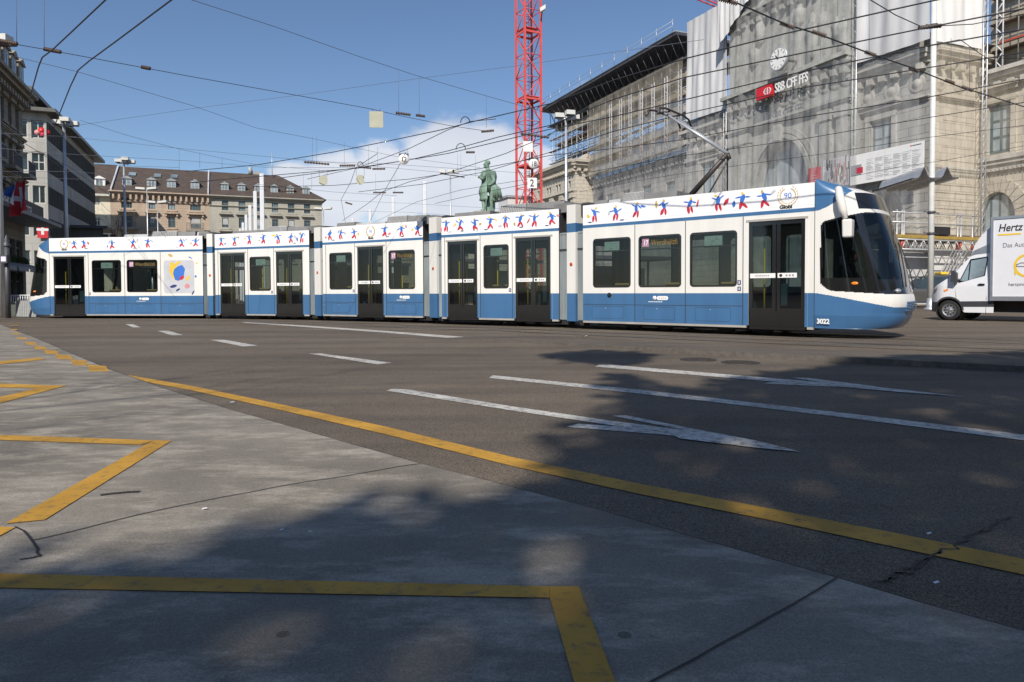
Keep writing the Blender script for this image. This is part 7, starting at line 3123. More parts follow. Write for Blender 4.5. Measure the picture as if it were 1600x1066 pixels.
# ================================================================ vehicles
M['van_white'] = mat('van_white_paint', (.74, .75, .77), .25, var=.03, coat=.5)
M['van_grey'] = mat('van_grey_plastic', (.045, .048, .055), .5, var=.1)
M['van_side'] = mat('van_box_side', (.72, .73, .76), .35, var=.02)
M['alu'] = mat('aluminium_trim', (.42, .44, .47), .35, metal=.6)
M['tyre'] = mat('tyre_rubber', (.018, .018, .018), .85, var=.2)
M['rim'] = mat('wheel_rim_grey', (.26, .27, .28), .4, metal=.6)
M['car_grey'] = mat('car_dark_grey_paint', (.10, .095, .088), .25, metal=.3, coat=.6)
M['headl'] = mat('headlight_lens', (.16, .18, .24), .1, var=.3, scale=20)
M['hz_yellow'] = mat('vehicle_yellow_print', (.80, .53, .04), .4)
M['hz_black'] = mat('vehicle_black_print', (.03, .03, .035), .4)
M['hz_grey'] = mat('vehicle_grey_print', (.16, .16, .18), .4)


def wheel(fr, u, r, d0, w, parent):
    mb = MB()
    c = fr.p(u, r, d0)
    mb.lathe(c, [(r * .62, -.005), (r * .7, .0), (r * .96, -.01), (r, -.05), (r, -w + .05), (r * .96, -w), (0, -w)], 'tyre', 36, fr.n)
    wo = mb.build('wheel', parent)
    mb = MB()
    mb.lathe(c, [(0, .01), (r * .12, .012), (r * .2, -.01), (r * .36, -.02), (r * .52, -.03), (r * .58, .0), (r * .64, .0)], 'rim', 36, fr.n)
    for k in range(10):
        a = 2 * math.pi * k / 10
        p = fr.p(u + r * .44 * math.cos(a), r + r * .44 * math.sin(a), d0 - .018)
        mb.lathe(p, [(0, .006), (.025, .006), (.028, 0)], 'tyre', 8, fr.n)
    for k in range(5):
        a = 2 * math.pi * k / 5
        p = fr.p(u + r * .24 * math.cos(a), r + r * .24 * math.sin(a), d0 - .005)
        mb.lathe(p, [(0, .015), (.014, .015), (.016, 0)], 'steel', 6, fr.n)
    mb.build('rim', wo)


def van():
    c = at(1447.5, 480, 23.7)
    fr = Frame((c.x, c.y, 0), (.6, -.8, 0))
    W = 2.0
    t = thing('box_van', 'white box van with Hertz lettering on its side entering from the edge', 'van', fr.p(1.5, 0, -1))

    def P(px, py):
        return fr.uz(px, py)
    prof = [(1447.5, 484), (1447.6, 472), (1449, 460), (1453, 452), (1461, 446.5), (1471, 441), (1487, 431), (1501, 415.5), (1514.5, 401), (1520, 398.5), (1530, 397), (1541, 395.5), (1551, 395.5)]
    pts = [P(*p) for p in prof]
    uw, _ = P(1482, 488)
    rw = .345
    ra = .41
    uend = P(1553, 440)[0]
    # body side with wheel arch cut, tapered inwards above the waist and at the nose
    arch = []
    za = .30
    for k in range(17):
        a = math.pi - math.pi * k / 16
        arch.append((uw + ra * math.cos(a), rw + ra * math.sin(a)))
    base = [(pts[0][0] + .02, .26)] + [(uw - ra, .26)] + arch[0:] + [(uw + ra, .26), (uend, .26)]
    outline_ = base + list(reversed(pts))

    def inn(u, z):
        k = .0
        if z > 1.15:
            k += .11 * (z - 1.15)
        if u < .55:
            k += .42 * ((.55 - u) / .55)**2
        return k
    # triangulate the outline by vertical strips
    us = sorted(set([p[0] for p in outline_]))
    grid_u = []
    for a, b in zip(us, us[1:]):
        n = max(1, int((b - a) / .06))
        grid_u += [a + (b - a) * k / n for k in range(n)]
    grid_u.append(us[-1])

    def top(u):
        pp = pts
        if u <= pp[0][0]:
            return pp[3][1]
        for (a, za_), (b, zb_) in zip(pp, pp[1:]):
            if a <= u <= b and b > a:
                return za_ + (zb_ - za_) * (u - a) / (b - a)
        return pp[-1][1]

    def bot(u):
        if abs(u - uw) < ra:
            return rw + math.sqrt(max(0, ra * ra - (u - uw)**2))
        return .28
    body = MB()
    grey = MB()
    NZ = 26
    cols = []
    nose0 = max(grid_u[0], .0)
    for u in grid_u:
        z0, z1 = bot(u), max(top(u), bot(u) + .01)
        cols.append([(u, z0 + (z1 - z0) * j / NZ) for j in range(NZ + 1)])

    def zsplit(u, z):
        ub = P(1500, 470)[0]
        if z < .62 and u < uw - ra + .06:
            return 'van_grey'
        return 'van_white'
    win1 = [P(*p) for p in ((1499.5, 440.5), (1514, 410.5), (1512.5, 440))]
    for c0, c1 in zip(cols, cols[1:]):
        for j in range(NZ):
            q = [c0[j], c1[j], c1[j + 1], c0[j + 1]]
            m_ = zsplit(sum(p[0] for p in q) / 4, sum(p[1] for p in q) / 4)
            for side in (0, 1):
                body.add([fr.p(u, z, (-inn(u, z)) if side == 0 else (-W + inn(u, z))) for u, z in q], [(0, 1, 2, 3)], m_, True)
    # skin over hood, windscreen and roof
    for (a, za_), (b, zb_) in zip(pts, pts[1:]):
        n = 3
        steep = (zb_ - za_) / max(.001, b - a) > .75 and za_ > 1.2
        mt = 'vglass' if steep else ('van_grey' if za_ < .62 else 'van_white')
        for k in range(n):
            u0, u1 = a + (b - a) * k / n, a + (b - a) * (k + 1) / n
            z0, z1 = za_ + (zb_ - za_) * k / n, za_ + (zb_ - za_) * (k + 1) / n
            body.add([fr.p(u0, z0, -inn(u0, z0)), fr.p(u1, z1, -inn(u1, z1)), fr.p(u1, z1, -W + inn(u1, z1)), fr.p(u0, z0, -W + inn(u0, z0))], [(0, 1, 2, 3)], mt, False)
    body.add([fr.p(pts[0][0], .28, -inn(0, .3)), fr.p(pts[0][0], .28, -W + inn(0, .3)), fr.p(pts[0][0], pts[0][1], -W + inn(0, .3)), fr.p(pts[0][0], pts[0][1], -inn(0, .3))], [(0, 1, 2, 3)], 'van_grey')
    body.build('cab', t)
    # wheel well liner
    mb = MB()
    mb.lathe(fr.p(uw, rw, -.02), [(ra, 0), (ra, -.5), (0, -.5)], 'under', 24, fr.n)
    mb.fbox(fr, uw + ra, uend + 3.5, .3, .72, -W + .3, -.25, 'under')
    mb.fbox(fr, uend, uend + 5.5, .72, .86, -W + .1, -.1, 'under')
    mb.build('chassis', t)
    # door glass
    mb = MB()

    def g(pp, mt, d=.006, name=None):
        q = [P(*p) for p in pp]
        mb.poly([fr.p(u, z, -inn(u, z) + d) for u, z in q], mt)
    g(((1497, 442.5), (1514.5, 405), (1541.5, 400.5), (1542.5, 404), (1538.5, 431)), 'tram_black', .005)
    o = mb.build('window_surround', t)
    mb = MB()
    g(((1501, 471), (1553, 470.5), (1553, 479.5), (1504, 479.5)), 'van_grey', .008)
    for k in range(16):
        a0, a1 = math.pi * k / 16, math.pi * (k + 1) / 16
        mb.poly([fr.p(uw + r_ * math.cos(a), rw + r_ * math.sin(a), .008 - inn(uw + r_ * math.cos(a), rw + r_ * math.sin(a))) for r_, a in ((ra - .01, a0), (ra - .01, a1), (ra + .05, a1), (ra + .05, a0))], 'van_grey')
    mb.build('side_cladding', t)
    mb = MB()
    g(((1500.5, 439), (1513.5, 410.5), (1512, 439.0)), 'wglass_l', .010)
    g(((1516.0, 407.5), (1540, 403), (1540.3, 405.5), (1536.8, 430), (1513.8, 438)), 'wglass_l', .010)
    mb.build('window_glass', t)
    mb = MB()
    for pp in (((1489, 440.5), (1490, 424), (1494, 423), (1498, 427), (1498, 441)),):
        q = [P(*p) for p in pp]
        mb.prism([fr.p(u, z, .22) for u, z in q], fr.n * -.16, 'van_grey')
    mb.tube([fr.p(*P(1496, 437), .1), fr.p(*P(1501, 438), -.1)], .04, 'van_grey', 6)
    mb.build('door_mirror', t)
    mb = MB()
    g(((1527, 445), (1531, 443), (1539, 443.5), (1539, 446), (1530, 446.5)), 'tram_black', .03)
    mb.build('door_handle', t)
    mb = MB()
    g(((1454.5, 452.5), (1463.5, 450.2), (1461, 455.5), (1454, 460)), 'headl', .012)
    mb.build('headlight', t)
    mb = MB()
    g(((1474, 454), (1481, 451), (1482, 453.5), (1476, 456)), 'orange', .012)
    mb.build('side_indicator', t)
    mb = MB()
    for x in ((1491.5, 442, 1494, 469), (1541.5, 404, 1541, 469), (1540.5, 480, 1540.2, 491.5)):
        (ua, za_), (ub, zb_) = P(x[0], x[1]), P(x[2], x[3])
        mb.tube([fr.p(ua, za_, -inn(ua, za_) + .004), fr.p(ub, zb_, -inn(ub, zb_) + .004)], .006, 'van_grey', 4)
    mb.build('panel_gap', t)
    # roof deflector
    mb = MB()
    dp = [P(*p) for p in ((1515.5, 399), (1520, 385), (1528, 372), (1538, 361), (1549.5, 351), (1550.5, 394.5))]
    low = [P(*p) for p in ((1515.5, 399), (1519, 392), (1550.5, 378), (1550.5, 394.5))]
    d0, d1 = -.12, -W + .12
    mb.prism([fr.p(u, z, d0) for u, z in dp], fr.n * (d1 - d0), 'van_side')
    mb.poly([fr.p(u, z, d0 + .006) for u, z in low], 'alu')
    mb.build('roof_deflector', t)
    # box
    ub0 = P(1551, 400)[0]
    zt, zb = P(1552, 341)[1], P(1552, 468)[1] - .02
    mb = MB()
    Lb = 4.3
    mb.fbox(fr, ub0, ub0 + Lb, zb, zt, -W - .12, .10, 'van_side')
    bo = mb.build('cargo_box', t)
    mb = MB()
    mb.fbox(fr, ub0 - .015, ub0 + Lb, zt - .06, zt + .02, -.02, .125, 'alu')
    mb.fbox(fr, ub0 - .015, ub0 + Lb, zb - .02, zb + .12, -.02, .125, 'alu')
    mb.fbox(fr, ub0 - .02, ub0 + .05, zb - .02, zt + .02, -.02, .13, 'alu')
    mb.build('edge_trim', bo)
    fx = fr.shift(0, .105)
    ut = fx.u_of
    mb = MB()
    h0 = fx.uz(1561, 362)[1]
    uH0, uH1 = ut(1559.5, 362), ut(1597, 358)
    cap = fx.uz(1561, 350.5)[1] - h0
    textmesh(mb, 'Hertz', fx, uH0, h0 + .0, cap, 'hz_black', d=.002, bold=.022 * cap, sx=(uH1 - uH0) / (cap * 3.35), shear=.22)
    mb.fbox(fx, uH0, uH1 - .02, h0 - .13, h0 - .08, .001, .003, 'hz_yellow')
    mb.build('lettering', bo)
    mb = MB()
    h1 = fx.uz(1567, 387)[1]
    c1 = fx.uz(1567, 380)[1] - h1
    textmesh(mb, 'Das Aut', fx, ut(1566.5, 384), h1, c1, 'hz_grey', d=.002, sx=(ut(1600, 384) - ut(1566.5, 384)) / (c1 * 4.75))
    mb.build('slogan', bo)
    mb = MB()
    h2 = fx.uz(1576, 447)[1]
    c2 = fx.uz(1576, 441.5)[1] - h2
    textmesh(mb, 'hertzmi', fx, ut(1575.5, 445), h2, c2 * .95, 'hz_black', d=.002, sx=(ut(1601, 445) - ut(1575.5, 445)) / (c2 * 4.4))
    mb.build('web_address', bo)
    mb = MB()
    uc_, zc_ = fx.uz(1606, 415)
    Rr = abs(ut(1584, 413) - uc_)
    for k in range(26):
        a0, a1 = R(95 + k * 6.8), R(95 + (k + 1) * 6.8)
        mb.quad(*[fx.p(uc_ + r_ * math.cos(a), zc_ + r_ * math.sin(a), .003) for r_, a in ((Rr, a0), (Rr, a1), (Rr - .07, a1), (Rr - .07, a0))], 'hz_yellow')
    pa, pb, pc = fx.uz(1584.5, 424), fx.uz(1592, 423.5), fx.uz(1586, 431)
    mb.add([fx.p(*pa, .004), fx.p(*pb, .004), fx.p(*pc, .004)], [(0, 1, 2)], 'hz_yellow')
    # small line drawing of a car in the ring
    q = [fx.uz(*p) for p in ((1588, 416.5), (1588, 413.5), (1592, 412.5), (1595, 410.8), (1604, 411), (1608, 413), (1608, 416.5))]
    for a, b in zip(q, q[1:] + q[:1]):
        A, B = fx.p(*a, .004), fx.p(*b, .004)
        d_ = (B - A).normalized()
        s_ = d_.cross(fx.n) * .012
        mb.quad(A - s_, B - s_, B + s_, A + s_, 'hz_grey')
    mb.build('arrow_ring', bo)
    wheel(fr, uw, rw, -.05, .24, t)
    wheel(fr, uw, rw, -W + .3, .24, t)
    wheel(fr, uw + 3.7, rw, -.05, .24, t)
    wheel(fr, uw + 3.7, rw, -W + .3, .24, t)


van()


def car(name, lab, O, dirv, length, height, paint, sign=None, prof=None):
    """O = near front ground corner, dirv towards the rear"""
    fr = Frame((O.x, O.y, 0), dirv)
    W = 1.85
    t = thing(name, lab, 'car', fr.p(length / 2, 0, -W / 2))
    L_, H = length, height
    pr = prof or [(0, .45), (0.03, .72), (.25, .84), (1.25, 1.02), (1.95, H - .08), (2.4, H), (L_ - 1.4, H), (L_ - .35, H - .25), (L_ - .12, .95), (L_, .6), (L_, .4)]
    w1, w2 = .95, L_ - 1.0
    body = MB()

    def top(u):
        for (a, za), (b, zb) in zip(pr, pr[1:]):
            if a <= u <= b and b > a:
                return za + (zb - za) * (u - a) / (b - a)
        return pr[0][1]

    def bot(u):
        for wc in (w1, w2):
            if abs(u - wc) < .4:
                return .33 + math.sqrt(max(0, .16 - (u - wc)**2))
        return .28

    def inn(u, z):
        k = max(0, z - .95) * .28
        if u < .5:
            k += .35 * ((.5 - u) / .5)**2
        if u > L_ - .4:
            k += .25 * ((u - L_ + .4) / .4)**2
        return k
    n = 60
    NZ = 16
    for i in range(n):
        u0, u1 = L_ * i / n, L_ * (i + 1) / n
        for j in range(NZ):
            q = []
            for u, jj in ((u0, j), (u1, j), (u1, j + 1), (u0, j + 1)):
                q.append((u, bot(u) + (max(top(u), bot(u) + .02) - bot(u)) * jj / NZ))
            for s in (0, 1):
                body.add([fr.p(u, z, -inn(u, z) if s == 0 else -W + inn(u, z)) for u, z in q], [(0, 1, 2, 3)], paint, True)
        z0, z1 = top(u0), top(u1)
        sl = (z1 - z0) / (u1 - u0)
        mt = 'wglass' if (abs(sl) > .45 and z0 > .95 and z1 > .9) else paint
        body.add([fr.p(u0, z0, -inn(u0, z0)), fr.p(u1, z1, -inn(u1, z1)), fr.p(u1, z1, -W + inn(u1, z1)), fr.p(u0, z0, -W + inn(u0, z0))], [(0, 1, 2, 3)], mt)
    body.build('body', t)
    mb = MB()
    gl = [(1.55, 1.08), (2.08, H - .13), (L_ - 1.35, H - .12), (L_ - .55, 1.12)]
    mb.poly([fr.p(u, z, -inn(u, z) + .008) for u, z in gl], 'wglass')
    for u in (2.45, 3.35):
        mb.quad(fr.p(u, 1.08, -inn(u, 1.08) + .012), fr.p(u + .07, 1.08, -inn(u, 1.08) + .012), fr.p(u + .07, H - .12, -inn(u, H - .12) + .012), fr.p(u, H - .12, -inn(u, H - .12) + .012), 'tram_black')
    mb.build('side_window', t)
    mb = MB()
    mb.fbox(fr, .0, L_, .26, .4, -.06, .004, 'van_grey')
    mb.build('sill', t)
    for wc in (w1, w2):
        for d_ in (-.04, -W + .26):
            wheel(fr, wc, .33, d_, .22, t)
    mb = MB()
    for d_ in (-.35, -W + .35):
        mb.ball(fr.p(.1, .68, d_), .12, 'headl', 8, (.8, 1.2, .6), fr.u, fr.n)
    mb.build('headlight', t)
    if sign:
        mb = MB()
        c = fr.p(sign, H + .09, -W / 2)
        mb.box(c, (.42, .8, .16), 'hz_yellow', fr.u, fr.n)
        o = mb.build('roof_sign', t)
        bv = o.modifiers.new('bevel', 'BEVEL')
        bv.width = .03
    return t


car('taxi', 'dark grey taxi with a yellow roof sign, half hidden behind the white box van', at(1387, 479, 39.5), Vector((.99, -.10, 0)), 5.0, 1.88, 'car_grey', sign=3.35,
    prof=[(0, .5), (.03, .85), (.3, 1.0), (1.5, 1.12), (2.3, 1.75), (2.8, 1.88), (4.4, 1.85), (4.8, 1.5), (4.95, 1.0), (5.0, .5)])


# ================================================================ trees
def bare_tree(name, lab, base, H, spread, seed, depth=6, r0=.16, group=None, lean=None):
    rnd = random.Random(seed)
    t = thing(name, lab, 'tree', base, group)
    tr, cr = MB(), MB()

    def grow(p, d, ln, r, lev):
        steps = 3
        pts, rs = [p], [r]
        q = Vector(p)
        dd = Vector(d)
        for k in range(steps):
            dd = (dd + Vector((rnd.uniform(-1, 1), rnd.uniform(-1, 1), rnd.uniform(-.5, .8))) * .16).normalized()
            q = q + dd * ln / steps
            pts.append(q.copy())
            rs.append(r * (1 - .35 * (k + 1) / steps))
        (tr if lev == 0 else cr).tube(pts, rs, 'bark', 8 if lev == 0 else (5 if lev < 3 else 3), cap=False)
        if lev >= depth:
            return
        nb = 3 if lev < 2 else rnd.choice((2, 3))
        for k in range(nb):
            a = rnd.uniform(0, 2 * math.pi)
            o_ = dd.orthogonal().normalized()
            o_ = Matrix.Rotation(a, 3, dd) @ o_
            nd = (dd * rnd.uniform(.7, 1.1) + o_ * rnd.uniform(.4, .95) * spread).normalized()
            st = pts[-1] if k else pts[-1]
            if rnd.random() < .35:
                st = pts[-2]
            grow(st, nd, ln * rnd.uniform(.62, .82), rs[-1] * .72, lev + 1)
    grow(Vector(base), Vector((0, 0, 1)), H * .3, r0, 0)
    tr.build('trunk', t)
    cr.build('crown', t)
    return t


c = at(177, 480, 84)
bare_tree('bare_tree', 'small leafless tree in front of the cream house at the end of the office block', (c.x, c.y, 0), 15, .8, 5, 6, .17)
# leafless trees beside the bus stop, out of view to the left; they throw the branch shadows on the pavement
bare_tree('bare_tree', 'large leafless plane tree standing behind the stop on the left', (-8.8, -3.5, 0), 14, 1.0, 11, 7, .13)
bare_tree('bare_tree', 'second leafless plane tree farther along the stop', (-11.5, .5, 0), 14, 1.0, 12, 7, .13)


def in_poly(x, y, pl):
    c = False
    for i in range(len(pl)):
        x0, y0 = pl[i]
        x1, y1 = pl[i - 1]
        if (y0 > y) != (y1 > y) and x < (x1 - x0) * (y - y0) / (y1 - y0) + x0:
            c = not c
    return c


def evergreens():
    """dense unseen trees behind the camera; their leaves are placed to cast the wanted shadows"""
    rnd = random.Random(21)
    shade = [(-300, 935), (60, 912), (180, 885), (300, 868), (420, 836), (560, 805), (700, 786), (790, 772), (862, 768), (866, 735), (872, 700), (862, 690), (870, 668), (905, 655), (952, 650), (975, 640), (966, 622), (948, 600), (955, 588),
             (1000, 590), (1010, 606), (1070, 612), (1120, 600), (1190, 588), (1290, 572), (1400, 562), (1600, 548), (1900, 545), (2300, 700), (2300, 1500), (-300, 1500)]
    head = [(852, 556), (900, 551), (940, 549), (1010, 553), (1016, 560), (990, 567), (960, 571), (930, 566), (870, 562)]  # lamp-shaped shadow, thrown by leaves added to the crowns; no lamp stands there
    lit = [((1190, 682), 70, 13), ((1105, 668), 40, 9), ((1200, 772), 85, 11), ((1420, 640), 60, 10), ((1560, 625), 60, 10), ((1000, 700), 30, 10), ((40, 1003), 170, 32), ((230, 975), 130, 28), ((400, 950), 120, 20), ((540, 930), 100, 12), ((930, 690), 34, 16), ((600, 925), 120, 9), ((1330, 615), 45, 6), ((700, 985), 70, 12)]
    spots = []
    tot = 0
    while tot < 21000:
        # sample evenly on the ground, then look where it falls in the picture
        g = Vector((rnd.uniform(-7, 14), rnd.uniform(-7.0, 13.5), 0))
        d = CM.transposed() @ (g - EYE)
        if d.z > -.15:
            if rnd.random() < .85:
                tot += 1
                spots.append(g)  # extra leaves over ground out of view, added to block sky light
            continue
        px = 800 + F * d.x / -d.z
        py = 533 - F * (d.y / -d.z - SHY * 1600 / F)
        tot += 1
        if in_poly(px, py, head):
            spots.append(g)
            spots.append(g)
            continue
        if not in_poly(px, py, shade):
            continue
        k = 1.0
        for (cx, cy), rx, ry in lit:
            e = ((px - cx) / rx)**2 + ((py - cy) / ry)**2 + .45 * math.sin(px * .09 + py * .31) * math.sin(px * .043 - py * .17 + 1) + .3 * math.sin(px * .21)
            if e < 1.1:
                k = min(k, .12 + .55 * e)
        if rnd.random() < k:
            spots.append(g)
    trees = []
    for i, (bx, by, lab) in enumerate(((-6.5, -11.5, 'dense evergreen behind the camera, first of the group'), (-1.5, -13, 'dense tall evergreen behind the camera with the broadest crown'), (4.5, -11.5, 'dense evergreen behind the camera nearest the street'))):
        trees.append((thing('evergreen_tree', lab, 'tree', (bx, by, 0), 'evergreens behind the stop'), bx, by, MB(), MB()))
    k3 = math.cos(SUN_EL) / math.sin(SUN_EL)
    for g in spots:
        h = rnd.uniform(11.5, 15.5)
        p = g + SUNH * (h * k3) + UP * h
        t = min(trees, key=lambda q: (p.x - q[1])**2 + (p.y - q[2])**2)
        for q in range(3):
            c = p + Vector((rnd.gauss(0, .10), rnd.gauss(0, .10), rnd.gauss(0, .12)))
            a = Vector((rnd.uniform(-1, 1), rnd.uniform(-1, 1), rnd.uniform(-1, 1))).normalized() * rnd.uniform(.10, .19)
            b = a.orthogonal().normalized() * rnd.uniform(.08, .15)
            t[4].add([c - a, c + b, c + a, c - b], [(0, 1, 2, 3)], 'leaf')
    for t, bx, by, tr, cr in trees:
        tr.tube([(bx, by, 0), (bx + .1, by, 5), (bx + .2, by + .2, 8), (bx + .1, by + .5, 10)], [.3, .24, .16, .05], 'bark', 10)
        for k in range(14):
            a = rnd.uniform(0, 6.28)
            z = rnd.uniform(6, 9)
            tr.tube([(bx + .1, by, z), (bx + 2.5 * math.cos(a), by + 2.5 * math.sin(a), z + 2)], [.07, .02], 'bark', 5)
        tr.build('trunk', t)
        cr.build('crown', t)


evergreens()


def behind():
    """plain street front on the other side of the square, behind the camera: seen only in reflections"""
    for i, (x, y, w, h, dirx, lab) in enumerate(((-135, -64, 34, 16, (1, 0), 'plain plastered block far to the left behind the camera'), (-88, -66, 34, 18, (1, 0), 'plastered block behind the camera between the far left one and the westernmost'),
                                       (-42, -62, 30, 17, (1, .1), 'plain plastered block across the street behind the camera, westernmost'), (-8, -60, 30, 19, (1, 0), 'taller plastered block across the street behind the camera, middle'),
                                       (26, -58, 32, 17, (1, -.05), 'plastered block across the street behind the camera, easternmost'), (60, -40, 34, 18, (.5, .86), 'plastered corner block to the right behind the camera'))):
        d = Vector((dirx[0], dirx[1], 0)).normalized()
        fr = Frame((x, y), d)
        t = thing('city_block', lab, 'building', (x, y, 0), 'blocks behind the camera')
        ops = []
        for k in range(int(w / 3)):
            for j in range(5):
                ops.append(dict(u0=.8 + k * 3, u1=2.2 + k * 3, z0=.9 + j * 3.4, z1=2.9 + j * 3.4))
        mb = MB()
        mb.holed(fr, 0, w, 0, h, ops, 'stucco', depth=.3)
        for uu in (0, w):
            mb.quad(fr.p(uu, 0, 0), fr.p(uu, h, 0), fr.p(uu, h, -10), fr.p(uu, 0, -10), 'stucco')
        mb.build('wall', t)
        mb = MB()
        mb.quad(fr.p(0, 0, -.3), fr.p(w, 0, -.3), fr.p(w, h, -.3), fr.p(0, h, -.3), 'wglass')
        mb.build('window_glass', t)
        mb = MB()
        mb.hexa([fr.p(-.5, h, .6), fr.p(w + .5, h, .6), fr.p(w + .5, h, -11), fr.p(-.5, h, -11), fr.p(1, h + 3, -3), fr.p(w - 1, h + 3, -3), fr.p(w - 1, h + 3, -8), fr.p(1, h + 3, -8)], 'tile')
        mb.build('roof', t)


behind()


def far_city():
    rnd = random.Random(9)
    x = 495
    for i, (pa, pb, Y, h, lab) in enumerate(((495, 600, 128, 10.5, 'low office block across the river, seen only through the third tram section'), (602, 716, 122, 10.0, 'low plastered block beyond the statue, seen through the tram windows'), (718, 812, 118, 9.6, 'low block left of the site cabin, seen through the tram doors'))):
        a, b = at(pa, 470, Y), at(pb, 470, Y)
        fr = Frame((a.x, a.y), b - a)
        w = (Vector((b.x, b.y, 0)) - Vector((a.x, a.y, 0))).length
        t = thing('low_block', lab, 'building', fr.p(w / 2, 0), 'low blocks beyond the tram')
        ops = [dict(u0=.6 + k * 2.4, u1=1.8 + k * 2.4, z0=.8 + j * 3.1, z1=2.6 + j * 3.1) for k in range(int(w / 2.4)) for j in range(3)]
        mb = MB()
        mb.holed(fr, 0, w, 0, h, ops, ('stucco', 'hotel', 'mull')[i], depth=.25)
        mb.build('wall', t)
        mb = MB()
        mb.quad(fr.p(0, 0, -.25), fr.p(w, 0, -.25), fr.p(w, h, -.25), fr.p(0, h, -.25), 'wglass')
        mb.build('window_glass', t)
        mb = MB()
        mb.fbox(fr, -.3, w + .3, h, h + .3, -9, .4, 'zinc')
        mb.build('roof', t)
    # platform shelters behind the tram
    for px, Y, lab in ((300, 40, 'glass roofed stop shelter behind the first joint of the tram'), (560, 36, 'stop shelter behind the middle tram section'), (770, 33, 'stop shelter behind the fourth tram section'), (980, 30, 'stop shelter behind the last tram section')):
        c = at(px, 470, Y)
        fr = Frame((c.x - 2.5, c.y), D2)
        t = thing('stop_shelter', lab, 'shelter', fr.p(2.5, 0), 'stop shelters behind the tram')
        mb = MB()
        mb.fbox(fr, -.3, 5.3, 2.45, 2.6, -1.6, .3, 'steel_d')
        mb.build('roof', t)
        for u in (.1, 4.9):
            mb = MB()
            mb.tube([fr.p(u, 0, -1.3), fr.p(u, 2.45, -1.3)], .06, 'steel', 8)
            mb.build('post', t)
        mb = MB()
        mb.fbox(fr, .2, 3.2, .4, 2.2, -1.34, -1.3, 'wglass')
        mb.fbox(fr, 3.5, 4.7, .5, 2.1, -1.36, -1.28, 'poster')
        mb.build('back_panel', t)
        mb = MB()
        mb.fbox(fr, .6, 3, .42, .48, -1.2, -.8, 'plank')
        mb.build('bench', t)


far_city()


# ================================================================ overhead wires
def wz(px, py, z=5.6):
    return ray_z(px, py, z)


NW = [0]


def wire(pts, z, r, lab, mt='wire', sub=3, grp='overhead wires'):
    """pts = picture points lying at height z (a number, or one height per point)"""
    zs = z if isinstance(z, (list, tuple)) else [z] * len(pts)
    P = [wz(x, y, zz) for (x, y), zz in zip(pts, zs)]
    mb = MB()
    mb.tube(P, r, mt, 5, cap=True)
    o = mb.build('overhead_wire')
    tag(o, lab, 'wire', grp)
    return o


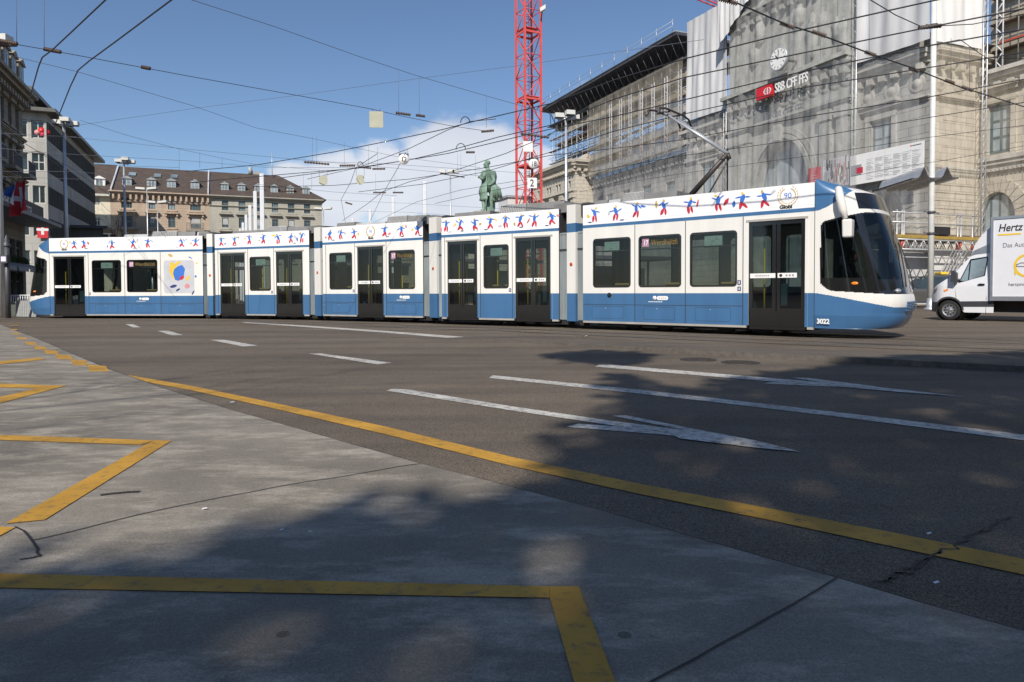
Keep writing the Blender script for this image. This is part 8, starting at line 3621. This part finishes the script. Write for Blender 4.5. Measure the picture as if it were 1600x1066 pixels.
B_, T_ = .013, .0065
wires = [
    ([(240, -60), (165, 0), (112, 50), (82, 78), (66, 90), (60, 105), (53, 130), (45, 160)], 5.6, B_, 'bold contact wire curving down left from the top edge, nearer the left border'),
    ([(330, -45), (268, 0), (185, 62), (140, 95), (122, 110), (110, 135), (92, 180), (84, 200)], 5.6, B_, 'bold contact wire curving down from the top edge towards the clustered lamp'),
    ([(-60, 52), (0, 65), (80, 79), (150, 92), (300, 120), (480, 152), (578, 170), (630, 182), (700, 196), (760, 205)], 6.3, .008, 'long span wire carrying the blank beige plate'),
    ([(-30, 78), (0, 83), (120, 112), (300, 165), (400, 200), (480, 215), (620, 245), (750, 262)], 7.0, T_, 'thin cross wire dropping from upper left through the blue sky'),
    ([(220, -30), (300, 0), (430, 42), (560, 88), (650, 118), (760, 150), (860, 178)], 6.8, T_, 'thin wire from the top edge down towards the crane'),
    ([(115, 197), (300, 170), (480, 147), (660, 122), (800, 104), (1000, 76), (1100, 62)], 8.0, T_, 'thin wire rising gently to the right behind the crane'),
    ([(125, 188), (200, 212), (280, 233), (350, 248), (405, 258), (520, 268)], 7.2, T_, 'thin wire sagging from the clustered lamp over the houses'),
    ([(100, 213), (280, 232), (450, 248), (640, 265), (760, 276)], 6.6, T_, 'faint cross wire just above the brown roofs'),
    ([(0, 208), (60, 212), (120, 214), (155, 258), (280, 262)], 6.4, T_, 'thin wire crossing the office block at its top windows'),
    ([(290, 268), (400, 258), (520, 238), (600, 222), (690, 203), (740, 190), (800, 176), (860, 162), (960, 125), (1070, 92), (1230, 52), (1450, 3), (1560, -20)], 5.6, B_, 'bold contact wire sweeping up to the right above the clock'),
    ([(480, 280), (560, 262), (640, 232), (700, 203), (735, 190), (775, 186)], 5.6, .010, 'wire joining the bold contact wire by the round number twelve'),
    ([(440, 278), (560, 262), (640, 250), (700, 236), (780, 214), (860, 196), (960, 155), (1070, 121), (1230, 88), (1450, 43), (1600, 14)], 5.6, B_, 'bold contact wire running across the clock face up to the right'),
    ([(300, 285), (450, 272), (560, 263), (700, 240), (860, 202), (960, 182), (1070, 156), (1250, 113), (1450, 72), (1600, 46)], 5.6, B_, 'bold contact wire passing over the red station sign'),
    ([(560, 300), (660, 288), (760, 268), (860, 238), (960, 205), (1070, 178), (1250, 138), (1450, 106), (1600, 82)], 5.6, .012, 'contact wire passing just below the red station sign'),
    ([(400, 292), (520, 290), (640, 280), (760, 262), (860, 243), (960, 232), (1070, 218), (1250, 184), (1450, 152), (1600, 124)], 5.6, .012, 'contact wire above the round arch'),
    ([(680, 318), (760, 300), (850, 282), (960, 262), (1070, 243), (1250, 218), (1450, 184), (1600, 160)], 5.6, .010, 'contact wire crossing the big round arch'),
    ([(905, 300), (1010, 280), (1130, 262), (1290, 240), (1450, 215), (1600, 196)], 5.6, .008, 'thin wire just above the tram roof towards the white information board'),
    ([(1330, 276), (1400, 262), (1480, 250), (1600, 228)], 5.8, .008, 'thin wire passing the wave shaped reflector'),
    ([(1120, -10), (1140, 0), (1230, 39), (1280, 54), (1360, 84), (1430, 108), (1500, 136), (1600, 167), (1660, 184)], 6.3, .016, 'thick span cable slanting down to the right across the station'),
    ([(1360, 0), (1400, 24), (1440, 42), (1520, 38), (1600, 22)], 6.5, .010, 'short span wire meeting the tall pale mast at the top'),
    ([(1446, 72), (1500, 62), (1540, 90), (1600, 92)], 6.2, .008, 'thin bracing wire behind the tall pale mast'),
    ([(575, 352), (600, 300), (622, 262), (634, 238)], 5.6, .010, 'far contact wire dropping steeply in the junction of wires'),
    ([(535, 345), (575, 318), (597, 300), (640, 284), (700, 270), (790, 240), (860, 210)], 5.6, .012, 'contact wire climbing from the stop pylons to the crane'),
    ([(584, 348), (650, 316), (720, 297), (800, 284), (860, 275)], 5.6, .009, 'low contact wire above the fourth tram section'),
    ([(540, 350), (533, 312), (548, 285), (556, 262), (590, 240)], 5.6, .010, 'looping wire in the knot right of the houses'),
    ([(0, 232), (60, 238), (160, 244), (300, 252), (420, 262), (560, 262)], 6.0, T_, 'thin wire low over the brown roofs with small droppers'),
    ([(0, 268), (110, 268), (200, 275), (300, 282), (400, 288), (520, 300), (620, 306)], 6.0, .007, 'dark thin wire along the eaves of the row of houses'),
    ([(0, 276), (150, 281), (300, 292), (420, 296)], 5.9, T_, 'faint wire crossing the upper windows of the houses'),
    ([(0, 248), (60, 236), (110, 262), (150, 290), (190, 318)], 5.7, .009, 'wire slanting down in front of the office block'),
    ([(40, 225), (80, 250), (130, 290), (170, 330)], 5.7, .009, 'second wire slanting down in front of the office block'),
    ([(500, 312), (640, 318), (760, 325), (850, 330)], 6.0, T_, 'thin level wire behind the statue'),
    ([(560, 330), (640, 332), (720, 338)], 6.0, T_, 'lowest level wire behind the white stop pylons'),
    ([(480, 252), (600, 256), (720, 264), (840, 272)], 6.4, T_, 'thin cross wire through the cloud below the round number twelve'),
]
for pts, z, r, lab in wires:
    wire(pts, z, r, lab, 'wire' if r >= .008 else 'wire_l')


def insulator(px, py, z, ang, L_, lab):
    c = wz(px, py, z)
    t = MB()
    dv = Vector((math.cos(ang), math.sin(ang) * .3, math.sin(ang))).normalized()
    n = 9
    prof = []
    for k in range(n):
        h = -L_ / 2 + L_ * k / n
        prof += [(.02, h), (.045, h + L_ / n * .3), (.045, h + L_ / n * .6), (.02, h + L_ / n * .9)]
    t.lathe(c, [(0, -L_ / 2)] + prof + [(0, L_ / 2)], 'insul', 10, dv)
    o = t.build('insulator')
    tag(o, lab, 'insulator', 'insulators on the overhead wires')


for a in ((12, 66, 6.3, -.2, .45, 'long brown insulator at the left edge'), (82, 79, 6.3, -.2, .40, 'brown insulator where the nearer curving wire meets the span'), (228, 106, 6.3, -.2, .22, 'small insulator on the span in the open sky'),
          (630, 178, 6.3, -.15, .45, 'insulator on the span right of the blank beige plate'), (657, 181, 6.3, -.15, .28, 'short insulator right of the plate, second of the pair'), (495, 255, 5.8, -.1, .95, 'long insulator over the hipped roof end'),
          (543, 259, 5.8, 0, .6, 'insulator left of the wire loop'), (570, 262, 5.8, -.1, .5, 'insulator under the wire loop'), (592, 264, 5.8, 0, .5, 'insulator right of the wire loop'), (593, 301, 5.7, 0, .6, 'insulator above the second white stop pylon'),
          (622, 301, 5.7, 0, .5, 'insulator just left of the tallest right pylon'), (1230, 40, 6.3, -.4, .3, 'insulator on the thick slanting cable over the clock'), (1280, 53, 6.3, -.4, .3, 'dark insulator on the thick cable right of the clock'), (1360, 84, 6.3, -.4, .25, 'insulator on the thick cable by the tarpaulin'),
          (1428, 109, 6.3, -.4, .25, 'insulator on the thick cable left of the pale mast'), (1484, 128, 6.3, -.4, .25, 'insulator on the thick cable right of the pale mast'), (1512, 139, 6.3, -.4, .3, 'insulator on the thick cable before the near wing'),
          (1453, 42, 6.5, .1, .5, 'dark insulator clamped to the tall pale mast'), (1138, 2, 6.3, -.3, .35, 'insulator at the top edge above the clock front'), (836, 212, 5.9, -.15, .9, 'long dark insulator before the crane'),
          (762, 205, 6.0, .1, .4, 'insulator left of the crane'), (545, 318, 5.7, -.3, .4, 'insulator over the low end of the roofs'), (735, 238, 5.7, 0, .3, 'insulator under the small wire hoop'), (450, 299, 5.8, 0, .6, 'insulator in front of the hipped roof')):
    insulator(*a)


def droppers():
    D = [(26, -5, 66), (69, 0, 79), (623, 107, 179), (655, 117, 182), (760, 146, 200), (488, 212, 255), (495, 213, 256), (538, 222, 261), (576, 228, 262), (590, 230, 264), (280, 233, 268), (312, 238, 262), (347, 246, 262), (474, 270, 296), (487, 270, 296),
         (587, 272, 301), (617, 272, 301), (743, 242, 276), (1358, 0, 80), (1486, 60, 128), (1515, 75, 140), (715, 240, 268), (720, 240, 268)]
    W = ['short faint dropper at the left border beside the hotel roof', 'long dropper down to the insulator on the nearer curving wire', 'long dropper right of the blank beige plate, first of a pair', 'long dropper right of the blank beige plate, second of the pair',
         'dropper left of the crane under the thin diagonal wire', 'first of two close droppers over the hipped roof end', 'second of two close droppers over the hipped roof end', 'dropper just left of the wire loop cluster', 'dropper on the right half of the wire loop cluster', 'rightmost dropper of the wire loop cluster',
         'dropper before the third dormer of the rose stone house', 'dropper before the ridge of the rose stone house', 'dropper near the joint of the rose and pale stone houses', 'low dropper holding the left rounded plate, left of two', 'low dropper by the left rounded plate, right of two',
         'dropper above the second white stop pylon', 'dropper between the second and the tallest right pylon', 'short dropper beside the statue head', 'long dropper over the cross window bay of the station', 'dropper just right of the tall pale mast', 'dropper before the inner corner of the near wing', 'left strand of the tiny pair under the wire hoop', 'right strand of the tiny pair under the wire hoop']
    for k, (px, a, b) in enumerate(D):
        lo_ = wz(px, b, 5.8)
        hi = at(px, a, lo_.y)
        mb = MB()
        mb.tube([lo_, hi], .005, 'wire_l', 4)
        tag(mb.build('dropper_wire'), W[k], 'wire', 'vertical droppers')


droppers()


def hoop(px, py, r, lab):
    c = wz(px, py, 5.8)
    mb = MB()
    pts = [c + Vector((-r * math.cos(math.pi * k / 10), 0, r * 1.3 * math.sin(math.pi * k / 10))) for k in range(11)]
    mb.tube(pts, .014, 'wire', 6)
    tag(mb.build('wire_hoop'), lab, 'wire loop', 'jumper loops')


hoop(563, 259, .11, 'small jumper loop between the insulators right of the houses')
hoop(720, 234, .16, 'jumper loop on the wires left of the crane')
hoop(727, 192, .13, 'jumper loop on the bold wire, higher and right of the round number twelve')


def hangsign(px, py, z, kind, lab, txt=None):
    c = wz(px, py, z)
    s = c.y / F
    fr = Frame((c.x, c.y), (1, .1))
    t = thing('hanging_sign', lab, 'sign', fr.p(0, c.z, 0), 'signs hung from the wires')
    mb = MB()
    if kind == 'round':
        mb.lathe(fr.p(0, c.z, 0), [(0, .01), (8 * s, .01), (8 * s, -.01), (0, -.01)], 'film', 28, fr.n)
        mb.build('plate', t)
        mb = MB()
        mb.fbox(fr, -7.5 * s, 7.5 * s, c.z + 3 * s, c.z + 9 * s, -.015, .005, 'steel_d')
        mb.build('holder', t)
    elif kind == 'square':
        mb.fbox(fr, -7.5 * s, 7.5 * s, c.z - 8 * s, c.z + 8 * s, -.01, .01, 'film')
        mb.build('plate', t)
    else:
        w, h = kind
        M.setdefault('blank', mat('plate_beige_back', (.42, .42, .32), .7))
        o_ = dict(u0=-w * s, u1=w * s, z0=c.z - h * s, z1=c.z + h * s, r=(w * s * .8 if h < 12 and w < 8 else .02))
        pp = outline(o_)
        mb.prism([fr.p(*p, 0) for p in pp], fr.n * .015, 'blank')
        mb.build('plate', t)
    if txt:
        mb = MB()
        hh = 7.5 * s if kind == 'round' else 11 * s
        n = len(txt)
        ff = Frame(fr.o, (1, .1), fr.n)
        textmesh(mb, txt, ff, -hh * (.62 if n == 2 else .33), c.z - hh / 2, hh, 'ink', d=.013, bold=.02 * hh, sx=.85)
        mb.build('number', t)
    for q in (-6, 6):
        mb = MB()
        mb.tube([fr.p(q * s, c.z + 6 * s, 0), fr.p(q * s, c.z + 17 * s, 0)], .006, 'wire', 4)
        mb.build('hanger', t)


hangsign(631, 249, 5.6, 'round', 'round white plate with the number twelve hung from the wires', '12')
hangsign(834, 256, 5.6, 'round', 'round white plate with the number eighteen hung in front of the crane', '18')
hangsign(831.5, 286, 5.4, 'square', 'square white plate with the number two hung before the crane', '2')
hangsign(825, 229, 5.9, 'square', 'blank white square plate hung highest before the crane')
hangsign(588, 187, 5.9, (10.5, 12.5), 'blank beige square plate hung alone high in the blue sky')
hangsign(505, 282, 5.4, (6.5, 7.5), 'blank beige plate with rounded bottom, nearer the houses of two')
hangsign(563, 281, 5.4, (6.0, 7.5), 'blank beige plate with rounded bottom below the wire loop')
